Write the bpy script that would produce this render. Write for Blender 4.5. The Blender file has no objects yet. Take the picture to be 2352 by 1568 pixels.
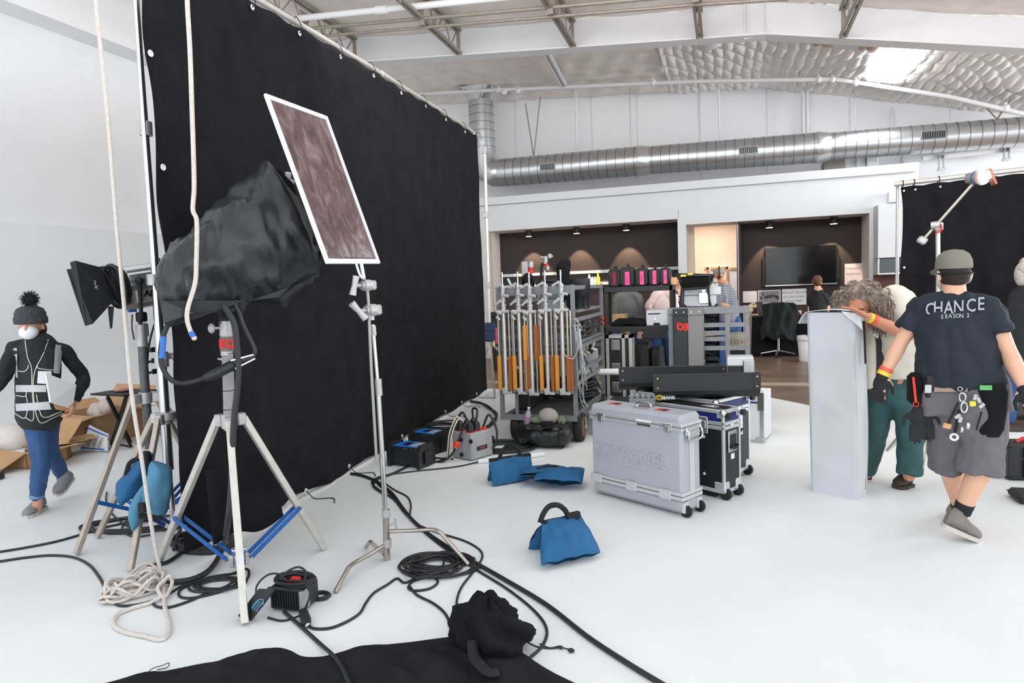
import bpy, bmesh, math, random
from mathutils import Vector as V, Matrix, Quaternion, noise, Euler
PI = math.pi
SC = bpy.context.scene
COL = SC.collection
random.seed(7)
# ---------------------------------------------------------------- camera geometry (2352 x 1568 frame)
FPX, CX, CY, CAMH = 1530.0, 1176.0, 784.0, 1.65
UP = V((-.038, 1.0, 121/FPX)).normalized()
DYc = V((494.0, 139.8, -FPX)).normalized()
DXc = DYc.cross(UP)
CAM = V((0, 0, CAMH))
def ray(px, py):
    c = V((px-CX, CY-py, -FPX)); return V((DXc.dot(c), DYc.dot(c), UP.dot(c)))
def fl(px, py, z=0.0):
    r = ray(px, py); return CAM + r*((z-CAMH)/r.z)
def aY(px, py, Y):
    r = ray(px, py); return CAM + r*(Y/r.y)
def aX(px, py, X):
    r = ray(px, py); return CAM + r*(X/r.x)
def on(px, py, P, dd=0.0):
    "point seen at a pixel, on the upright plane through P that faces the camera, dd further away"
    n = V((P[0], P[1], 0)); L = n.length; n /= L; r = ray(px, py)
    return CAM + r*((L+dd)/n.dot(r))
# ---------------------------------------------------------------- materials
def lin(c):
    c /= 255.0
    return c/12.92 if c <= .04045 else ((c+.055)/1.055)**2.4
def rgb(c): return (lin(c[0]), lin(c[1]), lin(c[2]), 1)
MATS = {}
def mat(name, c, rough=.6, metal=0.0, var=0.0, vscale=8.0, bump=0.0, bscale=60.0, c2=None, emit=0.0, alpha=1.0, trans=0.0, spec=.5, stretch=None, sheen=0.0, coat=0.0, detail=4.0):
    if name in MATS: return MATS[name]
    m = bpy.data.materials.new(name); m.use_nodes = True; MATS[name] = m
    nt = m.node_tree; b = nt.nodes['Principled BSDF']
    b.inputs['Base Color'].default_value = rgb(c); b.inputs['Roughness'].default_value = rough
    b.inputs['Metallic'].default_value = metal; b.inputs['Specular IOR Level'].default_value = spec
    if sheen: b.inputs['Sheen Weight'].default_value = sheen
    if coat: b.inputs['Coat Weight'].default_value = coat
    if alpha < 1: b.inputs['Alpha'].default_value = alpha
    if trans: b.inputs['Transmission Weight'].default_value = trans
    if emit:
        b.inputs['Emission Color'].default_value = rgb(c); b.inputs['Emission Strength'].default_value = emit
    tc = nt.nodes.new('ShaderNodeTexCoord'); mp = nt.nodes.new('ShaderNodeMapping')
    nt.links.new(tc.outputs['Object'], mp.inputs['Vector'])
    if stretch: mp.inputs['Scale'].default_value = stretch
    if var or c2:
        n = nt.nodes.new('ShaderNodeTexNoise'); n.inputs['Scale'].default_value = vscale; n.inputs['Detail'].default_value = detail
        nt.links.new(mp.outputs[0], n.inputs['Vector'])
        r = nt.nodes.new('ShaderNodeValToRGB'); r.color_ramp.elements[0].position = .3; r.color_ramp.elements[1].position = .7
        a = rgb(c); d = rgb(c2) if c2 else tuple(min(1, x*(1+var)) for x in a[:3])+(1,)
        r.color_ramp.elements[0].color = tuple(x*(1-var) for x in a[:3])+(1,) if not c2 else a
        r.color_ramp.elements[1].color = d
        nt.links.new(n.outputs['Fac'], r.inputs[0]); nt.links.new(r.outputs[0], b.inputs['Base Color'])
    if bump:
        n2 = nt.nodes.new('ShaderNodeTexNoise'); n2.inputs['Scale'].default_value = bscale; n2.inputs['Detail'].default_value = 5
        nt.links.new(mp.outputs[0], n2.inputs['Vector'])
        bp = nt.nodes.new('ShaderNodeBump'); bp.inputs['Strength'].default_value = bump; bp.inputs['Distance'].default_value = .01
        nt.links.new(n2.outputs['Fac'], bp.inputs['Height']); nt.links.new(bp.outputs[0], b.inputs['Normal'])
    return m
# ---------------------------------------------------------------- tagging and hierarchy
def tag(o, label=None, cat=None, group=None, kind=None):
    if label: o['label'] = label
    if cat: o['category'] = cat
    if group: o['group'] = group
    if kind: o['kind'] = kind
    return o
def thing(name, label, cat, loc=(0, 0, 0), rz=0.0, group=None):
    o = bpy.data.objects.new(name, None); COL.objects.link(o)
    o.empty_display_size = .1
    o.location = loc; o.rotation_euler = (0, 0, rz)
    return tag(o, label, cat, group, 'thing')
def wm(o):
    m = Matrix.LocRotScale(o.location, o.rotation_euler, o.scale)
    return wm(o.parent) @ m if o.parent else m
def dup(root, loc=None, rz=None, label=None, group=None, parent=None):
    c = root.copy(); COL.objects.link(c); c.parent = parent
    if loc is not None: c.location = loc
    if rz is not None: c.rotation_euler = (0, 0, rz)
    if label: c['label'] = label
    if group: c['group'] = group
    for ch in list(root.children): dup(ch, parent=c)
    return c
def cr(pts, k=6, closed=False):
    "Catmull-Rom through points"
    P = [V(p) for p in pts]; n = len(P); out = []
    if n < 3: return P
    for i in range(n if closed else n-1):
        a = P[(i-1) % n] if closed or i > 0 else P[0]*2-P[1]
        b, c = P[i], P[(i+1) % n]
        d = P[(i+2) % n] if closed or i < n-2 else P[-1]*2-P[-2]
        for j in range(k):
            t = j/k
            out.append(.5*((2*b)+(c-a)*t+(2*a-5*b+4*c-d)*t*t+(3*b-a-3*c+d)*t**3))
    if not closed: out.append(P[-1])
    return out
def frame(d):
    d = V(d).normalized(); a = V((0, 0, 1)) if abs(d.z) < .95 else V((0, 1, 0))
    u = a.cross(d).normalized(); return u, d.cross(u), d
SPLIT = set('receiver_block carabiner key belt_tag foil_flap reducer_collar mast_clamp riser_collar leg_collar bolt knob blue_tape tee_knob grip_head t_handle tape_edge latch_bar connector seam_strip door_bracket latch castor corner_ball rivet caster wheel latch handle plug socket button rubber_foot wristband tape_tab label tape clamp hook shoe ear'.split())
class B:
    "collects geometry; T is applied to everything added"
    def __init__(s, T=None): s.v = []; s.f = []; s.s = []; s.m = []; s.T = T or Matrix(); s.mi = 0
    def add(s, vs, fs, smooth=False):
        o = len(s.v); s.v += [s.T @ V(v) for v in vs]
        s.f += [tuple(i+o for i in f) for f in fs]; s.s += [smooth]*len(fs); s.m += [s.mi]*len(fs); return s
    def box(s, c, d, rot=None, bev=0.0):
        R = (rot if isinstance(rot, Matrix) else Euler(rot).to_matrix()) if rot is not None else Matrix.Identity(3)
        c = V(c); x, y, z = d[0]/2, d[1]/2, d[2]/2
        if bev <= 0:
            vs = [c+R@V((i*x, j*y, k*z)) for i in (-1, 1) for j in (-1, 1) for k in (-1, 1)]
            return s.add(vs, [(0, 1, 3, 2), (4, 6, 7, 5), (0, 4, 5, 1), (2, 3, 7, 6), (0, 2, 6, 4), (1, 5, 7, 3)])
        b = min(bev, x*.98, y*.98, z*.98); vs = []; ix = {}
        for i in (-1, 1):
            for j in (-1, 1):
                for k in (-1, 1):
                    for a in range(3):
                        p = [i*(x-b), j*(y-b), k*(z-b)]; p[a] += (i, j, k)[a]*b
                        ix[i, j, k, a] = len(vs); vs.append(c+R@V(p))
        F = []
        sg = (-1, 1)
        for a in range(3):
            o1, o2 = [q for q in range(3) if q != a]
            for e in sg:
                q = []
                for (m, n) in ((-1, -1), (1, -1), (1, 1), (-1, 1)):
                    t = [0, 0, 0]; t[a] = e; t[o1] = m; t[o2] = n; q.append(ix[t[0], t[1], t[2], a])
                F.append(q if (e > 0) == (a != 1) else q[::-1])
        for a in range(3):   # edges along axis a
            o1, o2 = [q for q in range(3) if q != a]
            for m in sg:
                for n in sg:
                    t0 = [0, 0, 0]; t0[o1] = m; t0[o2] = n; t1 = list(t0); t0[a] = -1; t1[a] = 1
                    F.append([ix[t0[0], t0[1], t0[2], o1], ix[t1[0], t1[1], t1[2], o1], ix[t1[0], t1[1], t1[2], o2], ix[t0[0], t0[1], t0[2], o2]])
        for i in sg:
            for j in sg:
                for k in sg: F.append([ix[i, j, k, 0], ix[i, j, k, 1], ix[i, j, k, 2]])
        return s.add(vs, F)
    def bx(s, x0, x1, y0, y1, z0, z1, bev=0.0):
        return s.box(((x0+x1)/2, (y0+y1)/2, (z0+z1)/2), (abs(x1-x0), abs(y1-y0), abs(z1-z0)), None, bev)
    def loft(s, rings, smooth=True, caps=True, closed=False):
        n = len(rings[0]); vs = [p for r in rings for p in r]; F = []; m = len(rings)
        for i in range(m if closed else m-1):
            a, b = i*n, ((i+1) % m)*n
            for j in range(n): F.append((a+j, a+(j+1) % n, b+(j+1) % n, b+j))
        s.add(vs, F, smooth)
        if caps and not closed:
            s.add(rings[0], [tuple(range(n))[::-1]]); s.add(rings[-1], [tuple(range(n))])
        return s
    def tube(s, pts, r, n=8, closed=False, caps=True, sq=None):
        P = [V(p) for p in pts]
        P = [p for i, p in enumerate(P) if i == 0 or (p-P[i-1]).length > 1e-6]
        m = len(P)
        if m < 2: return s
        R = r if isinstance(r, (list, tuple)) else [r]*m
        if len(R) != m: R = [R[min(len(R)-1, int(i*len(R)/m))] for i in range(m)]
        rings = []; u = None
        for i in range(m):
            a = P[i-1] if i > 0 else (P[-1] if closed else P[0]); b = P[i+1] if i < m-1 else (P[0] if closed else P[-1])
            d = b-a
            if d.length < 1e-9: d = V((0, 0, 1))
            d.normalize()
            if u is None: u = frame(d)[0]
            u = u-d*u.dot(d)
            if u.length < 1e-6: u = frame(d)[0]
            u.normalize(); w = d.cross(u)
            ex, ey = (sq or (1, 1))
            rings.append([P[i]+(u*math.cos(2*PI*j/n+PI/n)*ex+w*math.sin(2*PI*j/n+PI/n)*ey)*R[i] for j in range(n)])
        return s.loft(rings, n > 4, caps, closed)
    def cyl(s, a, b, r, r2=None, n=14, caps=True):
        return s.tube([a, b], [r, r if r2 is None else r2], n, caps=caps)
    def bar(s, a, b, w, h=None, upv=(0, 0, 1), bev=0.0):
        "rectangular bar from a to b; w across, h along upv"
        a, b = V(a), V(b); d = (b-a).normalized(); u = V(upv); u = u-d*u.dot(d)
        if u.length < 1e-4: u = frame(d)[0]
        u.normalize(); x = d.cross(u)
        R = Matrix((x, d, u)).transposed()
        return s.box((a+b)/2, (w, (b-a).length, w if h is None else h), R, bev)
    def lathe(s, prof, o=(0, 0, 0), d=(0, 0, 1), n=20, caps=True):
        u, w, d = frame(d); o = V(o)
        return s.loft([[o+d*z+(u*math.cos(2*PI*j/n)+w*math.sin(2*PI*j/n))*max(r, 1e-4) for j in range(n)] for r, z in prof], True, caps)
    def ell(s, c, r, rot=None, n=16, m=10):
        R = (rot if isinstance(rot, Matrix) else Euler(rot).to_matrix()) if rot is not None else Matrix.Identity(3); c = V(c)
        rings = []
        for i in range(m+1):
            t = PI*i/m; st = max(math.sin(t), .01)
            rings.append([c+R@V((r[0]*st*math.cos(2*PI*j/n), r[1]*st*math.sin(2*PI*j/n), -r[2]*math.cos(t))) for j in range(n)])
        return s.loft(rings)
    def torus(s, c, R, r, d=(0, 0, 1), n=28, k=8, sx=1.0):
        u, w, d = frame(d); c = V(c)
        return s.tube([c+(u*math.cos(2*PI*i/n)*sx+w*math.sin(2*PI*i/n))*R for i in range(n)], r, k, closed=True)
    def prism(s, poly, h, O=(0, 0, 0), x=(1, 0, 0), y=(0, 1, 0)):
        "polygon in plane (x,y) at O thickened by h along x cross y"
        O, x, y = V(O), V(x), V(y); z = x.cross(y).normalized()*h
        a = [O+x*p[0]+y*p[1] for p in poly]; b = [p+z for p in a]; n = len(a)
        F = [tuple(range(n))[::-1], tuple(range(n, 2*n))]+[(i, (i+1) % n, n+(i+1) % n, n+i) for i in range(n)]
        return s.add(a+b, F)
    def grid(s, fn, nu, nv, smooth=True, thick=0.0):
        vs = [V(fn(i/nu, j/nv)) for j in range(nv+1) for i in range(nu+1)]; w = nu+1
        F = [(j*w+i, j*w+i+1, (j+1)*w+i+1, (j+1)*w+i) for j in range(nv) for i in range(nu)]
        if thick:
            N = [V() for _ in vs]
            for f in F:
                nn = (vs[f[1]]-vs[f[0]]).cross(vs[f[3]]-vs[f[0]])
                for i in f: N[i] += nn
            L = len(vs); vs2 = [v-(n.normalized() if n.length > 0 else V((0, 0, 1)))*thick for v, n in zip(vs, N)]
            F2 = [tuple(i+L for i in f[::-1]) for f in F]
            bd = [i for i in range(nu+1)]+[j*w+nu for j in range(1, nv+1)]+[nv*w+i for i in range(nu-1, -1, -1)]+[j*w for j in range(nv-1, 0, -1)]
            E = [(bd[(k+1) % len(bd)], bd[k], bd[k]+L, bd[(k+1) % len(bd)]+L) for k in range(len(bd))]
            return s.add(vs+vs2, F+F2+E, smooth)
        return s.add(vs, F, smooth)
    def text(s, txt, size, O, x=(1, 0, 0), y=(0, 0, 1), depth=.001, align='CENTER', space=1.0, bold=0.0, sx=1.0):
        "lettering standing on the plane (x,y) with its middle at O"
        cu = bpy.data.curves.new('t', 'FONT'); cu.body = txt; cu.size = size; cu.align_x = align; cu.align_y = 'CENTER'
        cu.extrude = depth; cu.space_character = space; cu.resolution_u = 2; cu.offset = bold
        o = bpy.data.objects.new('t', cu); COL.objects.link(o)
        dg = bpy.context.evaluated_depsgraph_get(); me = bpy.data.meshes.new_from_object(o.evaluated_get(dg))
        O, x, y = V(O), V(x).normalized(), V(y).normalized(); z = x.cross(y)
        s.add([O+x*v.co.x*sx+y*v.co.y+z*v.co.z for v in me.vertices], [tuple(p.vertices) for p in me.polygons])
        bpy.data.objects.remove(o); bpy.data.curves.remove(cu); bpy.data.meshes.remove(me); return s
    def mesh(s, name, inv=None):
        me = bpy.data.meshes.new(name)
        me.from_pydata([inv @ v for v in s.v] if inv else s.v, [], s.f)
        me.polygons.foreach_set('use_smooth', s.s); me.polygons.foreach_set('material_index', s.m); me.update()
        return me
    def islands(s):
        "separate pieces; pieces whose boxes touch stay together"
        par = list(range(len(s.v)))
        def fd(i):
            while par[i] != i: par[i] = par[par[i]]; i = par[i]
            return i
        for f in s.f:
            a = fd(f[0])
            for i in f[1:]: par[fd(i)] = a
        box = {}
        for i, v in enumerate(s.v):
            r = fd(i); q = box.setdefault(r, [1e9, 1e9, 1e9, -1e9, -1e9, -1e9])
            for k in range(3): q[k] = min(q[k], v[k]-.004); q[k+3] = max(q[k+3], v[k]+.004)
        ks = list(box); ch = True; rep = {k: k for k in ks}
        def fr(k):
            while rep[k] != k: k = rep[k]
            return k
        for i in range(len(ks)):
            for j in range(i):
                a, q = box[ks[i]], box[ks[j]]
                if all(a[k] < q[k+3] and q[k] < a[k+3] for k in range(3)): rep[fr(ks[i])] = fr(ks[j])
        out = {}
        for f, sm, m in zip(s.f, s.s, s.m): out.setdefault(fr(fd(f[0])), []).append((f, sm, m))
        res = []
        for fs in out.values():
            nb = B(); mp = {}
            for f, sm, m in fs:
                for i in f:
                    if i not in mp: mp[i] = len(nb.v); nb.v.append(s.v[i])
                nb.f.append(tuple(mp[i] for i in f)); nb.s.append(sm); nb.m.append(m)
            res.append(nb)
        return res
    def obj(s, name, mats, parent=None, world=False, origin=None):
        if parent is not None and name in SPLIT:
            L = s.islands()
            if len(L) > 1: return [p.obj1(name, mats, parent, world) for p in L][0]
        return s.obj1(name, mats, parent, world, origin)
    def obj1(s, name, mats, parent=None, world=False, origin=None):
        inv = None; loc = None
        if parent is not None and world: inv = wm(parent).inverted()
        if parent is None and s.v:
            if origin is None:
                xs = [v.x for v in s.v]; ys = [v.y for v in s.v]; zs = [v.z for v in s.v]
                origin = V(((min(xs)+max(xs))/2, (min(ys)+max(ys))/2, min(zs)))
            loc = V(origin); inv = Matrix.Translation(-loc)
        me = s.mesh(name, inv)
        for m in (mats if isinstance(mats, (list, tuple)) else [mats]): me.materials.append(m)
        o = bpy.data.objects.new(name, me); COL.objects.link(o)
        if loc is not None: o.location = loc
        o.parent = parent
        return o
def solo(b, name, mats, label, cat, group=None, kind='thing', origin=None):
    return tag(b.obj(name, mats, origin=origin), label, cat, group, kind)
def struct(b, name, mats, label=None):
    o = b.obj(name, mats); o['kind'] = 'structure'
    if label: o['label'] = label
    return o
def melt(b, voxel=.008, smooth=4, fold=None, T=None):
    "fuse overlapping volumes into one continuous skin; returns a new builder"
    me = b.mesh('tmp'); o = bpy.data.objects.new('tmp', me); COL.objects.link(o)
    r = o.modifiers.new('r', 'REMESH'); r.mode = 'VOXEL'; r.voxel_size = voxel; r.use_smooth_shade = True
    if smooth:
        k = o.modifiers.new('s', 'SMOOTH'); k.iterations = smooth; k.factor = .5
    dg = bpy.context.evaluated_depsgraph_get(); m2 = bpy.data.meshes.new_from_object(o.evaluated_get(dg))
    vs = [v.co.copy() for v in m2.vertices]
    if fold:
        vs = [v+V(n.vector)*fold(v) for v, n in zip(vs, m2.vertex_normals)]
    out = B(); out.add(vs, [tuple(p.vertices) for p in m2.polygons], True)
    bpy.data.objects.remove(o); bpy.data.meshes.remove(me); bpy.data.meshes.remove(m2)
    return out
def nz(p, s, seed=0.0): return noise.noise(V((p[0]*s+seed, p[1]*s-seed*.7, p[2]*s+seed*1.3)))
# ================================================================= THE ROOM
M_floor_white = mat('white_floor_paint', (232, 234, 235), .55, var=.035, vscale=1.3, bump=.05, bscale=40)
M_conc = mat('brown_concrete', (118, 98, 82), .35, var=.25, vscale=2.2, bump=.04, bscale=30)
M_band = mat('pale_concrete', (168, 152, 136), .5, var=.1, vscale=3)
M_wall = mat('white_wall_paint', (218, 220, 223), .7, var=.015, vscale=2)
M_cyc = mat('white_cove_paint', (240, 242, 244), .7, var=.012, vscale=1.2)
M_upper = mat('upper_wall_paint', (240, 240, 242), .7, var=.015, vscale=2)
M_roofb = mat('aged_roof_lining', (244, 236, 228), .75, var=.07, vscale=3, bump=.3, bscale=14)
M_quilt = mat('quilted_roof_lining', (246, 242, 239), .6, var=.04, vscale=5, bump=.15, bscale=30)
M_beam = mat('white_beam_paint', (226, 226, 228), .55, var=.02, vscale=3)
M_truss = mat('grey_brown_steel', (150, 141, 130), .5, .2, var=.12, vscale=12)
M_dark = mat('dark_brown_wall', (56, 48, 48), .8, var=.06, vscale=30)
M_cream = mat('cream_wall', (244, 222, 200), .7)
M_galv = mat('galvanised_steel', (196, 198, 200), .33, .9, var=.06, vscale=9, bump=.04, bscale=12)
M_galvdark = mat('duct_seam', (120, 121, 122), .4, .8)
M_black = mat('matt_black', (22, 22, 24), .6)
M_pipew = mat('white_pipe_paint', (228, 228, 230), .4)
M_jamb = mat('warm_white_trim', (232, 222, 214), .6)
M_sky = mat('skylight_panel', (250, 252, 255), .5, emit=14.0)
M_lampw = mat('warm_lamp_face', (255, 226, 196), .4, emit=9.0)

ROOF = [(-14, 7.08), (-7.9, 6.60), (.8, 5.98), (6, 4.78), (12, 3.4)]
def roofz(x):
    for (a, za), (b, zb) in zip(ROOF, ROOF[1:]):
        if x <= b: return za+(zb-za)*(x-a)/(b-a)
    return ROOF[-1][1]
YG, YB, YF, YR = 11.6, 16.5, 15.0, 15.8      # girder, upper wall, office front, recess back
# floors
b = B(); b.bx(-14, 12, -5, 18.6, -.08, -.004); struct(b, 'floor', M_conc)
edge = [(-9.0, -5), (9, -5), (9, 7.5), (3.6, 7.85), (2.3, 8.2), (1.52, 8.66), (1.1, 9.15), (.69, 9.7), (.3, 10.15), (-.3, 10.36), (-9.0, 10.4)]
b = B(); b.prism(edge, .005, (0, 0, -.0045)); struct(b, 'floor_studio_paint', M_floor_white)
b = B(); b.bx(-5, 12, 11.0, 11.33, -.004, -.001); struct(b, 'floor_threshold_strip', M_band)
# cyclorama wall on the left with a cove at its foot; the wall above it is set back
XW = -9.0; ZT = 2.78
b = B(); R = 1.1; prof = []
for i in range(13):
    a = PI/2*i/12; prof.append((XW+R-R*math.sin(a), R-R*math.cos(a)))
prof.append((XW, ZT)); prof.append((XW-.3, ZT))
b.loft([[V((x, y, z)) for x, z in prof]+[V((XW-.3, y, -.05)), V((XW+R, y, -.05))] for y in (-5, 1, 4, 7, 10.4, 16.5)], True, True)
struct(b, 'wall_left', M_cyc)
b = B(); b.bx(XW-.55, XW-.28, -5, 16.5, 0, 5.62); b.bx(XW-.5, XW+.15, -5, 16.5, 5.62, 5.80); b.bx(XW-.55, XW-.1, -5, 16.5, 5.8, 7)
struct(b, 'wall_left_upper', M_upper)
# upper wall at the far end
b = B()
pts = [(-14, 3.34), (12, 3.34)]+[(x, z+.05) for x, z in ROOF[::-1]]
b.prism(pts, -.15, (0, YB, 0), (1, 0, 0), (0, 0, 1)); 
struct(b, 'wall_back', M_upper)
b = B()
for x, w in ((-3.1, .03), (-2.0, .02), (-.55, .03), (.9, .05), (2.6, .02)):   # panel joints of the upper wall
    b.bx(x-.012, x+.012, YB-.006, YB+.002, 3.8, roofz(x)-.02)
struct(b, 'trim_1', M_wall)
# office front (deep white box with openings) --------------------------------
def X15(px, py=510): return aY(px, py, YF).x
x1a, x1b, x2a, x2b, xe = aY(1122, 533, YF).x, aY(1556, 503, YF).x, aY(1575, 515, YF).x, aY(1997, 490, YF).x, 3.57
zt1, zt2 = 3.02, 2.885
b = B()
b.bx(-14, x1a, YF, YF+.2, 0, 3.2); b.bx(x1b, x2a, YF, YF+.8, 0, 3.2); b.bx(x2b, xe, YF, YF+.8, 0, 3.2)
b.bx(-14, xe, YF, YF+.2, 3.2, 3.63); b.bx(-14, xe, YF-.03, YF+1.5, 3.63, 3.8)
b.bx(x1a, x1b, YF, YF+.2, zt1, 3.2); b.bx(x2a, x2b, YF, YF+.2, zt2, 3.2)
struct(b, 'wall_office_front', M_wall)
b = B(); b.bx(-14, xe-.1, YF-.035, YF-.028, 3.615, 3.632); b.bx(x1b+.02, x1b+.03, YF-.004, YF, 3.05, 3.2)
struct(b, 'trim_2', mat('shadow_gap_grey', (150, 150, 150), .7))
b = B(); b.bx(x1a-.12, x1a, YF-.02, YF+.8, 0, zt1); b.bx(x1a-.1, x1b, YF+.2, YF+.8, zt1, zt1+.05); b.bx(x2a, x2b, YF+.2, YF+.8, zt2, zt2+.05)
b.bx(x2b-.002, x2b+.03, YF+.02, YF+.8, 0, zt2)
struct(b, 'trim_3', M_jamb)
xd = aY(1700, 508, YR).x      # left end of the dark wall behind the screen
b = B(); b.bx(-14, x1b+.05, YR, YR+.1, 0, 3.3); b.bx(xd, x2b+.2, YR, YR+.12, 0, 3.3); b.bx(xd-.05, xd, YF+.25, YR+2.6, 0, 3.3)
struct(b, 'wall_office_recess', M_dark)
b = B()
for zc in (1.98, 1.70): b.bx(x1a+.02, x1b-.02, YR-.06, YR, zc-.035, zc+.035)
b.bx(xd-.06, xd-.05, YF+.24, YF+.3, 0, 2.86)
struct(b, 'trim_4', M_wall)
# bright room behind the doorway
b = B(); b.bx(x2a-.6, x2a-.5, YR+.12, 18.55, 0, 3.3); b.bx(x2a-.5, xd, 18.45, 18.55, 0, 3.3); b.bx(x2a-.6, xd, YR+.12, 18.5, 3.25, 3.33)
b.bx(x2a+.0, x2a+.14, YF+.82, YF+.95, 0, 3.25)
struct(b, 'wall_bright_room', M_cream)
# ceiling: near bay, far bay left, far bay right (quilted)
def roof_grid(x0, x1, y0, y1, nu, nv, f):
    b = B()
    b.grid(lambda u, v: (x0+(x1-x0)*u, y0+(y1-y0)*v, roofz(x0+(x1-x0)*u)-f(x0+(x1-x0)*u, y0+(y1-y0)*v)), nu, nv, True, -.05)
    return b
b = roof_grid(-13, 8, 5.6, YG, 120, 40, lambda x, y: .03*nz((x, y*.6, 0), 1.6)+.025*abs(math.sin(PI*(x+.25)/2.04)))
struct(b, 'ceiling', M_roofb)
b = roof_grid(-13, -1.2, YG, YB, 150, 60, lambda x, y: .035*nz((x*1.6, y*.7, 0), 1.7)+.02*abs(math.sin(PI*x/1.5))**.4+.012*math.sin((x+y*.35)*12))
struct(b, 'ceiling_far_bay', mat('far_roof_lining', (246, 238, 231), .7, var=.06, vscale=3, bump=.25, bscale=12))
def quilt(x, y):
    row = .62+.12*nz((x*.4, 0, 0), 1.0)
    w = abs(math.sin(PI*(y+.25*nz((x, y, 2), .8))/row))**.35
    k = abs(math.sin(PI*(x+.05*nz((x, y, 5), 1.5))/.185))**.5
    return .085*w*k*(.75+.6*nz((x, y, 3), 1.1))+.03*nz((x, y, 1), 2)
b = roof_grid(-1.2, 8, YG, YB, 340, 170, quilt); struct(b, 'ceiling_quilted_bay', M_quilt)
# rust stained patch and flat access panel beside the skylight
pc = aY(1950, 112, 12.9); 
b = B(); b.box((pc.x, 13.0, roofz(pc.x)-.10), (.62, .5, .03), (0, .23, 0), .01); struct(b, 'trim_5', M_wall)
b = B()
for px, py, sx in ((1905, 112, .13), (1880, 108, .08), (2005, 106, .1), (1985, 130, .08)):
    p = aY(px, py, 13.0); b.ell((p.x, 13.05, roofz(p.x)-.105), (sx, .2, .02), (0, .2, 0))
struct(b, 'trim_6', mat('rust_stain', (196, 172, 146), .8, var=.2, vscale=20))
# skylight, a translucent panel that lets the daylight in
b = B(); c0 = 2.82
b.grid(lambda u, v: (c0-.19+.5*u+.02*v, 12.55+2.35*v, roofz(c0-.19+.5*u+.02*v)-.105), 2, 4, False, .02)
struct(b, 'window_1', M_sky)
# tapered girder with flanges
GB = [(-13, 6.48), (-8, 6.13), (-5.67-.9, 6.02), (.62, 5.46), (3.75, 4.82), (8, 3.9)]
def gz(x):
    for (a, za), (q, zq) in zip(GB, GB[1:]):
        if x <= q: return za+(zq-za)*(x-a)/(q-a)
    return GB[-1][1]
b = B(); xs = [-13, -8, -6.57, .62, 3.75, 8]
for xa, xb in zip(xs, xs[1:]):
    b.prism([(xa, gz(xa)), (xb, gz(xb)), (xb, roofz(xb)), (xa, roofz(xa))], -.02, (0, YG, 0), (1, 0, 0), (0, 0, 1))
    b.prism([(xa, gz(xa)-.012), (xb, gz(xb)-.012), (xb, gz(xb)+.012), (xa, gz(xa)+.012)], -.3, (0, YG-.14, 0), (1, 0, 0), (0, 0, 1))
b.bx(.35, .37, YG-.07, YG, gz(.5)+.02, roofz(.4)); b.bx(.62, .64, YG-.07, YG, gz(.62)+.02, roofz(.64))
b.bx(.3, .7, YG-.02, YG, gz(.62), roofz(.4))
struct(b, 'ceiling_girder', M_beam)
# roof trusses hung in the near bay, ending on the girder
tx = [aY(828, 148, YG).x, aY(1063, 128, YG).x, aY(1321, 108, YG).x, aY(1608, 84, YG).x, aY(1932, 65, YG).x]
tl = ['grey steel roof truss ending just above the black drape', 'grey steel roof truss second out from the black drape', 'grey steel roof truss third out, ending above the round duct riser side',
      'grey steel roof truss seen edge on, ending near the ridge kink of the beam', 'grey steel roof truss ending on the sloping side of the beam near the skylight']
for x, lb in zip(tx, tl):
    zb = gz(x)+.01; zt = zb+.44
    t = thing('roof_truss', lb, 'truss', (x, YG-.16, zb), 0, 'roof trusses')
    L = 4.6
    c = B(); c.bar((-.035, 0, .0), (-.035, -L, .12), .04, .05); c.bar((.035, 0, .0), (.035, -L, .12), .04, .05); c.obj('bottom_chord', M_truss, t)
    c = B(); c.bar((-.035, 0, .40), (-.035, -L, .44), .04, .05); c.bar((.035, 0, .40), (.035, -L, .44), .04, .05); c.obj('top_chord', M_truss, t)
    c = B(); k = 0; y = -.03
    c.bar((0, -.03, .0), (0, -.03, .44), .05, .05, (0, 1, 0))
    while y > -L+.3:
        c.bar((0, y, .42), (0, y-.36, .03), .018, .018, (0, 1, 0)); c.bar((0, y-.36, .03), (0, y-.62, .42), .03 if k % 2 else .018, .03 if k % 2 else .018, (0, 1, 0))
        c.bar((0, y-.36, .03), (0, y-.36, .42), .012, .012, (0, 1, 0)) if k % 2 else None
        y -= .62; k += 1
    tag(c.obj('web_bar', M_truss, t), kind=None)
    c = B(); c.box((0, -1.55, .02), (.09, .05, .16)); c.prism([(-1.72, .3), (-1.44, .3), (-1.55, .02)], .03, (-.015, 0, 0), (0, 1, 0), (0, 0, 1)); c.obj('bracket', M_truss, t)
# bridging pipes running across the trusses
for i, (dy, dz, r, lb) in enumerate(((-1.72, .03, .028, 'grey bridging pipe crossing under the trusses, higher of the near pair'), (-1.58, -.05, .024, 'thin grey bridging rod crossing under the trusses, lower of the near pair'))):
    b = B(); b.tube([(x, YG+dy, gz(x)+.02+dz) for x in (tx[0]+.02, tx[1], tx[2], tx[3], tx[3]+1.2)], r, 8)
    solo(b, 'bridging_pipe', M_truss, lb, 'pipe', 'bridging pipes')
b = B(); p0, p1 = aY(690, 42, 9.6), aY(1100, 0, 9.6)
b.tube([(p0.x-1.2, 9.6, p0.z+.09), p0, p1, (p1.x+2, 9.6, p1.z-.15)], .05, 10); q = p0.lerp(p1, .48); b.cyl(q-V((.1, 0, -.008)), q+V((.1, 0, -.008)), .065)
solo(b, 'ceiling_pipe', M_pipew, 'white pipe with a coupling, high under the near roof bay', 'pipe')
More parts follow.
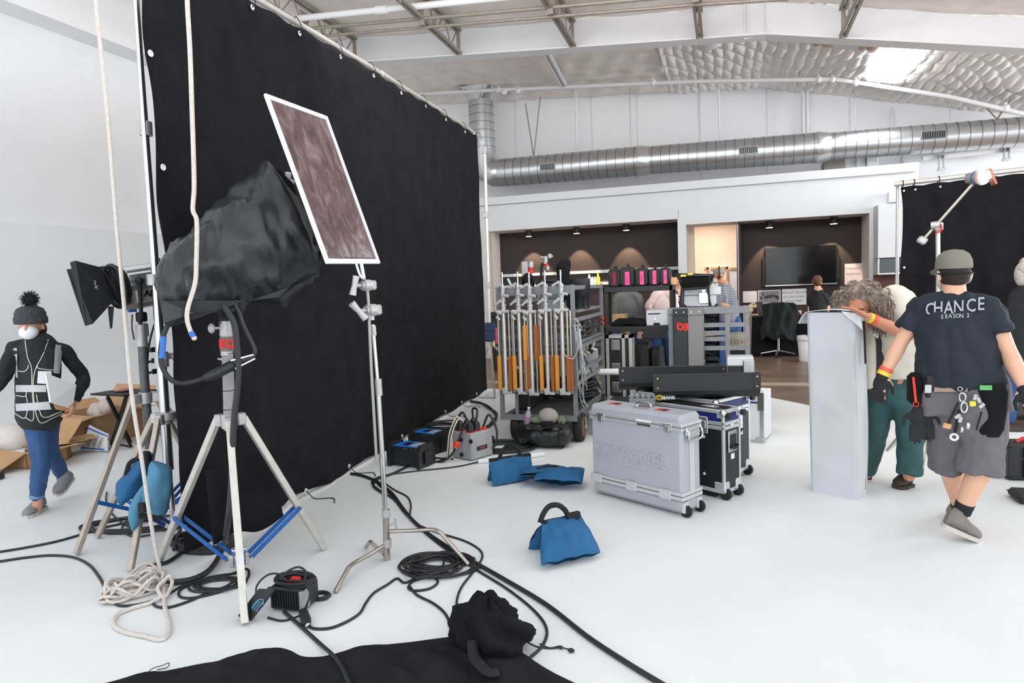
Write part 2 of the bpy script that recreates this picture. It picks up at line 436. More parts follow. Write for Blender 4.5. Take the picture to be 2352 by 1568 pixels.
# sprinkler main along the far wall
b = B(); pp = [aY(*p, 15.0) for p in ((850, 223), (925, 218), (1130, 207), (1340, 198), (1600, 187), (1915, 182), (2180, 222), (2352, 262))]
b.tube(pp, .045, 10)
for px, py in ((1145, 203), (1158, 207), (1190, 204), (1500, 186), (1880, 178), (1912, 178), (1965, 186), (2310, 244)):
    q = aY(px, py+4, 15.0); b.ell(q, (.07, .065, .07)); b.cyl(q, q+V((0, 0, .1)), .022)
solo(b, 'sprinkler_pipe', M_pipew, 'long white sprinkler pipe following the roof line along the far wall', 'pipe')
# round galvanised duct with collars, riser and vents
Yd = 15.35
t = thing('air_duct', 'long round galvanised air duct with reducers and a riser at its left end', 'duct', (-5.2, Yd, 3.9))
cen = [aY(1150, 397, Yd), aY(1480, 369, Yd), aY(1890, 338, Yd), aY(2352, 302, Yd), aY(2500, 290, Yd)]
dirx = (cen[2]-cen[0]).normalized()
for c_ in cen: c_.y = Yd
rad = [.325, .305, .275, .25]
b = B(); b.tube([cen[0], cen[1]], rad[0], 28); b.tube([cen[1], cen[2]], rad[1], 28); b.tube([cen[2], cen[3], cen[4]], rad[2], 28)
el = cen[0]; top = V((aY(1104, 225, Yd).x, Yd, aY(1104, 225, Yd).z)); rx = top.x
b.tube([V((rx, Yd, el.z+.55)), V((rx+.01, Yd, el.z+.33)), V((rx+.09, Yd, el.z+.1)), V((rx+.28, Yd, el.z+.01)), V((rx+.55, Yd, el.z)), cen[0]], rad[0]*.99, 28)
b.obj('duct_pipe', M_galv, t, True)
b = B(); b.tube([V((rx, Yd, el.z+.5)), V((rx, Yd, top.z-.05))], .30, 28); b.obj('riser', M_galv, t, True)
b = B(); zt = roofz(rx)
b.loft([[V((rx+.30*math.cos(a), Yd+.30*math.sin(a), top.z-.08)) for a in [2*PI*j/24+PI/24 for j in range(24)]],
        [V((rx+max(-1, min(1, 1.42*math.cos(a)))*.42, Yd+max(-1, min(1, 1.42*math.sin(a)))*.42, zt-.02)) for a in [2*PI*j/24+PI/24 for j in range(24)]]], False)
b.obj('transition_hood', M_galv, t, True)
b = B()
for k in (1, 2):
    c_ = cen[k]; b.tube([c_-dirx*.13, c_-dirx*.10, c_+dirx*.05, c_+dirx*.13], [rad[k-1]+.012, rad[k-1]+.02, rad[k]+.02, rad[k]+.004], 28)
b.obj('reducer_collar', mat('bright_galvanised', (222, 224, 226), .28, .9), t, True)
b = B()
for (a_, b_, r) in ((cen[0], cen[1], rad[0]), (cen[1], cen[2], rad[1]), (cen[2], cen[4], rad[2])):
    L = (b_-a_).length; n = int(L/.19)
    for i in range(1, n):
        q = a_.lerp(b_, i/n); b.tube([q-dirx*.006, q+dirx*.006], r+.006, 28, caps=False)
for i in range(6):
    q = V((rx, Yd, el.z+.62+.19*i)); b.tube([q, q+V((0, 0, .012))], .306, 28, caps=False)
b.obj('seam_ring', M_galvdark, t, True)['kind'] = 'stuff'
for px, py, r, w in ((1258, 383, rad[0], .36), (1719, 345, rad[1], .38), (2144, 310, rad[2], .42)):
    q = aY(px, py, Yd-r); c_ = cen[0].lerp(cen[3], (q.x-cen[0].x)/(cen[3].x-cen[0].x)); 
    ang = math.asin(max(-.9, min(.9, (q.z-c_.z)/r))); nrm = V((0, -math.cos(ang), math.sin(ang))); uv = V((0, math.sin(ang), math.cos(ang)))
    o = c_+nrm*(r+.015); xx = dirx; uu = xx.cross(nrm)*-1
    Rm = Matrix((xx, uu, nrm)).transposed()
    f = B(); f.box(o, (w, .16, .03), Rm, .004); fo = f.obj('air_vent', mat('vent_grey', (168, 168, 168), .4, .7), t, True)
    f = B(); f.box(o+nrm*.017, (w-.03, .13, .006), Rm); f.obj('vent_slot', M_black, fo); fo_ch = fo.children[0]
    f2 = B(); 
    for i in range(9): f2.box(o+nrm*.019+xx*((i-4)*(w-.05)/9.0), (.006, .12, .006), Rm)
    f2.obj('vent_blade', M_galv, fo)
    for ch in fo.children: ch.matrix_basis = wm(t).inverted()
# duct hanger rods, pipes and wires
for px, y0, y1, r, lb, c_ in ((1182, 226, 362, .008, 'thin grey hanger rod left of the crossed pair', 0), (1322, 208, 352, .022, 'white drop pipe with a hooked top above the duct', 1), (1446, 200, 340, .008, 'thin hanger rod between the white drop pipe and the ridge', 0),
        (1603, 192, 330, .008, 'thin hanger rod left of the white rod by the ridge', 0), (1650, 186, 327, .02, 'white drop rod beside a thin hanger rod', 1), (1962, 204, 306, .008, 'thin hanger rod right of the double white pipes', 0), (2180, 212, 286, .008, 'thin hanger rod above the right vent of the duct', 0)):
    p0, p1 = aY(px, y0, 15.7), aY(px+3, y1, 15.7); b = B()
    pts = [p0, p1] if px != 1322 else [p0+V((-.14, 0, .05)), p0+V((-.03, 0, .03)), p0+V((0, 0, -.06)), p1]
    b.tube(pts, r, 8); solo(b, 'hanger_rod', M_pipew if c_ else M_galv, lb, 'rod', 'hanger rods above the duct')
for (a_, lb) in (((1207, 238), 'grey slanting hanger strut, left leg of the crossed pair'), ((1241, 222), 'grey slanting hanger strut, right leg of the crossed pair')):
    b = B(); b.tube([aY(*a_, 15.7), aY(1226, 360, 15.6)], .014, 6); solo(b, 'hanger_strut', M_truss, lb, 'strut', 'hanger rods above the duct')
for px, lb in ((1846, 'white vertical wall pipe, left of the pair under the ridge'), (1856, 'white vertical wall pipe, right of the pair under the ridge')):
    b = B(); b.tube([aY(px-3, 182, 16.2), aY(px, 345, 16.2)], .035, 10); solo(b, 'wall_pipe', M_pipew, lb, 'pipe', 'double wall pipes')
b = B(); q = lambda x, y: aY(x, y, 16.42)
b.tube(cr([q(2046, 320), q(2045, 262), q(2048, 245), q(2053, 262), q(2054, 320)], 4), .014, 6); solo(b, 'conduit_loop', M_pipew, 'thin white conduit loop on the far wall above the right duct', 'conduit')
b = B(); b.tube([aY(2352, 186, 15.6), aY(2290, 274, 15.3)], .02, 6); b.tube([aY(2266, 248, 15.5), aY(2290, 274, 15.3)], .014, 6); solo(b, 'hanger_brace', M_truss, 'grey slanting brace with two legs at the far right end of the duct', 'brace')
# smoke detector, fluorescent strip
q = aY(1628, 112, 12.6); b = B(); zr = roofz(q.x); b.lathe([(.05, .0), (.05, -.16), (.03, -.17)], (q.x, 12.6, zr-.0)); o = None
t = thing('ceiling_sensor', 'round white ceiling sensor hanging on a short grey stem under the quilted roof', 'sensor', (q.x, 12.6, zr))
c = B(); c.bx(-.09, .09, -.09, .09, -.22, 0); c.obj('stem', mat('sensor_grey', (140, 150, 150), .6), t)
c = B(); c.lathe([(.09, -.2), (.2, -.24), (.2, -.29), (.13, -.33), (.05, -.34)]); c.obj('sensor_dish', M_wall, t)
p0, p1 = aY(1243, 132, 12.2), aY(1298, 186, 15.2); b = B()
p0.z = roofz(p0.x)-.12; p1.z = roofz(p1.x)-.12
t = thing('strip_light', 'unlit white fluorescent strip light running along the far roof bay', 'ceiling light', p0)
b.bar(p0, p1, .12, .06); b.obj('batten', M_pipew, t, True); b = B(); b.cyl(p0+V((.05, 0, -.06)), p1+V((.05, 0, -.06)), .02); b.cyl(p0+V((-.05, 0, -.06)), p1+V((-.05, 0, -.06)), .02); b.obj('tube', M_wall, t, True)
# wall end, boxes and pipes right of the office front
b = B(); b.bx(xe, 12, 16.2, 16.5, 0, 4.35); struct(b, 'wall_right_end', M_wall)
b = B(); p0, p1 = aY(2118, 362, 15.9), aY(2420, 330, 15.9); b.tube([p0, p1], .07, 12); solo(b, 'wall_pipe', M_pipew, 'thick white horizontal pipe on the wall behind the far right black drape', 'pipe')
for px, py, lb in ((2163, 375, 'short grey pipe bracket, nearest the office front'), (2313, 352, 'short grey pipe bracket, near the right picture edge')):
    p = aY(px, py, 15.8); b = B(); b.bx(p.x-.06, p.x+.06, 15.78, 15.9, p.z-.14, p.z-.09); b.bx(p.x-.05, p.x-.03, 15.78, 15.86, p.z-.1, p.z+.17); b.bx(p.x+.03, p.x+.05, 15.78, 15.86, p.z-.1, p.z+.17)
    solo(b, 'pipe_bracket', M_galv, lb, 'bracket', 'pipe brackets on the end wall')
b = B(); p0, p1 = aY(1940, 378, 16.0), aY(2016, 348, 16.0); b.bx(p0.x, p1.x, 15.9, 16.3, 3.8, p1.z); b.bx(p0.x+.2, p1.x-.25, 15.85, 15.9, 3.84, p1.z-.12, .01); b.bx(p1.x-.24, p1.x-.03, 15.8, 15.9, 3.83, p1.z-.1, .01)
solo(b, 'air_unit', M_wall, 'white equipment box on top of the office roof under the duct', 'equipment box')
b = B(); p0 = aY(1890, 385, 16.0); b.bx(p0.x, p0.x+.42, 15.85, 16.3, 3.8, 4.12, .01); solo(b, 'vent_box', mat('box_grey', (150, 146, 142), .6), 'grey box beside the white equipment box on the office roof', 'equipment box')
# ================================================================= LEFT: DRAPE, STANDS, LAMPS, ROPES
M_duv = mat('black_duvetyne', (27, 27, 30), .95, var=.22, vscale=5, bump=.25, bscale=220, spec=.16)
M_chrome = mat('chrome_tube', (205, 205, 206), .22, .95)
M_stain = mat('stainless_tube', (178, 172, 164), .3, .85, var=.06, vscale=15)
M_alu = mat('brushed_aluminium', (206, 203, 197), .42, .55, var=.08, vscale=14)
M_alud = mat('worn_aluminium', (182, 172, 160), .5, .45, var=.14, vscale=10)
M_cast = mat('cast_aluminium', (186, 184, 184), .5, .55, var=.08, vscale=20)
M_tape = mat('grey_gaffer_tape', (150, 148, 147), .65, var=.12, vscale=16)
M_blue = mat('blue_paint', (22, 92, 170), .4, var=.1, vscale=15)
M_bluetape = mat('blue_tape', (52, 112, 196), .6)
M_red = mat('red_label', (214, 44, 34), .55)
M_cable = mat('black_cable_rubber', (34, 34, 37), .5, var=.1, vscale=20)
M_rope = mat('white_braided_rope', (214, 206, 200), .85, var=.1, vscale=60, bump=.5, bscale=160)
M_foil = mat('black_foil', (50, 51, 54), .36, .25, var=.15, vscale=4, bump=.2, bscale=18)
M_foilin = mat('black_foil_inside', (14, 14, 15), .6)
M_white = mat('white_plastic', (232, 232, 233), .5)
M_sand = mat('blue_sandbag_canvas', (28, 92, 138), .8, var=.12, vscale=7, bump=.3, bscale=90)
M_sandl = mat('faded_blue_canvas', (76, 130, 160), .85, var=.12, vscale=6, bump=.3, bscale=90)
M_web = mat('black_webbing', (26, 26, 28), .85)
def Pln(px, py):      # point on the drape's plane
    A = V((-3.73, 10.04, 0)); d = V((.41, -5.49, 0)); n = V((d.y, -d.x, 0)); r = ray(px, py)
    return CAM + r*(n.dot(A-CAM)/n.dot(r))
# ---- the big black drape on its pipe frame
E0, E1 = V((-3.22, 3.16, 0)), V((-3.745, 10.06, 0))
nd = V((E1.y-E0.y, -(E1.x-E0.x), 0)).normalized()     # faces the camera side (+x)
def zrail(t): return 3.77+.31*t+.03*math.sin(PI*t)
def ztop(t): return zrail(t)-.02*math.sin(t*PI*15)**2
def dr(u, v):
    t = u
    z0 = .10-.07*min(1, u*4)+.015*math.sin(u*40)
    z = z0+(ztop(t)-z0)*v
    w = (.02*math.sin(u*60+v*3+2*nz((u*5, v, 2), 1))+.01*math.sin(u*131+v*5))*(1-.4*v)*max(0, 1-u*2.4)+.03*nz((u*6, v*3, 0), 1.3)+.022*abs(nz((u*22+v*5, v*1.0, 4), 1.0))*max(.25, 1-u*1.5)+.012*nz((u*9, v*9, 8), 1)
    w += .012*math.sin((u*9-v*4)*6)*math.exp(-((u-.1)**2)/.02)
    e = .012*math.sin(v*PI*7)**2
    return E0.lerp(E1, u*(1-2*0)+(e/6.9 if u < .01 else 0))+nd*(w+.02)+V((0, 0, z))
drape = thing('black_drape', 'huge black cloth drape laced to a metal pipe frame, running away across the studio', 'drape', E0)
b = B(); b.grid(dr, 150, 70, True, .006); b.obj('cloth', M_duv, drape, True)
b = B(); b.tube([E0.lerp(E1, t)-nd*.03+V((0, 0, zrail(t)+.05)) for t in [i/10 for i in range(11)]], .028, 12)
b.cyl(E0.lerp(E1, .5)-nd*.03+V((0, 0, zrail(.5)+.05)), E0.lerp(E1, .53)-nd*.03+V((0, 0, zrail(.53)+.05)), .033)
b.obj('frame_pipe', M_alu, drape, True)
b = B(); b.tube([E0.lerp(E1, t)-nd*.06+V((0, 0, .045)) for t in (.12, .98)], .024, 10); b.obj('frame_pipe', M_alud, drape, True)
b = B(); b.tube([E1-nd*.03+V((0, 0, .04)), E1-nd*.03+V((0, 0, ztop(1)+.05))], .026, 12); b.obj('frame_pipe', M_chrome, drape, True)
def grommet(p, r=.016):
    g = B(); g.torus(p+nd*.03, r, .005, nd, 14, 6); g.cyl(p+nd*.024, p+nd*.028, r*.9); return g.obj('grommet', M_white, drape, True)
for px, py in ((336, 124), (365, 385), (409, 893), (415, 1212)): grommet(Pln(px, py))
def tie(p, q, r=.004):
    g = B(); g.tube(cr([p+nd*.03, p+nd*.05+V((0, .01, .04)), q+nd*.02+V((0, 0, .02)), q-nd*.02+V((0, .03, .05)), q-nd*.05, p+nd*.0], 5), r, 5); return g.obj('tie_cord', M_black, drape, True)
for px, py in ((573, 22), (683, 91), (778, 147), (855, 191), (919, 229), (975, 256), (1022, 283), (1066, 306), (1101, 320)):
    p = Pln(px, py); u_ = (p.y-E0.y)/(E1.y-E0.y); p = E0.lerp(E1, u_)+V((0, 0, ztop(u_)-.05)); grommet(p); tie(p, V((p.x, p.y, ztop(u_)+.05)))
for px, py in ((697, 1128), (798, 1087), (920, 1005), (1020, 945), (1058, 925), (1092, 893)):
    p = Pln(px, py); u_ = (p.y-E0.y)/(E1.y-E0.y); p = E0.lerp(E1, u_)+V((0, 0, .07)); grommet(p)
    g = B(); g.tube(cr([p+nd*.03, p+nd*.06+V((0, .02, -.05)), p+nd*.12+V((0, .0, -.064)), p+nd*.25+V((0, .03, -.064)), p+nd*.33+V((0, -.08, -.064))], 5), .004, 5); g.obj('tie_cord', M_black, drape, True)
# ---- stands
def plane_pts(pl, P, dd=0.0): return [on(x, y, P, dd) for x, y in pl]
def combo_stand(name, label, P, collar, feet, mast, mast_r, braces=None, brace_m=None, legw=.036, mast_m=None, legm=None, tapes=()):
    "stand with square tube legs: P column on floor, collar height, foot points, mast pixel list"
    t = thing(name, label, 'light stand', P, 0, 'tripod light stands')
    cz = V((P[0], P[1], collar))
    mp = [V(m) for m in mast]
    b = B(); b.tube(mp, mast_r, 14); b.obj('mast', mast_m or M_chrome, t, True)
    b = B(); b.cyl((P[0], P[1], .1), (P[0], P[1], collar+.02), .018); b.cyl((P[0], P[1], .09), (P[0], P[1], .16), .03); b.obj('centre_tube', M_chrome, t, True)
    b = B(); b.cyl((P[0], P[1], collar-.05), (P[0], P[1], collar+.03), mast_r[0]*1.35 if isinstance(mast_r, list) else mast_r*1.35)
    for f in feet:
        d = V((f[0]-P[0], f[1]-P[1], 0)).normalized(); b.box(cz+d*.07+V((0, 0, -.01)), (.05, .05, .07), (0, 0, math.atan2(d.y, d.x)), .006)
    b.obj('collar', M_cast, t, True)
    for i, f in enumerate(feet):
        f = V(f); d = V((f.x-P[0], f.y-P[1], 0)).normalized(); top = cz+d*.085; f2 = f+V((0, 0, .012))
        b = B(); b.bar(top, f2, legw, legw, V((-d.y, d.x, 0)), .004); lg = b.obj('leg', legm or M_alud, t, True)
        if braces:
            s = V((-d.y, d.x, 0))
            q = top.lerp(f2, braces[0]); h = V((P[0], P[1], braces[1]))+d*.06
            b = B(); b.bar(q+s*.028, h+s*.03, .006, .026, s.cross(q-h)); b.bar(q-s*.028, h-s*.03, .006, .026, s.cross(q-h)); b.obj('brace', brace_m or M_blue, t, True)
            b = B(); b.cyl(q-s*.036, q+s*.036, .007, n=8); b.cyl(h-s*.04, h+s*.04, .007, n=8); b.obj('bolt', M_chrome, t, True)
    if braces:
        b = B(); b.box((P[0], P[1], braces[1]), (.09, .09, .07), None, .01); b.obj('hub', M_cast, t, True)
    return t
# front stand with the wrapped lamp
PF = V((-2.74, 3.1, 0))
fF = [fl(363, 1297), fl(563, 1437), fl(744, 1263)]
m0 = [V((PF.x, PF.y, .90)), on(524, 850, PF), on(521, 790, PF)]
sF = combo_stand('lamp_stand', 'big steel tripod stand with blue braces carrying the foil wrapped lamp', PF, .965, fF, m0, .031, (.66, .13), M_blue, .038, M_tape, M_alu)
b = B()
for py in (812, 853, 897, 940, 955): 
    q = on(525, py, PF); b.cyl(q, q+V((0, 0, .004)), .0325)
b.obj('tape_edge', M_black, sF, True)
b = B(); b.cyl(on(521.5, 815, PF), on(520, 765, PF), .034); b.cyl(on(520, 770, PF), on(519, 737, PF), .036); b.obj('receiver', M_cast, sF, True)
b = B(); q0, q1 = on(521.5, 806, PF), on(520.6, 772, PF); b.cyl(q0, q1, .0365); lab = b.obj('label_band', mat('grey_band', (120, 112, 108), .6), sF, True)
nv = (CAM-PF); nv.z = 0; nv.normalize(); rx_ = V((0, 0, 1)).cross(nv)
b = B(); b.text('EQ', .062, (q0+q1)/2+nv*.039, rx_, (0, 0, 1), .002, bold=.004); b.obj('lettering', M_red, lab)
for ch in lab.children: ch.matrix_basis = wm(sF).inverted()
b = B(); q = on(519, 752, PF); s_ = -rx_; b.cyl(q, q+s_*.07, .008); b.ell(q+s_*.075, (.02, .012, .03), (0, 0, .6)); b.cyl(on(521, 826, PF), on(521, 822, PF)+s_*.05, .012, .004); b.obj('knob', M_cast, sF, True)
# lamp body wrapped in crumpled black foil
S = V((PF.x, PF.y, 0))
pairs = [((353, 652), (371, 692)), ((361, 612), (379, 742)), ((400, 564), (428, 735)), ((455, 511), (500, 712)), ((510, 462), (572, 698)), ((560, 421), (648, 692)), ((611, 379), (727, 632)), ((640, 398), (738, 588))]
lamp1 = thing('wrapped_lamp', 'large film lamp wrapped all over in crumpled black foil, aimed at the gel frame', 'film lamp', (PF.x, PF.y, 1.66), 0)
rings = []; NR = 18
def lerp2(a, b, t): return (a[0]+(b[0]-a[0])*t, a[1]+(b[1]-a[1])*t)
steps = []
for i in range(len(pairs)-1):
    k = 3 if i < 6 else 2
    for j in range(k): steps.append((i+j/k, lerp2(pairs[i][0], pairs[i+1][0], j/k), lerp2(pairs[i][1], pairs[i+1][1], j/k)))
steps.append((7, *pairs[7]))
NR = 44; R0 = []
for (s_, a_, c_) in steps:
    pa, pc = on(*a_, S, -.06+.045*s_), on(*c_, S, -.06+.045*s_); cen_ = (pa+pc)/2; h = (pa-pc)/2
    R0.append([cen_+h*math.cos(2*PI*j/NR)-nv*(h.length*.86*math.sin(2*PI*j/NR)) for j in range(NR)])
cols = [cr([r[j] for r in R0], 4) for j in range(NR)]; m_ = len(cols[0])
for i in range(m_):
    rr = []; cen_ = sum((c[i] for c in cols), V())/NR; e_ = min(1, i/3, (m_-1-i)/3)
    for j in range(NR):
        p = cols[j][i]; d = (p-cen_).normalized(); k_ = -.075*abs(nz(p, 4.2, 3))+.045*abs(nz(p, 8.5, 7))-.03*abs(nz(p, 17, 1))+.016
        rr.append(p+d*k_*max(.15, e_)+V((0, 0, .012*nz(p, 7, 11)))*e_)
    rings.append(rr)
b = B(); b.loft(rings, True, False)
b.add(rings[0], [tuple(range(NR))])
inn = []
cI = sum(rings[-1], V())/NR; ax_ = (cI-sum(rings[-12], V())/NR).normalized()
for p in rings[-1]: inn.append(p.lerp(cI, .12)-ax_*.06)
b.loft([rings[-1], inn], False, False)
b.obj('foil_wrap', M_foil, lamp1, True)
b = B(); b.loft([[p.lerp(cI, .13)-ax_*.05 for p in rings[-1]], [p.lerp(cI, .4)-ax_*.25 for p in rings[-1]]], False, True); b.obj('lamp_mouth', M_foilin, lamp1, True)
b = B()    # loose skirt of foil hanging below the tail and torn bits under the mouth
def strip(pl, dd0, wdt): return [[on(x, y, S, dd0+d*wdt) for x, y in pl] for d in (-1, 1)]
for pl, dd in (([(372, 690), (376, 742), (388, 752), (440, 735), (520, 706), (560, 690)], -.16), ([(575, 690), (640, 682), (700, 650), (728, 625), (724, 615), (660, 660)], -.1), ([(608, 379), (640, 388), (672, 420), (690, 470), (676, 450), (628, 400)], .05), ([(540, 690), (556, 712), (548, 728), (528, 735), (505, 726), (500, 706)], -.12), ([(700, 640), (735, 600), (738, 575), (722, 570), (712, 600)], .1)):
    vs = [on(x, y, S, dd+random.uniform(-.03, .03)) for x, y in pl]; c_ = sum(vs, V())/len(vs)
    b.add([c_-nv*.02]+vs, [(0, i+1, (i+1) % len(vs)+1) for i in range(len(vs))]); b.add([c_-nv*.035]+[v-nv*.015 for v in vs], [(0, (i+1) % len(vs)+1, i+1) for i in range(len(vs))])
b.obj('foil_flap', M_foil, lamp1, True)
b = B(); b.bar(on(516, 742, PF), on(505, 690, PF), .05, .05); b.box(on(520, 705, PF), (.14, .12, .06), None, .01); b.cyl(on(545, 720, PF), on(560, 690, PF), .03); b.obj('yoke', M_black, lamp1, True)
b = B(); q = on(662, 405, PF, .1); b.box(q, (.035, .02, .05), (.3, .2, .4), .004); b.box(on(668, 415, PF, .1), (.05, .02, .02), (.1, .5, .2), .003); b.obj('latch', M_white, lamp1, True)
# its cables: feeder looping with an in-line connector, and the mains drop
t = thing('lamp_feeder_cable', 'thick black cable looping from the wrapped lamp, with connector and blue tape', 'cable', (PF.x, PF.y, .9))
b = B(); b.tube(cr(plane_pts([(535, 690), (548, 715), (560, 748), (578, 785), (586, 806), (580, 820)], PF, -.14), 6), .0125, 8); b.tube(cr(plane_pts([(490, 860), (455, 873), (420, 880), (393, 872), (374, 845), (369, 812), (374, 775), (386, 745), (396, 728)], PF, -.12), 6), .014, 8); b.obj('cable_run', M_cable, t, True)
b = B(); b.tube(plane_pts([(468, 869), (490, 861), (535, 838), (540, 835)], PF, -.13), [.018, .03, .03, .022], 12); b.bar(on(535, 832, PF, -.14), on(585, 816, PF, -.14), .045, .028, bev=.005); b.obj('connector', M_cable, t, True)
b = B(); b.bar(on(530, 828, PF, -.165), on(582, 814, PF, -.165), .008, .008); b.bar(on(540, 846, PF, -.165), on(586, 823, PF, -.165), .008, .008); b.obj('latch_bar', M_chrome, t, True)
b = B(); b.cyl(on(371, 822, PF, -.12), on(375, 772, PF, -.12), .017); b.obj('blue_tape', M_bluetape, t, True)
t = thing('mains_cable', 'thick black cable dropping down the front tripod to the floor and running left', 'cable', fl(525, 1330))
pts = plane_pts([(512, 700), (528, 722), (540, 752), (545, 800), (548, 850), (545, 900), (538, 960), (534, 1040), (530, 1130), (523, 1200)], PF, -.16)
for x, y, z in ((510, 1262, .06), (485, 1305, .03), (450, 1327, .02), (415, 1335, .02), (380, 1337, .02)): pts.append(fl(x, y, z))
b = B(); b.tube(cr(pts, 5), .017, 10); b.obj('cable_run', M_cable, t, True)
# black cloth hung between the legs of the front stand
b = B()
def hang(u, v):
    L = lerp2((508, 1068), (500, 1245), v); Rr = lerp2((606, 1030), (652, 1190), v)
    Lx = lerp2((470, 1078), (490, 1248), v)
    p = on(*lerp2(Lx, Rr, u), PF, .12+.12*u); p += nv*(.03*math.sin(u*9+v*1.5)*v+.015*nz((u*5, v*3, 1), 1.5))
    p.z += .015*math.sin(u*7)*v-.02*math.sin(u*PI)*(1-v)
    return p
b.grid(hang, 30, 20, True, .006)
solo(b, 'black_cloth', M_duv, 'small black cloth hanging between the legs of the front tripod stand', 'cloth')
# ---- left lamp stand with the silver fresnel
PL = V((-3.99, 3.7, 0)); fL = [fl(176, 1276), V((-3.55, 4.06, 0)), V((-4.0, 4.28, 0))]
sL = combo_stand('lamp_stand', 'dark wrapped tripod stand at far left carrying the silver lamp with barn doors', PL, .98, fL, [V((PL.x, PL.y, .6)), on(331, 860, PL), on(326, 770, PL)], .031, (.68, .14), M_blue, .036, mat('dark_tape_wrap', (92, 92, 92), .55, .2, var=.2, vscale=14), M_alud)
b = B(); b.cyl(on(326, 795, PL), on(323, 745, PL), .04, .036); b.box(on(330, 758, PL), (.05, .06, .1), None, .01); b.obj('receiver', M_cast, sL, True)
b = B()
for px, py in ((331, 808), (334, 833), (335, 858)):
    q = on(px, py, PL); b.cyl(q, q+rx_*.05+V((0, 0, .01)), .01, .008); b.box(q+rx_*.055+V((0, 0, .012)), (.015, .03, .035))
b.obj('knob', M_black, sL, True)
lamp2 = thing('fresnel_lamp', 'silver ribbed film lamp with black barn doors facing left', 'film lamp', (PL.x, PL.y, 1.58))
M_rib = mat('silver_lamp_body', (208, 210, 213), .28, .85); M_ribg = mat('lamp_housing_grey', (168, 164, 160), .45, .4); M_barn = mat('black_barn_door', (40, 40, 43), .65, var=.2, vscale=18)
F0, F1 = on(280, 655, PL, -.08), on(372, 640, PL, .04); axd = (F1-F0).normalized(); upd = (V((0, 0, 1))-axd*axd.z).normalized(); sd = axd.cross(upd)
b = B(); n = 40
def bodyring(p, k):
    out = []
    for j in range(n):
        a = 2*PI*j/n; r = .115*k*(1+(.035 if j % 2 else 0)); out.append(p+sd*r*math.cos(a)+upd*(r*math.sin(a)+.01))
    return out
b.loft([bodyring(F0, .96), bodyring(F0+axd*.01, 1), bodyring(F1, 1), bodyring(F1+axd*.012, .9)], False); b.obj('lamp_body', M_rib, lamp2, True)
b = B(); b.box((F0+F1)/2-upd*.09, (.22, .22, .1), Matrix((axd, sd, upd)).transposed(), .015); b.cyl(F0-upd*.15, F1-upd*.15, .03); b.obj('housing', M_ribg, lamp2, True)
b = B(); o_ = (F0+F1)/2-upd*.085+axd*.005
side = sd if sd.dot(nv) > 0 else -sd
b.text('ARRI', .062, o_+side*.112, V((0, 0, 1)).cross(side), V((0, 0, 1)), .001, bold=.003); b.obj('lettering', M_black, lamp2, True)
b = B(); b.cyl(F0-axd*.035, F0+axd*.0, .135); b.torus(F0-axd*.045, .145, .014, axd); b.obj('front_ring', M_black, lamp2, True)
b = B(); q0, q1 = on(319, 645, PL, -.16), on(325, 728, PL, -.14); b.tube([q0, on(321, 665, PL, -.17), on(323, 700, PL, -.17), q1, on(322, 742, PL, -.02)], .014, 8); b.ell(q0, (.03, .03, .03)); b.box(on(325, 728, PL, -.1), (.04, .08, .07), None, .01); b.obj('yoke', M_black, lamp2, True)
b = B(); b.box(F1+upd*.13, (.02, .03, .04)); b.box(F0-upd*.17+axd*.03, (.02, .06, .05)); b.obj('blue_tape', M_bluetape, lamp2, True)
def leaf(pl, dds, th=.006):
    vs = [on(x, y, PL, d) for (x, y), d in zip(pl, dds)]; n_ = (vs[1]-vs[0]).cross(vs[2]-vs[0]).normalized()*th
    g = B(); m = len(vs); g.add(vs+[v+n_ for v in vs], [tuple(range(m)), tuple(range(2*m-1, m-1, -1))]+[(i, (i+1) % m, m+(i+1) % m, m+i)[::-1] for i in range(m)]); return g
near = leaf([(161, 604), (174, 600), (231, 615), (262, 690), (213, 744), (199, 747)], [-.30, -.30, -.17, -.17, -.30, -.30]).obj('barn_door', M_barn, lamp2, True)
b = B(); c_ = on(219, 655, PL, -.25); nn = nv; b.text('2', .035, on(218, 649, PL, -.262), (V((0, 0, 1)).cross(nv)+V((0, 0, -.4))).normalized(), V((.3, 0, 1)).normalized(), .001); b.text('K', .035, on(222, 660, PL, -.262), (V((0, 0, 1)).cross(nv)+V((0, 0, -.4))).normalized(), V((.3, 0, 1)).normalized(), .001); b.obj('lettering', mat('chalk', (170, 170, 172), .8), lamp2, True)
leaf([(155, 618), (164, 617), (212, 744), (198, 748)], [-.22, .18, .18, -.22]).obj('barn_door', M_barn, lamp2, True)
leaf([(236, 611), (262, 640), (228, 660), (178, 622)], [.12, .12, .2, .22]).obj('barn_door', M_barn, lamp2, True)
leaf([(250, 704), (262, 703), (258, 752), (255, 755), (251, 720)], [-.12, .05, .0, -.02, -.1]).obj('barn_door', M_barn, lamp2, True)
b = B(); 
for a_, c_ in (((236, 613), (258, 617)), ((258, 617), (262, 632)), ((240, 625), (268, 672)), ((262, 702), (276, 700)), ((262, 640), (275, 690))): b.bar(on(*a_, PL, -.12), on(*c_, PL, -.1), .012, .012)
b.obj('door_bracket', M_black, lamp2, True)
b = B(); b.tube(cr(plane_pts([(304, 722), (303, 750), (308, 780)], PL, -.05), 5), .005, 6); b.obj('cord', M_cable, lamp2, True)
b = B(); b.tube(cr(plane_pts([(356, 740), (346, 775), (340, 810), (338, 850)], PL, .0), 5), .007, 6); solo(b, 'lamp_cable', M_cable, 'thin black cable hanging down beside the dark wrapped far left stand', 'cable', origin=on(338, 850, PL))
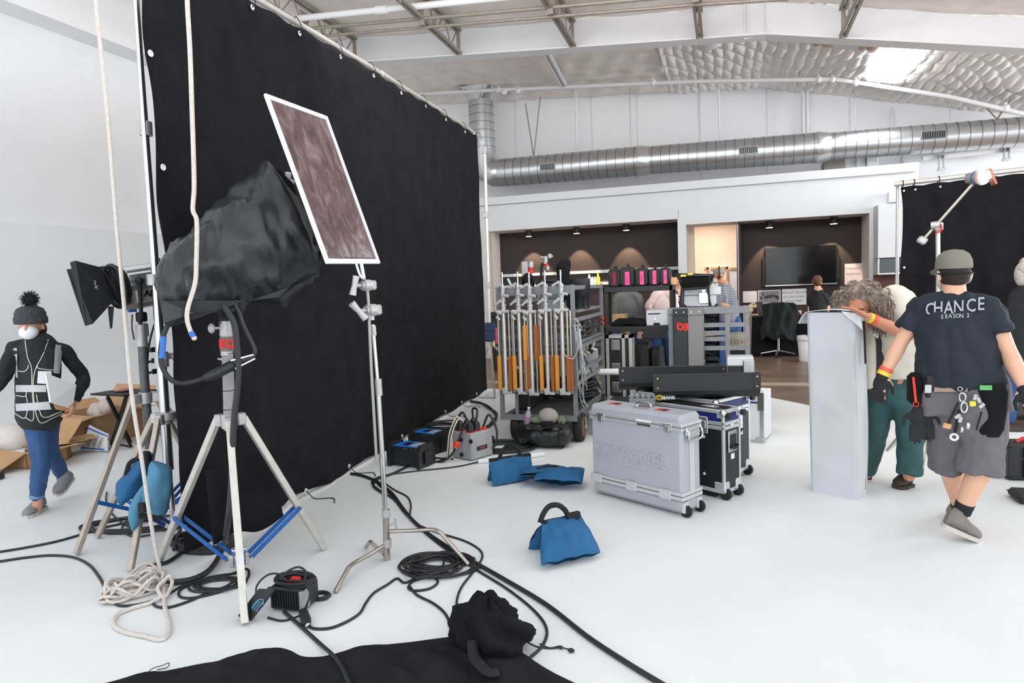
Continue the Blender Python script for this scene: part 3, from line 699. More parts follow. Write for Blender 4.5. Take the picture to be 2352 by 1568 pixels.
# ---- stand holding the near end of the drape
PB = V((-3.67, 3.55, 0)); fB = [fl(299, 1316), fl(224, 1236), V((-3.45, 4.05, 0))]
mast = [on(378, 970, PB), on(374, 850, PB), on(358, 560, PB), on(342, 330, PB), on(332, 150, PB), on(326, 40, PB), on(318, -120, PB)]
mast[0].z = .5
for q in mast: q.x, q.y = PB.x+(q.x-PB.x), PB.y
sB = combo_stand('drape_stand', 'chrome tripod stand holding the near end of the drape, blue sandbags on its legs', PB, .87, fB, mast, [.034, .032, .026, .024, .02, .02, .02], (.62, .13), M_blue, .036, M_chrome, M_alud)
b = B(); b.cyl(on(372, 842, PB), on(370, 808, PB), .045); b.box(on(380, 818, PB), (.06, .05, .04)); b.cyl(on(336, 312, PB), on(334, 280, PB), .04); b.cyl(on(383, 962, PB), on(382, 946, PB), .06); b.cyl(on(353, 655, PB), on(352, 630, PB), .042); b.obj('mast_clamp', M_cast, sB, True)
b = B(); b.cyl(on(385, 820, PB), on(400, 818, PB), .008); b.box(on(400, 818, PB), (.02, .02, .05)); b.cyl(on(400, 962, PB), on(412, 962, PB), .01); b.obj('knob', M_cast, sB, True)
# sandbags: built once, flat saddle of two pouches joined by a handle strip
def pouch(w, h, d, seed, gather=.0, skew=.0):
    g = B()
    def f(u, v, s):
        x = (u-.5)*w*(1-gather*v**1.5)+skew*(1-v)*w; z = v*h; k = (math.sin(PI*min(1, max(0, u)))**.55)*(math.sin(PI*min(1, v*.92+.04))**.6)
        return V((x*(1+.05*nz((v*3, seed, 0), 1)), s*d*.5*k*(1+.25*nz((u*3, v*3, seed), 1))*(1.15-.5*v)+s*gather*.02*math.sin(u*26+v*3)*v*(1-v)*3+.014*nz((u*6, v*4, seed+2), 1), z+.015*nz((u*4, seed, 3), 1)))
    vs = []; n, m = 20, 16
    for s in (1, -1):
        g.grid(lambda u, v: f(u if s > 0 else 1-u, v, s), n, m)
    return g
def xf(g, M_):
    o = B(); o.v = [M_ @ v for v in g.v]; o.f = g.f; o.s = g.s; o.m = g.m; return o
def sandbag(label, loc, rz, lean=(.5, -.5), w=.34, h=.26, d=.11, roll=0.0, m=None, handle=True, seed=0, tape=None, hx=0.0, gather=.05, skew=(0, 0)):
    "two pouches hinged along a top seam, standing like a tent"
    t = thing('sandbag', label, 'sandbag', loc, rz, 'blue sandbags')
    apex = h*math.cos(lean[0])*.98
    for i, a in enumerate(lean):
        g = pouch(w, h, d, seed+i*3, gather, skew[i])
        M_ = Matrix.Translation((0, 0, apex)) @ Matrix.Rotation(a, 4, 'X') @ Matrix.Translation((0, 0, -h)) @ Matrix.Rotation(roll*(1 if i else -1), 4, 'Y')
        xf(g, M_).obj('pouch', m or M_sand, t)
    b = B(); b.bx(-w*.5*(1-gather), w*.5*(1-gather), -.022, .022, apex-.03, apex+.004, .004); b.obj('seam_strip', M_web, t)
    if handle:
        b = B(); b.tube(cr([(-.10+hx, 0, apex), (-.075+hx, .0, apex+.05), (-.03+hx, .01, apex+.085), (.03+hx, .01, apex+.085), (.075+hx, 0, apex+.05), (.10+hx, 0, apex)], 5), .011, 8, sq=(1, 1.6)); b.obj('handle', M_web, t)
    if tape:
        b = B(); b.box((hx+tape[0], -.02, apex+tape[1]), tape[2], tape[3] if len(tape) > 3 else None, .004); b.obj('tape_tab', M_web, t)
    return t
def hangbag(label, P, top, prof, dd, m, seed):
    "bag slung over a leg: prof is a list of (left px, right px, row px)"
    t = thing('sandbag', label, 'sandbag', on(*top, P, dd), 0, 'blue sandbags')
    g = B(); rr = []
    for k, (xl, xr, y) in enumerate(prof):
        a, c = on(xl, y, P, dd), on(xr, y, P, dd); cc = (a+c)/2; h = (c-a)/2; kk = math.sin(PI*(k+.4)/(len(prof)-.2))**.5*.075
        rr.append([cc+h*math.cos(2*PI*j/24)*(1+.06*nz((k, j*.5, seed), .9))+nv*kk*math.sin(2*PI*j/24)*(1+.3*nz((k*.8, j*.4, seed+5), 1)) for j in range(24)])
    R2 = []
    for j in range(24):
        R2.append(cr([r[j] for r in rr], 4))
    g.loft([[R2[j][i] for j in range(24)] for i in range(len(R2[0]))]); g.obj('pouch', m, t, True)
    return t
bagA = hangbag('darker blue sandbag slung over the left leg of the drape stand', PB, (330, 1040), [(345, 352, 1042), (318, 350, 1056), (292, 345, 1085), (268, 335, 1108), (266, 322, 1130), (269, 296, 1148), (276, 282, 1160)], -.28, M_sand, 2)
b = B(); b.tube(cr(plane_pts([(318, 1052), (299, 1062), (292, 1080), (290, 1092)], PB, -.3), 5), .009, 6, sq=(1, 1.6)); b.obj('handle', M_web, bagA, True)
b = B(); b.box(on(336, 1052, PB, -.33), (.05, .05, .09), (.2, .1, .3), .01); b.obj('seam_strip', M_web, bagA, True)
bagB = hangbag('paler faded blue sandbag hanging in front on the drape stand', PB, (360, 1080), [(346, 362, 1060), (340, 392, 1072), (338, 396, 1090), (328, 395, 1125), (325, 390, 1155), (330, 382, 1178), (345, 370, 1184)], -.46, M_sandl, 6)
g = B(); rr = []
for k, (xl, xr, y) in enumerate([(326, 342, 1115), (308, 338, 1140), (296, 333, 1165), (294, 328, 1190), (300, 316, 1210), (304, 309, 1217)]):
    a, c = on(xl, y, PB, -.44), on(xr, y, PB, -.44); cc = (a+c)/2; h = (c-a)/2; kk = .06*math.sin(PI*(k+.5)/6.2)**.5
    rr.append([cc+h*math.cos(2*PI*j/20)+nv*kk*math.sin(2*PI*j/20) for j in range(20)])
g.loft(rr); g.obj('pouch', M_sandl, bagB, True)
b = B(); b.bar(on(318, 1184, PB, -.52), on(372, 1188, PB, -.5), .03, .03, bev=.006); b.box(on(327, 1165, PB, -.56), (.05, .03, .06), None, .006); b.obj('seam_strip', M_web, bagB, True)
# ---- gel frame
gq = [(607, 215), (750, 268), (872, 605), (750, 605)]
dg_ = [.459, .531, .538, .466]; GP = [ray(*q)*d for q, d in zip(gq, dg_)]
bm = (GP[2]+GP[3])/2; kk = math.hypot(2.05, 3.5)/math.hypot(bm.x, bm.y); GP = [CAM+p*kk for p in GP]
gx = (GP[1]-GP[0]).normalized(); gy = (GP[0]-GP[3]).normalized(); gn = gx.cross(gy).normalized()
gel = thing('gel_frame', 'white metal frame with a reflective mauve brown gel sheet, tilted on the grip stand', 'gel frame', (GP[2]+GP[3])/2)
for i in range(4):
    a_, c_ = GP[i], GP[(i+1) % 4]; inw = ((sum(GP, V())/4)-(a_+c_)/2).normalized()*.013
    b = B(); e = (c_-a_).normalized()*.002; b.bar(a_+inw+e, c_+inw-e, .028, .016, gn, .002); b.obj('frame_bar', M_white, gel, True)
M_gel = bpy.data.materials.new('mauve_gel'); M_gel.use_nodes = True; nt = M_gel.node_tree; pb = nt.nodes['Principled BSDF']
tc = nt.nodes.new('ShaderNodeTexCoord'); mp = nt.nodes.new('ShaderNodeMapping'); mp.inputs['Scale'].default_value = (3, 3, 1.3); n1 = nt.nodes.new('ShaderNodeTexNoise'); n1.inputs['Scale'].default_value = 3.2; n1.inputs['Detail'].default_value = 9; n1.inputs['Distortion'].default_value = 1.6
cr_ = nt.nodes.new('ShaderNodeValToRGB'); cr_.color_ramp.elements[0].position = .32; cr_.color_ramp.elements[0].color = rgb((74, 58, 60)); cr_.color_ramp.elements[1].position = .72; cr_.color_ramp.elements[1].color = rgb((140, 121, 127))
e_ = cr_.color_ramp.elements.new(.5); e_.color = rgb((102, 79, 82))
nt.links.new(tc.outputs['Object'], mp.inputs[0]); nt.links.new(mp.outputs[0], n1.inputs['Vector']); nt.links.new(n1.outputs['Fac'], cr_.inputs[0]); nt.links.new(cr_.outputs[0], pb.inputs['Base Color'])
pb.inputs['Roughness'].default_value = .18; pb.inputs['Specular IOR Level'].default_value = .6; pb.inputs['Alpha'].default_value = .93
bp = nt.nodes.new('ShaderNodeBump'); bp.inputs['Strength'].default_value = .25; bp.inputs['Distance'].default_value = .02; nt.links.new(n1.outputs['Fac'], bp.inputs['Height']); nt.links.new(bp.outputs[0], pb.inputs['Normal'])
b = B()
def gs(u, v):
    p = GP[3]+(GP[2]-GP[3])*(.03+.94*u)+(GP[0]-GP[3])*(.018+.964*v)
    w_ = math.sin(PI*u)*math.sin(PI*v)
    return p+gn*(.012*nz((u*3, v*5, 2), 1)*w_+.02*math.exp(-((u-.45-.3*(.4-v))**2)/.006)*math.exp(-v*v/.05)*w_)
b.grid(gs, 30, 40, True, .001); b.obj('gel_sheet', M_gel, gel, True)
b = B(); pA, pB_ = GP[3]+(GP[2]-GP[3])*.5, on(838, 645, V((-2.085, 3.48, 0)))
b.cyl(GP[3].lerp(GP[2], .62), on(836, 640, V((-2.085, 3.48, 0))), .0105); b.tube(cr([GP[3].lerp(GP[2], .52), on(826, 630, V((-2.085, 3.48, 0))), on(832, 639, V((-2.085, 3.48, 0)))], 5), .007, 8); b.obj('frame_pin', M_white, gel, True)
# ---- grip stand (C-stand)
PC = fl(889, 1286)
cst = thing('grip_stand', 'polished steel grip stand with turtle legs holding the gel frame', 'grip stand', PC)
c0, c1, c2, c3 = PC+V((0, 0, .0)), on(889, 1170, PC), on(869, 885, PC), on(853, 745, PC)
b = B(); b.cyl(on(889, 1286, PC), on(886, 1170, PC), .021); b.obj('base_post', M_stain, cst, True)
b = B(); b.tube([on(889, 1275, PC), on(886, 1190, PC), on(869, 900, PC)], .0165, 12); b.obj('lower_riser', M_chrome, cst, True)
b = B(); b.tube([on(870, 905, PC), on(856, 745, PC)], .012, 12); b.obj('upper_riser', M_chrome, cst, True)
b = B(); b.cyl(on(871, 908, PC), on(868.5, 870, PC), .021); b.cyl(on(859, 770, PC), on(857, 748, PC), .016); b.obj('riser_collar', M_cast, cst, True)
b = B(); q = on(893, 1204, PC); b.cyl(on(888, 1205, PC), on(909, 1202, PC), .007); b.cyl(on(908, 1192, PC), on(911, 1214, PC), .008); b.obj('tee_knob', M_cast, cst, True)
b = B(); b.cyl(on(890, 1255, PC), on(889, 1238, PC), .026); b.cyl(on(887, 1186, PC), on(886.5, 1170, PC), .025); b.obj('leg_collar', M_cast, cst, True)
for ptsx in (([(896, 1220, .27), (950, 1218, None), (992, 1216, None), (1012, 1222, None)], (1076, 1300)), ([(884, 1252, .13), (846, 1275, None), (815, 1292, None), (800, 1304, None)], (770, 1364)), ([(882, 1272, .09), (866, 1258, None), (852, 1245, None), (848, 1246, None)], (842, 1257))):
    pl, ft = ptsx; F_ = fl(*ft); pts = []
    n_ = len(pl)
    for i, (x, y, z) in enumerate(pl):
        tt = i/(n_)*.8; base = PC.lerp(F_, tt); base.z = 0; pts.append(on(x, y, base if i else PC))
    pts.append(F_+V((0, 0, .012)))
    b = B(); b.tube(cr(pts[:-1], 5)+[pts[-1]], .0125, 10); b.obj('leg', M_stain, cst, True)
def griphead(parent, c, ax, hd, s=1.0, world=True):
    "knuckle: disc pair on axis ax with a T handle"
    g = B(); ax = V(ax).normalized(); u, w_, _ = frame(ax)
    g.cyl(c-ax*.02*s, c+ax*.02*s, .03*s); g.cyl(c+ax*.02*s, c+ax*.035*s, .022*s)
    g.box(c-ax*.03*s, (.045*s, .045*s, .05*s), None, .008*s); o = g.obj('grip_head', M_cast, parent, world)
    g = B(); hd = V(hd).normalized(); h0 = c+ax*.075*s; g.cyl(c+ax*.03*s, h0, .010*s); g.tube([h0-hd*.05*s, h0, h0+hd*.05*s], [.019*s, .014*s, .019*s], 10); g.obj('t_handle', M_cast, parent, world)
lf = -(V((0, 0, 1)).cross(nv))
griphead(cst, on(853, 712, PC, -.01), (lf+nv*.5), V((.1, 0, 1))+lf*.9, 1.25)
griphead(cst, on(842, 655, PC, -.02), (lf+nv*.45), V((0, 0, 1))-lf*.25, 1.15)
b = B(); b.cyl(on(852, 735, PC), on(850, 700, PC), .022); b.box(on(866, 712, PC), (.02, .02, .07), (0, .5, .3), .004); b.obj('grip_head', M_cast, cst, True)
b = B(); b.tube([on(843, 660, PC, -.02), on(846, 690, PC, -.03), on(853, 850, PC, -.03), on(865, 1058, PC, -.03)], .0095, 10); b.obj('grip_arm', mat('dull_steel_arm', (158, 158, 154), .45, .5), cst, True)
# ---- ropes
rt = fl(372, 1334)
pts = plane_pts([(214, -160), (220, 0), (246, 250), (268, 520), (285, 700), (302, 900), (325, 1050), (345, 1190), (368, 1310)], rt, .0)
pts += [fl(376, 1345, .03), fl(378, 1390, .013), fl(388, 1430, .013), fl(386, 1455, .013), fl(368, 1468, .013), fl(330, 1460, .013), fl(285, 1450, .013), fl(262, 1435, .013), fl(268, 1412, .013), fl(300, 1397, .013), fl(345, 1384, .013), fl(375, 1366, .03)]
pts[0].z = min(pts[0].z, 6.6)
rope = thing('hanging_rope', 'long white rope hanging from the ceiling down to a heap on the floor', 'rope', rt)
b = B(); b.tube(cr(pts, 8), .0115, 8); b.obj('rope_line', M_rope, rope, True)
random.seed(5)
b = B(); pc_ = fl(312, 1360)
a1, a2 = fl(235, 1395)-pc_, fl(345, 1325)-pc_
for k in range(19):
    r1 = random.uniform(.45, 1.0); r2 = random.uniform(.35, .85); off = V((random.uniform(-.05, .05), random.uniform(-.04, .04), 0)); th = random.uniform(-.35, .35)
    L_ = (fl(240, 1392)-fl(385, 1330)).length/2; ux = (fl(385, 1335)-fl(240, 1392)).normalized(); uy = V((-ux.y, ux.x, 0)); lp = []
    for j in range(26):
        a = 2*PI*j/26; x = math.cos(a)*L_*r1*.92; y = math.sin(a)*.13*r2; lp.append(pc_+off+ux*(x*math.cos(th*.4)-y*math.sin(th))+uy*(y+x*th*.1)+V((0, 0, .012+.0052*k*(.6+.4*math.cos(3*a+k)))))
    b.tube(lp, .0088, 7, closed=True)
b.tube(cr([fl(368, 1345, .04), fl(388, 1322, .1), fl(395, 1340, .05), fl(378, 1372, .02), fl(362, 1350, .05), fl(380, 1330, .07), fl(392, 1330, .04)], 6), .0105, 7)
b.obj('rope_coil', M_rope, rope, True)
PR = V((-2.72, 2.86, 0))
r2 = thing('hanging_rope', 'short white rope end with blue tape dangling in front of the wrapped lamp', 'rope', on(445, 775, PR))
pr_ = plane_pts([(427, -160), (430, 0), (436, 110), (441, 250), (446, 420), (443, 480), (452, 510), (451, 600), (448, 650), (432, 705), (430, 735), (439, 765)], PR); pr_[0].z = min(pr_[0].z, 6.6)
b = B(); b.tube(cr(pr_, 7), .0125, 8); b.obj('rope_line', M_rope, r2, True)
b = B(); b.cyl(on(438, 761, PR), on(444, 773, PR), .0145); b.obj('blue_tape', M_bluetape, r2, True)
b = B(); b.ell(on(446, 776, PR), (.014, .014, .014)); b.obj('rope_end', M_rope, r2, True)
# ================================================================= THINGS ON THE WHITE FLOOR
def flr(pl, r): return [fl(x, y, r) for x, y in pl]
def cable(name, label, runs, r, m=None, k=6, cat='cable', group='cables on the floor', n=8):
    b = B()
    for pl in runs: b.tube(cr(pl if isinstance(pl[0], V) else flr(pl, r), k), r, n)
    return solo(b, name, m or M_cable, label, cat, group)
def coil(b, c, rx, ry, loops, r, rot=0.0, seed=1, spread=.25, lift=1.4, pts=22):
    rnd = random.Random(seed); c = V(c); ca, sa = math.cos(rot), math.sin(rot); P = []
    for k in range(loops):
        kx, ky = 1-spread*rnd.random(), 1-spread*rnd.random(); ox, oy = rx*spread*(rnd.random()-.5), ry*spread*(rnd.random()-.5)
        for j in range(pts):
            a = 2*PI*j/pts+k*.3; x = ox+rx*kx*math.cos(a); y = oy+ry*ky*math.sin(a)
            P.append(c+V((x*ca-y*sa, x*sa+y*ca, r*(1+lift*(k*.55+.5*math.sin(a*2+k))*.6)+.001)))
    P = cr(P[::2], 4)
    for p in P: p.z = max(p.z, r+.001)
    b.tube(P, r, 7); return b
# sandbags on the open floor
d1 = fl(1215, 1105)-fl(1142, 1118); d3 = fl(1348, 1282)-fl(1262, 1302)
sb1 = sandbag('blue sandbag standing like a tent beside a flopped one, black handle up', (fl(1142, 1116)+fl(1215, 1103))/2+V((-.05, .09, 0)), math.atan2(d1.y, d1.x), (.34, -.50), .40, .225, .10, seed=1, tape=(.0, .09, (.055, .02, .06), (0, .2, .2)), gather=.03, skew=(.04, -.06))
sb3 = sandbag('blue sandbag on its own in the open floor, folded under its black handle', (fl(1262, 1300)+fl(1348, 1280))/2+V((-.07, .14, 0)), math.atan2(d3.y, d3.x), (.62, -.85), .40, .27, .13, seed=4, tape=(.12, .005, (.10, .035, .05), (0, 0, .1)), hx=-.05, gather=.34, skew=(.08, -.12))
t = thing('sandbag', 'blue sandbag flopped down flat beside the tent shaped one', 'sandbag', fl(1265, 1118), .25, 'blue sandbags')
g = pouch(.40, .24, .13, 8); xf(g, Matrix.Translation((.06, -.12, .075)) @ Matrix.Rotation(-1.33, 4, 'X') @ Matrix.Rotation(.12, 4, 'Y')).obj('pouch', M_sand, t)
g = pouch(.40, .24, .12, 11); xf(g, Matrix.Translation((-.04, .22, .08)) @ Matrix.Rotation(1.42, 4, 'X') @ Matrix.Translation((0, 0, -.0)) @ Matrix.Rotation(-.1, 4, 'Y')).obj('pouch', M_sand, t)
b = B(); b.tube(cr([(-.16, .06, .07), (-.1, .05, .125), (.02, .06, .145), (.12, .07, .12)], 5), .014, 8, sq=(1, 2)); b.obj('handle', M_web, t)
# helper: an upright box given three floor pixels (left, near corner, right)
def boxaxes(A, N, R):
    A, N, R = fl(*A), fl(*N), fl(*R); x = (N-A); d = (R-N); rz = math.atan2(x.y, x.x); xl = x.length
    u = x.normalized(); v = V((-u.y, u.x, 0)); return N, rz, xl, abs(d.dot(v)), u, v
# two ballasts with blue tops
M_ball = mat('black_ballast_case', (30, 31, 33), .5, var=.15, vscale=12); M_btop = mat('ballast_blue', (30, 118, 204), .4); M_lab = mat('grey_printed_label', (160, 166, 176), .5, var=.2, vscale=90)
def ballast(label, A, N, R, h):
    N_, rz, L, D, u, v = boxaxes(A, N, R); D = max(.2, min(D, .26))
    t = thing('lamp_ballast', label, 'ballast', N_, rz, 'blue topped ballasts')
    b = B(); b.bx(-L+.02, -.02, 0.01, D, .015, h-.02, .012); b.obj('case_body', M_ball, t)
    for x in (-L+.015, -.02):
        b = B(); b.prism([(-.02, .0), (D+.02, .0), (D+.02, h-.05), (D-.02, h), (.03, h), (-.02, h-.06)], .035, (x-.018, 0, 0), (0, 1, 0), (0, 0, 1)); b.obj('end_frame', M_ball, t)
    b = B(); b.bx(-L+.05, -.055, .015, D-.01, h-.022, h-.012, .003); top = b.obj('top_panel', M_btop, t)
    b = B(); b.bx(-L+.13, -L+.2, .05, D-.06, h-.013, h-.010); b.obj('display', mat('dark_display', (40, 20, 30), .3), top)
    b = B(); b.bx(-L*.42, -.07, .03, D-.03, h-.013, h-.011); b.obj('label', M_lab, top)
    b = B()
    for k in range(6): b.cyl((-L+.06+k*(L-.12)/5, .008, h-.035), (-L+.06+k*(L-.12)/5, .012, h-.035), .005, n=8)
    b.bx(-L*.52, -L*.45, .004, .012, h-.042, h-.03); b.obj('front_screw', M_chrome, t)['kind'] = 'stuff'
    b = B(); b.bx(.016, .02, .05, D-.05, .03, h-.06); b.obj('side_grille', M_black, t)
    return t
ballast('black ballast with blue top, the nearer of the two by the drape', (893, 1069), (967, 1078), (991, 1064), .215)
ballast('black ballast with blue top, the farther one behind its twin', (942, 1034), (1004, 1043), (1030, 1032), .215)
# grey distribution box with plugs
N_, rz, L, D, u, v = boxaxes((1040, 1051), (1084, 1060), (1114, 1049)); h = .27
t = thing('distribution_box', 'grey metal power distribution box with black plugs in its red sockets', 'power box', N_, rz)
M_gbox = mat('grey_box_paint', (158, 159, 162), .5, var=.08, vscale=10)
D = max(.3, D)
b = B(); b.bx(-L, 0, 0, D, .01, h, .008); b.obj('case_body', M_gbox, t)
for i in range(2):
    for j in range(3):
        b = B(); x, y = -L*.25-i*L*.5, D*(.2+.3*j); b.cyl((x, y, h), (x, y, h+.006), .045); sk = b.obj('socket', M_red, t)
        if (i, j) not in ((0, 2),):
            b = B(); b.cyl((x, y, h+.004), (x, y, h+.075), .038, .034); b.cyl((x, y, h+.07), (x, y, h+.10), .034, .014); b.obj('plug', M_cable, t)
b = B()
for x, z in ((-L*.5, .05), (-L*.5, .2), (.002, .2)): b.cyl((x, -.012, z), (x, 0, z), .022)
b.obj('rubber_foot', M_black, t)
b = B(); b.bx(.0, .004, D*.25, D*.72, .09, .13); lb = b.obj('label', M_black, t)
b = B(); b.text('19-06', .035, (.006, D*.48, .11), (0, 1, 0), (0, 0, 1), .001); b.obj('lettering', mat('orange_lettering', (200, 110, 50), .5), lb)
b = B(); b.cyl((-.05, D*.6, h), (-.05, D*.6, h+.03), .012); b.cyl((-.06, D*.85, h), (-.06, D*.85, h+.03), .012); b.obj('button', mat('orange_lamp', (244, 90, 50), .4), t)
loc = lambda x, y, z: N_+u*x+v*y+V((0, 0, z))
wc = mat('pale_cable', (206, 198, 186), .6)
for i, (m_, r, P, lb) in enumerate(((wc, .008, [loc(-L*.75, D*.2, h+.1), loc(-L*.82, D*.1, h+.14), loc(-L*.9, -.05, h), loc(-L*.93, -.08, .1), loc(-L*.95, -.09, .01)], 'pale cable draped over the left front edge of the grey power box'),
       (wc, .008, [loc(-L*.7, D*.25, h+.1), loc(-L*.7, D*.05, h+.12), loc(-L*.76, -.06, h-.02), loc(-L*.8, -.08, .1), loc(-L*.76, -.10, .01)], 'pale cable draped beside its twin on the grey power box'),
       (M_cable, .012, [loc(-L*.75, D*.5, h+.1), loc(-L*1.0, D*.5, h+.16), loc(-L*1.25, D*.3, h+.02), loc(-L*1.28, D*.1, .12), loc(-L*1.1, -.05, .013), loc(-L*.9, -.12, .013)], 'thick black cable arching off the left of the grey power box'),
       (M_cable, .011, [loc(-L*.25, D*.2, h+.1), loc(-L*.28, D*.0, h+.08), loc(-L*.4, -.08, h-.08), loc(-L*.55, -.12, .08), loc(-L*.8, -.2, .012), loc(-L*1.5, -.30, .012), fl(905, 1086, .012), fl(868, 1100, .012), fl(858, 1115, .012), fl(880, 1132, .012)], 'black cable with a red collar leaving the front of the grey power box'),
       (M_cable, .012, [loc(-L*.25, D*.8, h+.02), loc(-.02, D*.95, h+.14), loc(.06, D*1.0, h), loc(.05, D*.95, .12), loc(-.1, D*1.1, .013)], 'black cable arching off the right side of the grey power box'),
       (M_cable, .011, [loc(-L*.25, D*.5, h+.1), loc(-L*.3, D*.6, h+.2), loc(-L*.7, D*.75, h+.19), loc(-L*.75, D*.8, h+.09)], 'short black cable looped over the plugs of the grey power box'))):
    cable('power_cable', lb, [P], r, m_, group='cables of the grey power box')
b = B(); p = loc(-L*.42, -.09, .17); b.cyl(p-V((.012, 0, .03)), p+V((.012, 0, .03)), .017); b.torus(p, .03, .008, (0, 1, .3)); solo(b, 'cable_clip', mat('red_orange_collar', (238, 76, 44), .5), 'small red orange collar on the cable in front of the grey power box', 'cable clip')
# floor cables
cable('floor_cable', 'thickest black cable running diagonally from the drape to the lower right', [[(806, 1087), (835, 1093), (866, 1106), (900, 1132), (922, 1162), (946, 1192), (985, 1226), (1050, 1268), (1150, 1325), (1255, 1388), (1350, 1462), (1450, 1528), (1545, 1585)]], .0125)
cable('floor_cable', 'second black cable of the diagonal bundle, bending back under the foreground cloth', [[(868, 1112), (905, 1142), (928, 1172), (955, 1204), (1010, 1250), (1090, 1305), (1165, 1352), (1225, 1400), (1255, 1442), (1246, 1482), (1205, 1520)]], .0075)
cable('floor_cable', 'third black cable twisting beside the diagonal bundle near the drape', [[(1102, 1060), (1045, 1072), (960, 1081), (892, 1090), (866, 1097), (854, 1108), (870, 1124), (905, 1147), (930, 1178), (960, 1205), (1012, 1244)]], .0075)
cable('floor_cable', 'thin black cable looping left of the diagonal bundle', [[(876, 1103), (905, 1124), (935, 1140), (944, 1160), (942, 1182), (952, 1200), (1000, 1221), (1062, 1240), (1098, 1259), (1108, 1278), (1092, 1306), (1062, 1345), (1050, 1375), (1052, 1396), (1072, 1418), (1100, 1432)]], .0068)
t = thing('floor_cable', 'black coil of thin cable right of the grip stand with tails curling off', 'cable', fl(1000, 1305), 0, 'cables on the floor')
b = B(); coil(b, fl(998, 1303), .235, .18, 12, .0072, .25, 3, .6, .9); b.tube(cr(flr([(958, 1325), (930, 1338), (912, 1328), (890, 1342), (858, 1362), (840, 1385), (826, 1408), (795, 1428), (758, 1442), (722, 1443), (704, 1433)], .0072), 6), .0072, 8)
b.tube(cr(flr([(980, 1325), (950, 1334), (938, 1348), (950, 1356), (985, 1352), (1005, 1338), (1000, 1325)], .0072), 5), .0072, 8)
b.tube(cr(flr([(940, 1345), (958, 1366), (995, 1385), (1022, 1408), (1035, 1438), (1036, 1466)], .0072), 5), .0072, 8); b.obj('cable_run', M_cable, t, True)
b = B(); p0, p1 = fl(706, 1434, .022), fl(697, 1406, .022); b.tube([p0, p0.lerp(p1, .3), p1], [.018, .026, .024], 12); b.obj('plug', M_cable, t, True)
b = B(); b.cyl(fl(708, 1437, .014), fl(705, 1431, .02), .014, .018); b.obj('plug_collar', M_white, t, True)
cable('floor_cable', 'black cable from the small black ballast running over the foreground cloth', [[fl(652, 1404, .01), fl(690, 1437, .01), fl(735, 1478, .012), fl(762, 1502, .045), fl(785, 1532, .065), fl(802, 1572, .07), fl(812, 1600, .07)]], .0095)
cable('floor_cable', 'black cable entering at the left edge, upper of the two', [[(-20, 1270), (60, 1257), (130, 1243), (190, 1226), (235, 1212), (290, 1200)]], .0085)
cable('floor_cable', 'black cable entering at the left edge, lower one ending at the rope heap', [[(-20, 1292), (60, 1280), (120, 1275), (170, 1280), (205, 1297), (228, 1325), (246, 1358)]], .0085)
b = B(); coil(b, fl(310, 1206), .36, .19, 4, .010, .35, 8, .3, .7); coil(b, fl(355, 1205), .22, .14, 4, .008, .1, 9, .5, 1.2); b.tube(cr(flr([(245, 1130), (244, 1150), (258, 1180), (290, 1205), (310, 1195), (285, 1200), (282, 1220), (310, 1232), (345, 1228)], .01), 5), .007, 7)
solo(b, 'cable_coil', M_cable, 'messy black cable loops under the sandbags of the drape stand', 'cable', 'cable coils')
b = B(); coil(b, fl(470, 1252), .26, .17, 5, .013, -.05, 12, .35, .8); b.tube(cr(flr([(455, 1190), (420, 1210), (405, 1240), (400, 1262)], .03), 5), .012, 8)
b.tube(cr(flr([(425, 1262), (385, 1290), (345, 1300), (332, 1316), (340, 1332)], .014), 5), .012, 8)
solo(b, 'cable_coil', M_cable, 'thick black cable coil behind the left leg of the front tripod', 'cable', 'cable coils')
b = B(); coil(b, fl(500, 1345), .16, .10, 4, .0075, .3, 21, .5, .8); b.tube(cr(flr([(258, 1382), (280, 1391), (330, 1385), (380, 1367), (420, 1345), (470, 1330), (530, 1318), (560, 1306), (572, 1312), (566, 1332), (540, 1345), (490, 1355), (440, 1378), (390, 1394), (362, 1393), (352, 1386)], .0075), 5), .0075, 8)
b.tube(cr(flr([(545, 1316), (480, 1326), (420, 1350), (412, 1368), (440, 1373), (500, 1360), (550, 1338)], .0075), 5), .0075, 8)
solo(b, 'cable_coil', M_cable, 'thin black cable loops between the rope heap and the front tripod leg', 'cable', 'cable coils')
t = thing('cable_coil', 'dark green black bundled cable snaking in and coiled beside the grey power box', 'cable', fl(1152, 1030), 0, 'cable coils')
M_green = mat('dark_green_cable', (32, 56, 46), .5)
b = B(); coil(b, fl(1150, 1030), .33, .24, 6, .012, .1, 31, .3, .8); b.obj('coil', M_cable, t, True); b = B(); coil(b, fl(1150, 1028), .31, .22, 3, .010, .1, 33, .4, 1.6); b.obj('coil', M_green, t, True)
b = B()
for s_ in (-1, 1): b.tube(cr([p+V((.012*s_*math.cos(i*2.1), .012*s_*math.sin(i*2.1), .012+.012*abs(math.sin(i*2.1)))) for i, p in enumerate(flr([(1082, 923), (1105, 929), (1122, 938), (1138, 950), (1139, 962), (1130, 974), (1117, 985), (1114, 993), (1120, 1000), (1130, 1006), (1133, 1014), (1142, 1022)], .01))], 5), .015, 7)
b.obj('bundle', M_cable, t, True)
b = B(); coil(b, fl(1025, 983), .36, .22, 5, .011, .1, 41, .4, 2.2); solo(b, 'cable_coil', M_cable, 'loose black cable loops behind the farther blue topped ballast', 'cable', 'cable coils')
b = B(); b.tube(cr(flr([(992, 1050), (1010, 1052), (1028, 1053), (1040, 1054)], .009), 4), .009, 7); b.tube(cr(flr([(990, 1062), (1002, 1060), (1015, 1056), (1025, 1051), (1033, 1046)], .009), 4), .009, 7); b.tube(cr(flr([(990, 1058), (1000, 1053), (996, 1049), (988, 1052)], .009), 4), .009, 7)
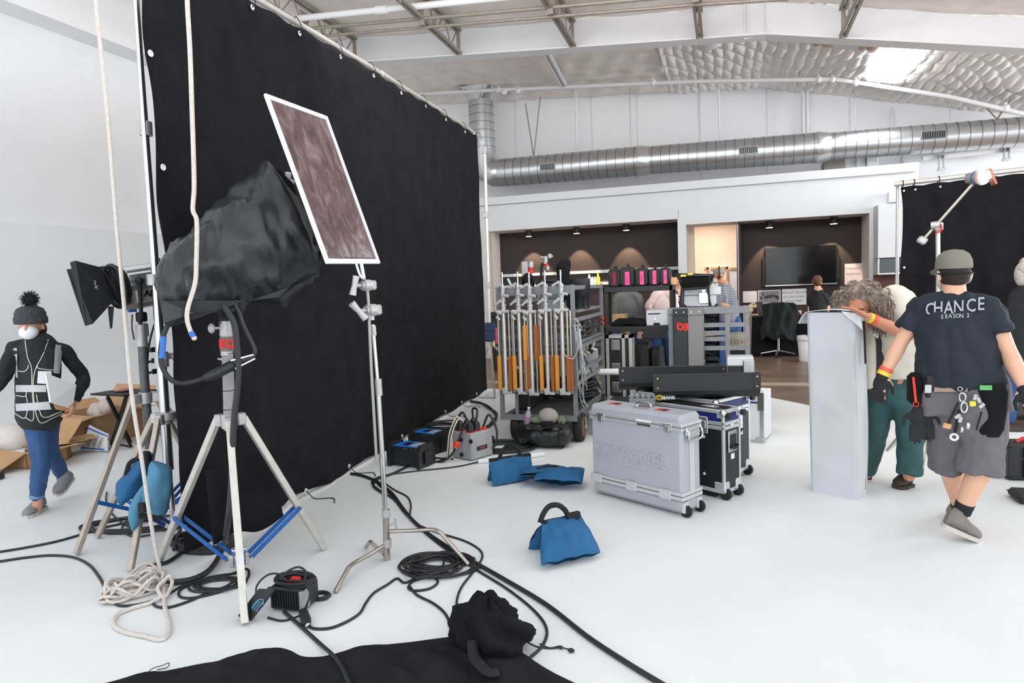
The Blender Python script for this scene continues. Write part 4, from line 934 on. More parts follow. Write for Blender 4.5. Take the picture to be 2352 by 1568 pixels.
solo(b, 'cable_coil', M_cable, 'black leads joining the nearer ballast to the grey power box', 'cable', 'cable coils')
b = B(); coil(b, fl(735, 1372), .055, .045, 4, .0085, 0, 51, .2, .5); solo(b, 'cable_coil', M_cable, 'small tidy black cable coil right of the little floor ballast', 'cable', 'cable coils')
# white tube on the floor
b = B(); b.cyl(fl(1098, 1060, .022), fl(1250, 1043, .022), .022); solo(b, 'white_tube', M_white, 'slim white tube lying on the floor between sandbag and black bag', 'tube')
# little black ballast with cables heaped on it and a panel leaning on it
N_, rz, L, D, u, v = boxaxes((638, 1404), (697, 1410), (710, 1385)); L = .2; D = .16
t = thing('floor_ballast', 'small black ribbed ballast beside the front tripod foot, cable heaped on top', 'ballast', N_, rz)
b = B(); b.bx(-L, 0, 0, D, .008, .13, .01); b.obj('case_body', M_ball, t)
b = B()
for i in range(11): b.bx(-L+.02+i*.0155, -L+.026+i*.0155, -.008, 0, .025, .115)
b.obj('cooling_fin', M_black, t)['kind'] = 'stuff'
b = B(); b.bx(-.02, .004, -.006, D*.4, .02, .12, .004); b.obj('end_plate', mat('pale_end_plate', (150, 152, 156), .5), t)
b = B(); coil(b, N_+u*(-L*.45)+v*(D*.5)+V((0, 0, .13)), .12, .08, 6, .007, rz, 61, .3, 1.5); b.tube(cr([fl(588, 1380, .01), on(590, 1345, N_), on(615, 1320, N_), on(640, 1318, N_), on(655, 1330, N_)], 6), .005, 6); b.tube(cr([on(645, 1330, N_), on(660, 1312, N_), on(685, 1302, N_), on(702, 1312, N_), on(700, 1330, N_)], 6), .006, 6)
b.tube(cr([on(700, 1340, N_), on(712, 1360, N_), on(706, 1385, N_, -.05), fl(690, 1412, .007), fl(650, 1425, .007), fl(615, 1418, .007)], 6), .006, 6); solo(b, 'heaped_cable', M_cable, 'thin black cable heaped in loops on the small floor ballast', 'cable')
b = B(); b.bx(-L*.62, -L*.35, D*.3, D*.7, .131, .15, .006); b.obj('red_clip', M_red, t)
t = thing('leaning_panel', 'flat black panel with a pale blue mark, leaning by the front tripod foot', 'panel', fl(598, 1428))
pq = [on(608, 1341, N_, .02), on(652, 1353, N_, -.0), fl(597, 1433, .01), fl(552, 1414, .01)]
xx = (pq[1]-pq[0]).normalized(); yy = (pq[0]-pq[3]).normalized(); nn = xx.cross(yy).normalized()
if nn.dot(CAM-pq[0]) < 0: nn = -nn
W_, H_ = (pq[1]-pq[0]).length, (pq[0]-pq[3]).length
b = B(); b.prism([(0, .0), (W_, 0), (W_, H_*.98), (W_*.55, H_), (W_*.5, H_*.92), (0, H_*.86)], .016, pq[3], (pq[2]-pq[3]).normalized(), yy); b.obj('panel_board', M_ball, t, True)
b = B(); xe = (pq[2]-pq[3]).normalized(); c_ = pq[3]+xe*W_*.55+yy*H_*.5+nn*.024
arc = [c_+xe*(.03*math.cos(a)+.0)+yy*(.045*math.sin(a)) for a in [PI*(.1+1.1*i/12) for i in range(13)]]
b.tube(arc, .0022, 5)
for k in (-.018, 0, .018): b.tube([c_+xe*k+yy*.03, c_+xe*k-yy*.025, c_+xe*(k+.012)-yy*.035], .0022, 5)
b.obj('blue_mark', mat('pale_blue_ink', (92, 176, 222), .6), t, True)
# black cloth in the foreground
edge_px = [(170, 1580), (250, 1566), (400, 1536), (470, 1522), (545, 1512), (600, 1497), (640, 1489), (668, 1494), (690, 1505), (720, 1509), (752, 1506), (784, 1497), (850, 1487), (920, 1477), (1000, 1466), (1045, 1460), (1085, 1452), (1150, 1468), (1200, 1500), (1245, 1530), (1300, 1558), (1370, 1590)]
E_ = cr([fl(x, y, .004) for x, y in edge_px], 6)
def cl(u, v):
    i = u*(len(E_)-1); a = E_[int(i)]; b_ = E_[min(len(E_)-1, int(i)+1)]; p = a.lerp(b_, i-int(i))
    q = V((p.x*.62+.12, p.y-1.25, 0)); p = p.lerp(q, v**1.15)
    h = .018+.075*max(0, nz((p.x*1.5+p.y*.8, p.y*3.2, 3), 1.6))+.06*abs(nz((p.x*3+p.y*2, p.y*5, 7), 1.2))+.012*abs(nz((p.x*9+p.y*6, p.y*12, 4), 1))
    h += .05*math.exp(-((p.x+2.05-(p.y-2.55)*.3)**2)/.012)*math.exp(-((v-.08)**2)/.02)
    p.z = .004+h*(1-math.exp(-v*14)); return p
b = B(); b.grid(cl, 160, 60, True); gm = solo(b, 'foreground_cloth', mat('black_floor_cloth', (36, 36, 38), .95, var=.25, vscale=6, bump=.25, bscale=200, spec=.1), 'black cloth spread wrinkled on the floor in the foreground', 'cloth')
# bunched bag of the cloth on top
c_ = fl(1128, 1492); b = B(); rings = []
for i in range(34):
    t_ = PI*i/33; ring = []
    for j in range(56):
        a = 2*PI*j/56; d = V((math.sin(t_)*math.cos(a), math.sin(t_)*math.sin(a), math.cos(t_)))
        k = 1+.30*abs(nz(d, 2.2, 4))-.16*abs(nz(d, 5, 9))+.22*nz(d, 1.3, 2)+.1*math.sin(a*5+d.z*6)
        ring.append(c_+V((d.x*.175*k, d.y*.14*k, max(-.005, .085+d.z*.125*k+.05*math.exp(-((d.x+.15)**2)/.1)*max(0, d.z)))))
    rings.append(ring)
b.loft(rings); t = thing('bunched_cloth', 'bunched up black cloth bag heaped on the foreground cloth', 'cloth bag', c_); b.obj('cloth', M_duv, t, True)
b = B(); b.grid(lambda u, v: on(1165+32*u+8*v, 1440-14*u+52*v, c_, .02-.05*u)+V((0, 0, .01*math.sin(u*8))), 8, 8, True, .006); b.obj('cloth_flap', M_duv, t, True)
b = B(); b.tube(cr([on(1085, 1470, c_, -.12), on(1088, 1505, c_, -.16), fl(1105, 1530, .07), fl(1125, 1545, .075), fl(1145, 1542, .075)], 6), .016, 8, sq=(1.6, .6)); b.obj('strap', M_web, t, True)
b = B(); b.tube(cr([on(1182, 1445, c_), fl(1203, 1456, .03), fl(1210, 1472, .004), fl(1232, 1484, .004), fl(1262, 1489, .004), fl(1290, 1487, .006), fl(1310, 1492, .008)], 6), .003, 5); b.tube(cr([fl(1240, 1478, .004), fl(1262, 1487, .004), fl(1285, 1483, .006)], 5), .003, 5); b.ell(fl(1312, 1493, .012), (.016, .01, .01)); b.ell(fl(1288, 1486, .01), (.012, .008, .008))
solo(b, 'tie_cord', M_cable, 'thin black tie cord with knots trailing right of the bunched cloth', 'cord')
b = B(); b.tube(cr([fl(335, 1548, .004), fl(350, 1535, .02), fl(372, 1528, .025), fl(388, 1522, .02), fl(384, 1532, .01), fl(360, 1538, .006)], 6), .002, 5); solo(b, 'loose_thread', M_cable, 'thin loose thread curling at the left edge of the foreground cloth', 'thread')
# ================================================================= CARTS AND SHELVES
M_cart = mat('grey_cart_steel', (128, 130, 133), .5, .25, var=.1, vscale=12); M_cartd = mat('dark_cart_shelf', (84, 84, 84), .55, .1, var=.15, vscale=10)
M_tyre = mat('black_tyre', (34, 32, 30), .8, bump=.3, bscale=60); M_hub = mat('wheel_hub', (120, 100, 80), .6, .3); M_orange = mat('orange_tape', (206, 138, 42), .5); M_orangd = mat('dark_orange_tape', (150, 84, 30), .5)
M_plast = mat('black_plastic_case', (32, 32, 34), .5, var=.1, vscale=20); M_pink = mat('pink_tape', (244, 84, 150), .6); M_yel = mat('yellow_label', (226, 210, 70), .6); M_wood = mat('pale_wood', (206, 160, 112), .6, var=.12, vscale=12, stretch=(1, 1, .1))
M_alw = mat('white_aluminium_case', (214, 217, 221), .4, .25, var=.05, vscale=8); M_skin = mat('skin', (214, 158, 130), .55, var=.05, vscale=14); M_card = mat('brown_cardboard', (188, 150, 108), .8, var=.08, vscale=9)
X0, X1, Y0, Y1, ZT_, ZC = -2.33, -1.52, 6.75, 8.4, 1.67, .30
cart = thing('equipment_cart', 'tall grey steel equipment cart on rubber wheels, grip stands hung on its front', 'cart', (X0, Y0, 0))
def part(name, m, fn, parent, world=True):
    b = B(); fn(b); return b.obj(name, m, parent, world)
for (x, y, z1) in ((X0, Y0, ZT_), (X1, Y0, ZT_), (X0, Y1, ZT_), (X1, Y1, ZT_)):
    part('post', M_cart, lambda b: b.bx(x-.02, x+.02, y-.02, y+.02, ZC-.05, z1), cart)
part('post', M_cart, lambda b: b.bx(X0+.15, X0+.18, Y0-.015, Y0+.015, ZC, .56), cart)
for (z, h) in ((ZT_-.05, .09), (1.36, .03), (1.24, .03), (1.12, .03), (1.0, .03), (.55, .04)):
    part('front_rail', M_cart, lambda b: b.bx(X0, X1, Y0-.015, Y0+.015, z-h/2, z+h/2), cart)
part('front_rail', M_cart, lambda b: b.bx(X0-.02, X1+.02, Y0-.03, Y0+.03, ZC-.055, ZC+.0), cart)
for z in (ZT_-.03, 1.30, 1.0, .74, .62):
    part('side_rail', M_cart, lambda b: b.bx(X1-.014, X1+.014, Y0, Y1, z-.02, z+.02), cart)
for z in (1.5, 1.1, .7): part('side_rail', M_cart, lambda b: b.bx(X0-.014, X0+.014, Y0, Y1, z-.02, z+.02), cart)
for z in (ZT_-.03, .9): part('back_rail', M_cart, lambda b: b.bx(X0, X1, Y1-.015, Y1+.015, z-.02, z+.02), cart)
part('tray', M_cartd, lambda b: b.bx(X0, X1, Y0, Y1, ZC-.04, ZC-.01), cart)
part('tray_edge', M_cart, lambda b: b.bx(X1-.01, X1+.02, Y0, Y1, ZC-.05, ZC+.02), cart)
for z in (1.40, 1.06): part('shelf', M_cart, lambda b: b.bx(X0+.25, X1-.005, Y0+.25, Y1-.03, z-.03, z), cart)
part('brace', M_cart, lambda b: b.bar((X1, Y0+.25, 1.0), (X1, Y1-.1, .32), .02, .02), cart)
for i, (x, y) in enumerate(((X0+.13, Y0+.12), (X1+.0, Y0+.15), (X0+.13, Y1-.2), (X1, Y1-.2))):
    b = B(); R_ = .155; b.lathe([(.02, -.05), (.115, -.05), (.145, -.045), (R_, -.02), (R_, .02), (.145, .045), (.115, .05), (.02, .05)], (x, y, R_), (1, 0, 0), 30); w_ = b.obj('wheel', M_tyre, cart, True)
    b = B(); b.lathe([(.02, -.055), (.09, -.055), (.11, -.05), (.11, .05), (.09, .055), (.02, .055)], (x, y, R_), (1, 0, 0), 20); b.obj('wheel_hub', M_hub, w_, False) if False else b.obj('wheel_hub', M_hub, cart, True)
    part('fork', M_chrome, lambda b: (b.bx(x-.075, x-.065, y-.02, y+.02, R_-.02, ZC-.04), b.bx(x+.065, x+.075, y-.02, y+.02, R_-.02, ZC-.04), b.cyl((x-.08, y, R_), (x+.08, y, R_), .012)), cart)
# folded grip stands hung along the cart front
def folded_stand(label, x, y, z, hi=False):
    t = thing('folded_stand', label, 'grip stand', (x, y, z), 0, 'folded grip stands on the cart')
    b = B(); b.cyl((0, 0, 1.13), (0, 0, 1.27), .009); b.cyl((0, 0, 1.22), (0, 0, 1.24), .012); b.obj('spigot', M_chrome, t)
    b = B(); b.cyl((0, 0, .0), (0, 0, .86), .021); b.obj('mast', M_alu, t)
    b = B(); b.cyl((0, 0, .86), (0, 0, 1.15), .013); b.obj('inner_tube', M_chrome, t)
    for zz in (1.10, 1.0, .915): part('collar', M_cast, lambda b: (b.cyl((0, 0, zz-.045), (0, 0, zz+.03), .027), b.cyl((0, 0, zz+.0), (0, 0, zz+.016), .033)), t, False)
    for k, (zz, a) in enumerate(((1.13, .5), (1.03, -.3), (.955, .7))):
        s = 1 if k % 2 else -1; part('t_handle', M_cast, lambda b: (b.cyl((0, -.02, zz), (s*.04, -.04, zz), .007), b.bar((s*.04-.045*math.cos(a), -.045, zz-.045*math.sin(a)), (s*.04+.045*math.cos(a), -.045, zz+.045*math.sin(a)), .026, .014, (0, 1, 0), .003)), t, False)
    part('colour_band', M_red, lambda b: b.cyl((0, 0, .925), (0, 0, .945), .026), t, False)
    part('head_plate', M_cast, lambda b: (b.bx(-.072, .072, -.03, .03, .845, .875, .006), b.box((-.04, -.035, .85), (.07, .02, .03), (0, .5, 0), .005), b.box((-.05, -.035, .79), (.055, .02, .03), (0, .9, 0), .005)), t, False)
    part('foot_clip', M_cast, lambda b: (b.box((-.01, -.03, .02), (.05, .02, .07), (0, -.4, 0), .005), b.bx(-.04, .07, -.01, .01, -.02, .01)), t, False)
    z0, z1 = (.35, .72) if hi else (.03, .39)
    for k, (xx, yy) in enumerate(((-.062, -.01), (.055, .0), (.085, .015))):
        lg = part('leg', M_stain, lambda b: b.cyl((xx, yy, .0), (xx, yy, .85), .011), t, False)
        part('orange_sleeve', (M_orange if k == 0 else M_orangd), lambda b: b.bx(xx-.019, xx+.019, yy-.018, yy+.018, z0, z1, .004), t, False)
    return t
fs = [(1160, 'leftmost'), (1195, 'second from left'), (1221, 'middle, its sleeves pushed higher'), (1257, 'second from right'), (1293, 'rightmost')]
for k, (px, w_) in enumerate(fs):
    p = aY(px, 885, Y0-.09); q = aY(px-2, 700, Y0-.09)
    folded_stand('folded grip stand with orange sleeves on the cart, '+w_, (p.x+q.x)/2, Y0-.09, .555 if k != 2 else .545, k == 2)
def item(name, label, cat, m, fn, group=None): b = B(); fn(b); return solo(b, name, m, label, cat, group)
ZT2 = ZT_
at1 = lambda px, py, y=Y0+.25: aY(px, py, y)
# on top of the cart
part('top_board', M_cartd, lambda b: b.bx(X0, X1, Y0+.02, Y0+.7, ZT_-.06, ZT_-.03), cart)
t = thing('lamp_receiver', 'pair of silver stand receivers with red band standing on the grey cart top', 'receiver', (at1(1210, 640).x, Y0+.25, ZT_-.03))
part('receiver_block', M_cast, lambda b: (b.box(at1(1206, 617), (.07, .06, .15), None, .008), b.cyl(at1(1206, 640), at1(1206, 612), .02)), t)
part('receiver_block', M_cast, lambda b: (b.cyl(at1(1219, 614), at1(1219, 602), .03), b.cyl(at1(1219, 640), at1(1219, 600), .018), b.bar(at1(1208, 608), at1(1220, 608), .02)), t)
part('red_band', M_red, lambda b: b.cyl(at1(1219, 628), at1(1219, 614), .026), t)
item('stand_bag', 'dark folded cloth stuffed between silver receivers on the cart top', 'cloth', M_duv, lambda b: b.ell(at1(1213, 648)-V((0, 0, -.0)), (.07, .08, .11)))
t = thing('grip_hook', 'black bent hook with clamp and red band rising behind the grey cart', 'clamp', (at1(1243, 658).x, Y0+.3, ZT_-.03))
part('hook_bar', M_black, lambda b: b.tube(cr([at1(1243, 660), at1(1244, 615), at1(1248, 605), at1(1262, 603)], 5), .016, 8), t)
part('clamp_head', M_cast, lambda b: (b.cyl(at1(1253, 606), at1(1253, 588), .025), b.cyl(at1(1243, 591), at1(1252, 592), .012), b.box(at1(1263, 588), (.03, .05, .05), None, .005), b.cyl(at1(1264, 590), at1(1270, 588), .01)), t)
part('red_band', M_red, lambda b: b.cyl(at1(1256, 611), at1(1256, 603), .022), t); part('clamp_body', M_cast, lambda b: b.cyl(at1(1258, 620), at1(1258, 611), .022), t)
item('coiled_cable', 'black cable coil lying on top of the grey cart', 'cable', M_cable, lambda b: coil(b, (at1(1258, 634).x, Y0+.4, ZT_-.02), .15, .12, 6, .014, 0, 71, .2, 2.0))
t = thing('black_pouch', 'black hooded equipment pouch hanging at the right end of the cart top', 'bag', (at1(1294, 655).x, Y0+.2, ZT_-.03))
g = B(); g.tube([at1(1296, 690), at1(1295, 660), at1(1294, 630), at1(1293, 612), at1(1295, 600)], [.05, .06, .07, .08, .05], 14); g.tube([at1(1290, 604), at1(1310, 605)], [.06, .045], 12); melt(g, .012, 6, lambda p: .01*nz(p, 9)).obj('pouch', M_duv, t, True)
item('blue_disc', 'blue round plastic reel on edge inside the cart top', 'reel', M_btop, lambda b: b.cyl((at1(1280, 668).x, Y0+.35, at1(1280, 668).z), (at1(1280, 668).x+.03, Y0+.37, at1(1280, 668).z), .15, n=28))
t = thing('silver_box', 'silver equipment box sitting in the cart top behind the stands', 'box', (at1(1252, 700).x, Y0+.4, 1.4))
part('box_body', M_alw, lambda b: b.bx(at1(1236, 700).x, at1(1282, 700).x, Y0+.32, Y0+.6, 1.40, 1.66, .008), t); part('box_band', M_cart, lambda b: (b.bx(at1(1236, 700).x-.003, at1(1282, 700).x+.003, Y0+.317, Y0+.32, 1.52, 1.53)), t)
b = B(); b.cyl(at1(1166, 640), at1(1176, 660), .014); solo(b, 'glass_rod', mat('pale_green_tube', (180, 214, 208), .2), 'short pale green tube leaning behind the leftmost folded stand', 'tube')
# right side shelves: snoot, bottles, clamps
t = thing('lamp_snoot', 'black cylindrical lamp snoot lying on the right shelf of the grey cart', 'lamp snoot', (at1(1335, 700, Y0+.7).x, Y0+.7, 1.4))
q0, q1 = V((at1(1335, 700, Y0+.7).x-.03, Y0+.7, 1.40)), V((at1(1331, 650, Y0+.7).x-.03, Y0+.7, 1.73))
part('snoot_tube', M_ball, lambda b: b.tube([q0, q0.lerp(q1, .4), q0.lerp(q1, .42), q1], [.13, .13, .145, .15], 20), t); part('snoot_fins', M_black, lambda b: [b.box(q0+V((.13*math.cos(a), .13*math.sin(a), .06)), (.02, .02, .13)) for a in (-2.4, -1.9, -1.4, -.9, -.4)], t)
for i, (px, c_, lb, h_, r_) in enumerate(((1354, M_white, 'small white spray bottle on the cart top shelf, leftmost of the bottles', .12, .028), (1361, M_white, 'white bottle on the cart top shelf, second of the bottles', .09, .025), (1367, mat('pale_bottle', (214, 220, 206), .4), 'pale bottle on the cart top shelf beside the yellow one', .09, .027), (1374, M_yel, 'yellow capped bottle on the cart top shelf', .13, .026))):
    p = aY(px, 656, Y1-.3); b = B(); b.lathe([(r_, 0), (r_, h_*.65), (r_*.5, h_*.8), (r_*.5, h_), (r_*.3, h_+.01)], (p.x, Y1-.3, ZT_-.01), (0, 0, 1), 12); solo(b, 'bottle', c_, lb, 'bottle', 'bottles on the cart')
part('end_shelf', M_cart, lambda b: b.bx(X1-.3, X1+.0, Y1-.5, Y1, ZT_-.04, ZT_-.012), cart)
random.seed(3)
for i in range(6):
    y = Y0+.35+.22*i; b = B(); z = 1.06; m_ = (M_black, M_chrome, M_cast)[i % 3]
    b.bar((X1-.12, y, z+.02), (X1-.12, y+.02, z+.17), .02, .03); b.bar((X1-.12, y, z+.05), (X1-.02, y, z+.12), .02, .02); b.cyl((X1-.06, y-.04, z+.1), (X1-.06, y+.06, z+.1), .012); b.bar((X1-.05, y, z+.02), (X1-.05, y-.01, z+.15), .018, .03)
    solo(b, 'grip_clamp', m_, 'grip clamp on the open right shelf of the grey cart, %s from the front' % ('first second third fourth fifth sixth'.split()[i]), 'clamp', 'clamps on the cart shelf')
for i in range(4):
    b = B(); y = Y0+.7+.2*i; b.bar((X1-.1, y, 1.03), (X1-.1, y+.03, .88), .03, .03); b.cyl((X1-.1, y, .9), (X1-.02, y, .86), .022); b.box((X1-.06, y, .95), (.06, .05, .09), (.3*i, .2, 0), .01)
    solo(b, 'hanging_clamp', (M_alud, M_cast, M_black, M_white)[i], 'clamp hung under the right shelf of the grey cart, '+('nearest the wires', 'second from the wires', 'third from the wires', 'farthest from the wires')[i], 'clamp', 'clamps under the cart shelf')
for i, z in enumerate((1.20, 1.14)):
    b = B(); b.tube(cr([(X1-.02, Y0+.55, z-.02), (X1+.02, Y0+.9, z), (X1+.01, Y1-.3, z+.03), (X1+.02, Y1-.12, z+.03)], 5), .016, 8); b2 = B(); t = thing('bundled_lead', 'black cable lead with red end on the cart side, '+('upper', 'lower')[i]+' of two', 'cable', (X1, Y1-.3, z)); b.obj('lead', M_cable, t, True); b2.ell((X1+.02, Y1-.1, z+.03), (.03, .03, .025)); b2.obj('red_end', M_red, t, True)
b = B(); rn = random.Random(4)
for i in range(13):
    x = X1+.03+.06*rn.random(); y = Y0-.02-.04*rn.random(); zt = 1.28-.1*rn.random(); zb = .38+.5*rn.random()**2
    b.tube(cr([(x-.02, y, zt), (x, y-.01, zt-.2), (x+.05*(rn.random()-.3), y, (zt+zb)/2), (x+.07*(rn.random()-.2), y-.01, zb+.1), (x+.05, y, zb)], 5), .0035, 5)
for i in range(3): b.torus((X1+.02+.02*i, Y0-.04, 1.28-.03*i), .04, .004, (0, 1, .2), 14, 5)
b.tube(cr([at1(1294, 805, Y0-.1), at1(1300, 818, Y0-.12), at1(1318, 822, Y0-.1), at1(1330, 790, Y0-.06)], 6), .004, 5)
solo(b, 'safety_wires', M_galv, 'bunch of thin steel safety wires hanging from the right corner post of the grey cart', 'wires', None, 'stuff')
item('cable_stack', 'stack of thick coiled black cable in the tray of the grey cart', 'cable', M_cable, lambda b: [coil(b, (X1-.28, Y1-.5, ZC+.03+.04*k), .30-.02*(k % 2), .34, 2, .018, .1*k, 80+k, .12, .5) for k in range(5)])
t = thing('black_case', 'black case standing in the left of the cart tray', 'case', (X0+.2, Y0+.9, ZC)); part('case_body', M_plast, lambda b: b.bx(X0+.05, X0+.22, Y0+.3, Y0+1.2, ZC-.008, ZC+.42, .02), t); part('latch', M_chrome, lambda b: b.bx(X0+.22, X0+.225, Y0+.5, Y0+.56, ZC+.3, ZC+.38), t)
t = thing('white_board', 'pale boards stacked upright inside the lower cart behind the wires', 'board', (X1-.3, Y1-.1, .5))
part('board', M_white, lambda b: b.bx(X1-.42, X1-.12, Y1-.09, Y1-.07, ZC-.008, 1.0), t); part('board', M_alw, lambda b: b.bx(X1-.28, X1-.04, Y1-.13, Y1-.11, ZC-.008, .86), t)
item('foam_roll', 'long white foam tube lying across the cart tray rail', 'tube', M_white, lambda b: b.cyl((X1-.35, Y1-.3, .58), (X1+.28, Y1-.25, .585), .04))
# under the cart: duffel, cap, bottle
c_ = V((aY(1252, 1030, 6.62).x, 6.6, 0)); M_bin = mat('black_glossy_bag', (30, 31, 32), .32, bump=.5, bscale=26)
t = thing('duffel_bag', 'shiny black bin liner style bag on the floor under the grey cart', 'bag', c_)
g = B(); rr = []
for i in range(25):
    s = -1+2*i/24; k = (1-abs(s)**3.2)**.5 if abs(s) < 1 else .02; k = max(k, .05); rr.append([c_+V((s*.30, .17*k*math.cos(a)*(1+.14*nz((s*3, a, 2), 1.6)), .135+.135*(k**.7)*math.sin(a)*(1+.16*nz((s*4, a*1.2, 6), 1.2)))) for a in [2*PI*j/28 for j in range(28)]])
g.loft(rr); 
for i, v in enumerate(g.v): v.z = max(v.z, .002)
g.obj('bag_body', M_bin, t, True)
part('strap', M_web, lambda b: b.tube(cr([c_+V((-.2, -.15, .2)), c_+V((-.15, -.17, .25)), c_+V((.0, -.17, .23)), c_+V((.18, -.16, .25)), c_+V((.24, -.1, .24))], 6), .016, 8, sq=(1.5, .6)), t)
part('strap', M_web, lambda b: b.tube([c_+V((x*.2, .16*math.cos(a)*1.06, .135+.14*math.sin(a))) for a in [2*PI*j/20 for j in range(20)] for x in (1,)], .009, 6, closed=True), t)
t = thing('cap', 'worn grey baseball cap resting on the shiny black bag under the cart', 'cap', c_+V((.02, -.02, .2)))
part('crown', mat('grey_cap_cloth', (150, 144, 140), .9, bump=.3, bscale=60), lambda b: b.ell(c_+V((.06, -.03, .325)), (.105, .1, .085), (.2, .1, 0)), t); part('peak', M_duv, lambda b: b.ell(c_+V((.07, -.12, .27)), (.07, .05, .02), (.5, 0, 0)), t)
item('green_cloth', 'crumpled olive green cloth on the shiny black bag beside the cap', 'cloth', mat('olive_cloth', (110, 118, 92), .9, var=.2, vscale=30), lambda b: (b.ell(c_+V((-.06, -.02, .28)), (.09, .07, .035)), b.ell(c_+V((.06, .03, .27)), (.12, .05, .03)), b.ell(c_+V((.19, .0, .275)), (.045, .05, .05))))
t = thing('water_bottle', 'clear plastic water bottle with label standing on the shiny black bag', 'bottle', c_+V((-.13, -.05, .2))); o = c_+V((-.17, -.05, .215))
M_pet = mat('clear_plastic', (226, 232, 238), .08, trans=.6, alpha=.8)
part('bottle_body', M_pet, lambda b: b.lathe([(.03, 0), (.034, .02), (.034, .12), (.028, .15), (.013, .175), (.013, .19)], o, (.15, 0, 1), 16), t); part('bottle_cap', M_white, lambda b: b.cyl(o+V((.028, 0, .19)), o+V((.03, 0, .205)), .015), t); part('label', mat('blue_red_label', (96, 120, 186), .5, c2=(214, 120, 120), vscale=30), lambda b: b.cyl(o+V((.009, 0, .06)), o+V((.017, 0, .11)), .0352, n=16), t)
t = thing('road_case', 'low dark road case with metal edges parked beside the cart wheel', 'road case', (X1+.12, 7.5, 0)); part('case_body', M_plast, lambda b: b.bx(X1+.12, X1+.4, 7.15, 8.3, .06, .25), t)
part('edge_trim', M_alu, lambda b: [b.bx(X1+.11, X1+.135, y-.012, y+.012, .05, .255) for y in (7.15, 8.3)]+[b.bx(X1+.11, X1+.135, 7.15, 8.3, z-.012, z+.012) for z in (.06, .245)], t); part('latch', M_chrome, lambda b: b.bx(X1+.108, X1+.12, 7.3, 7.4, .12, .2), t); part('label', M_blue, lambda b: b.bx(X1+.11, X1+.12, 7.5, 7.7, .14, .2), t)
# ---- black shelf unit with five hard cases
SX0, SX1, SY = -1.62, -.71, 9.1
t = thing('shelf_unit', 'black metal shelf unit carrying a row of hard cases with pink labels', 'shelf unit', (SX0, SY, 0))
for x in (SX0, SX1):
    for y in (SY, SY+.55): part('post', M_black, lambda b: b.bx(x-.02, x+.02, y-.02, y+.02, 0, 1.63), t)
for z in (1.60, 1.06, .42): part('shelf', mat('black_shelf', (44, 44, 47), .6), lambda b: b.bx(SX0-.02, SX1+.02, SY-.02, SY+.57, z-.05, z+.02, .004), t)
pxs = [(1397, 1424, .0), (1424, 1456, .02), (1460, 1488, .0), (1490, 1516, -.02), (1516, 1540, -.01)]
lbs = ['leftmost, with a dark red label', 'second from left, the tallest', 'middle of the row', 'fourth, the lowest', 'last at the right end']
for i, (a_, c_, dz) in enumerate(pxs):
    xa, xb = aY(a_, 650, SY+.02).x, aY(c_-2, 650, SY+.02).x; x = (xa+xb)/2; w_ = (xb-xa)
    h_ = .245+dz; t2 = thing('hard_case', 'black hard case with pink label on the shelf top, '+lbs[i], 'hard case', (x, SY+.06, 1.62), 0, 'hard cases on the shelf') if i else thing('hard_case', 'black hard case with a dark red label, leftmost on the shelf top', 'hard case', (x, SY+.06, 1.62), 0, 'hard cases on the shelf')
    part('case_body', M_plast, lambda b: (b.bx(-w_/2, w_/2, 0, .30, 0, h_, .018), b.bx(-w_*.5-.004, -w_*.3, -.006, .3, .03, h_-.03, .006), b.bx(w_*.3, w_*.5+.004, -.006, .3, .03, h_-.03, .006)), t2, False)
    part('handle', M_black, lambda b: b.tube(cr([(w_*.0, .06, h_-.005), (w_*.0, .08, h_+.035), (w_*.02, .2, h_+.035), (w_*.0, .22, h_-.005)], 4), .011, 8), t2, False)
    lb_ = part('tape_label', M_pink if i else mat('dark_red_label', (120, 26, 30), .6), lambda b: b.bx(-w_*.14, w_*.2, -.004, .0, .02, .2), t2, False)
    part('lettering', mat('magenta_ink', (190, 40, 100), .6), lambda b: b.text(('2X 650', 'SM 3X1', '300SF', '3PO', '3PC')[i], .038, (w_*.03, -.006, .11), (0, 0, 1), (-1, 0, 0), .0005), lb_, False)
b = B(); b.bx(SX1+.0, SX1+.075, SY-.0, SY+.1, 1.622, 1.72, .005); solo(b, 'wood_block', M_wood, 'small pale wooden block clipped at the right end of the shelf top', 'wood block')
t = thing('white_case', 'silver white box with a dark slot on the middle shelf', 'box', (-.92, SY+.1, 1.08)); xa, xb = aY(1483, 700, SY+.03).x, aY(1532, 700, SY+.03).x
part('box_body', M_alw, lambda b: b.bx(xa, xb, SY+.03, SY+.4, 1.08, 1.29, .01), t); part('slot', M_black, lambda b: (b.bx(xa+.03, xb-.09, SY+.025, SY+.03, 1.235, 1.25), b.bx(xa+.1, xb-.1, SY+.025, SY+.03, 1.085, 1.12)), t); part('knob', M_chrome, lambda b: b.cyl(((xa+xb)/2-.02, SY+.022, 1.17), ((xa+xb)/2-.02, SY+.03, 1.17), .014), t)
g = B(); g.ell((-1.28, SY+.15, 1.12), (.26, .16, .07)); g.ell((-1.42, SY+.12, 1.10), (.12, .1, .05)); g.ell((-1.08, SY+.1, 1.11), (.12, .08, .04)); solo(melt(g, .015, 3, lambda p: .03*nz(p, 9)), 'black_jacket', M_duv, 'crumpled black jacket thrown on the middle shelf', 'jacket')
item('cream_box', 'cream box under the jacket on the middle shelf', 'box', M_card, lambda b: b.bx(-1.54, -1.36, SY+.2, SY+.45, 1.08, 1.24, .005))
item('folded_flag', 'dark folded flag hanging under the right of the middle shelf', 'flag', M_ball, lambda b: b.bx(aY(1478, 770, SY-.03).x, aY(1532, 770, SY-.03).x, SY-.055, SY-.022, aY(1500, 776, SY).z, 1.03, .004))
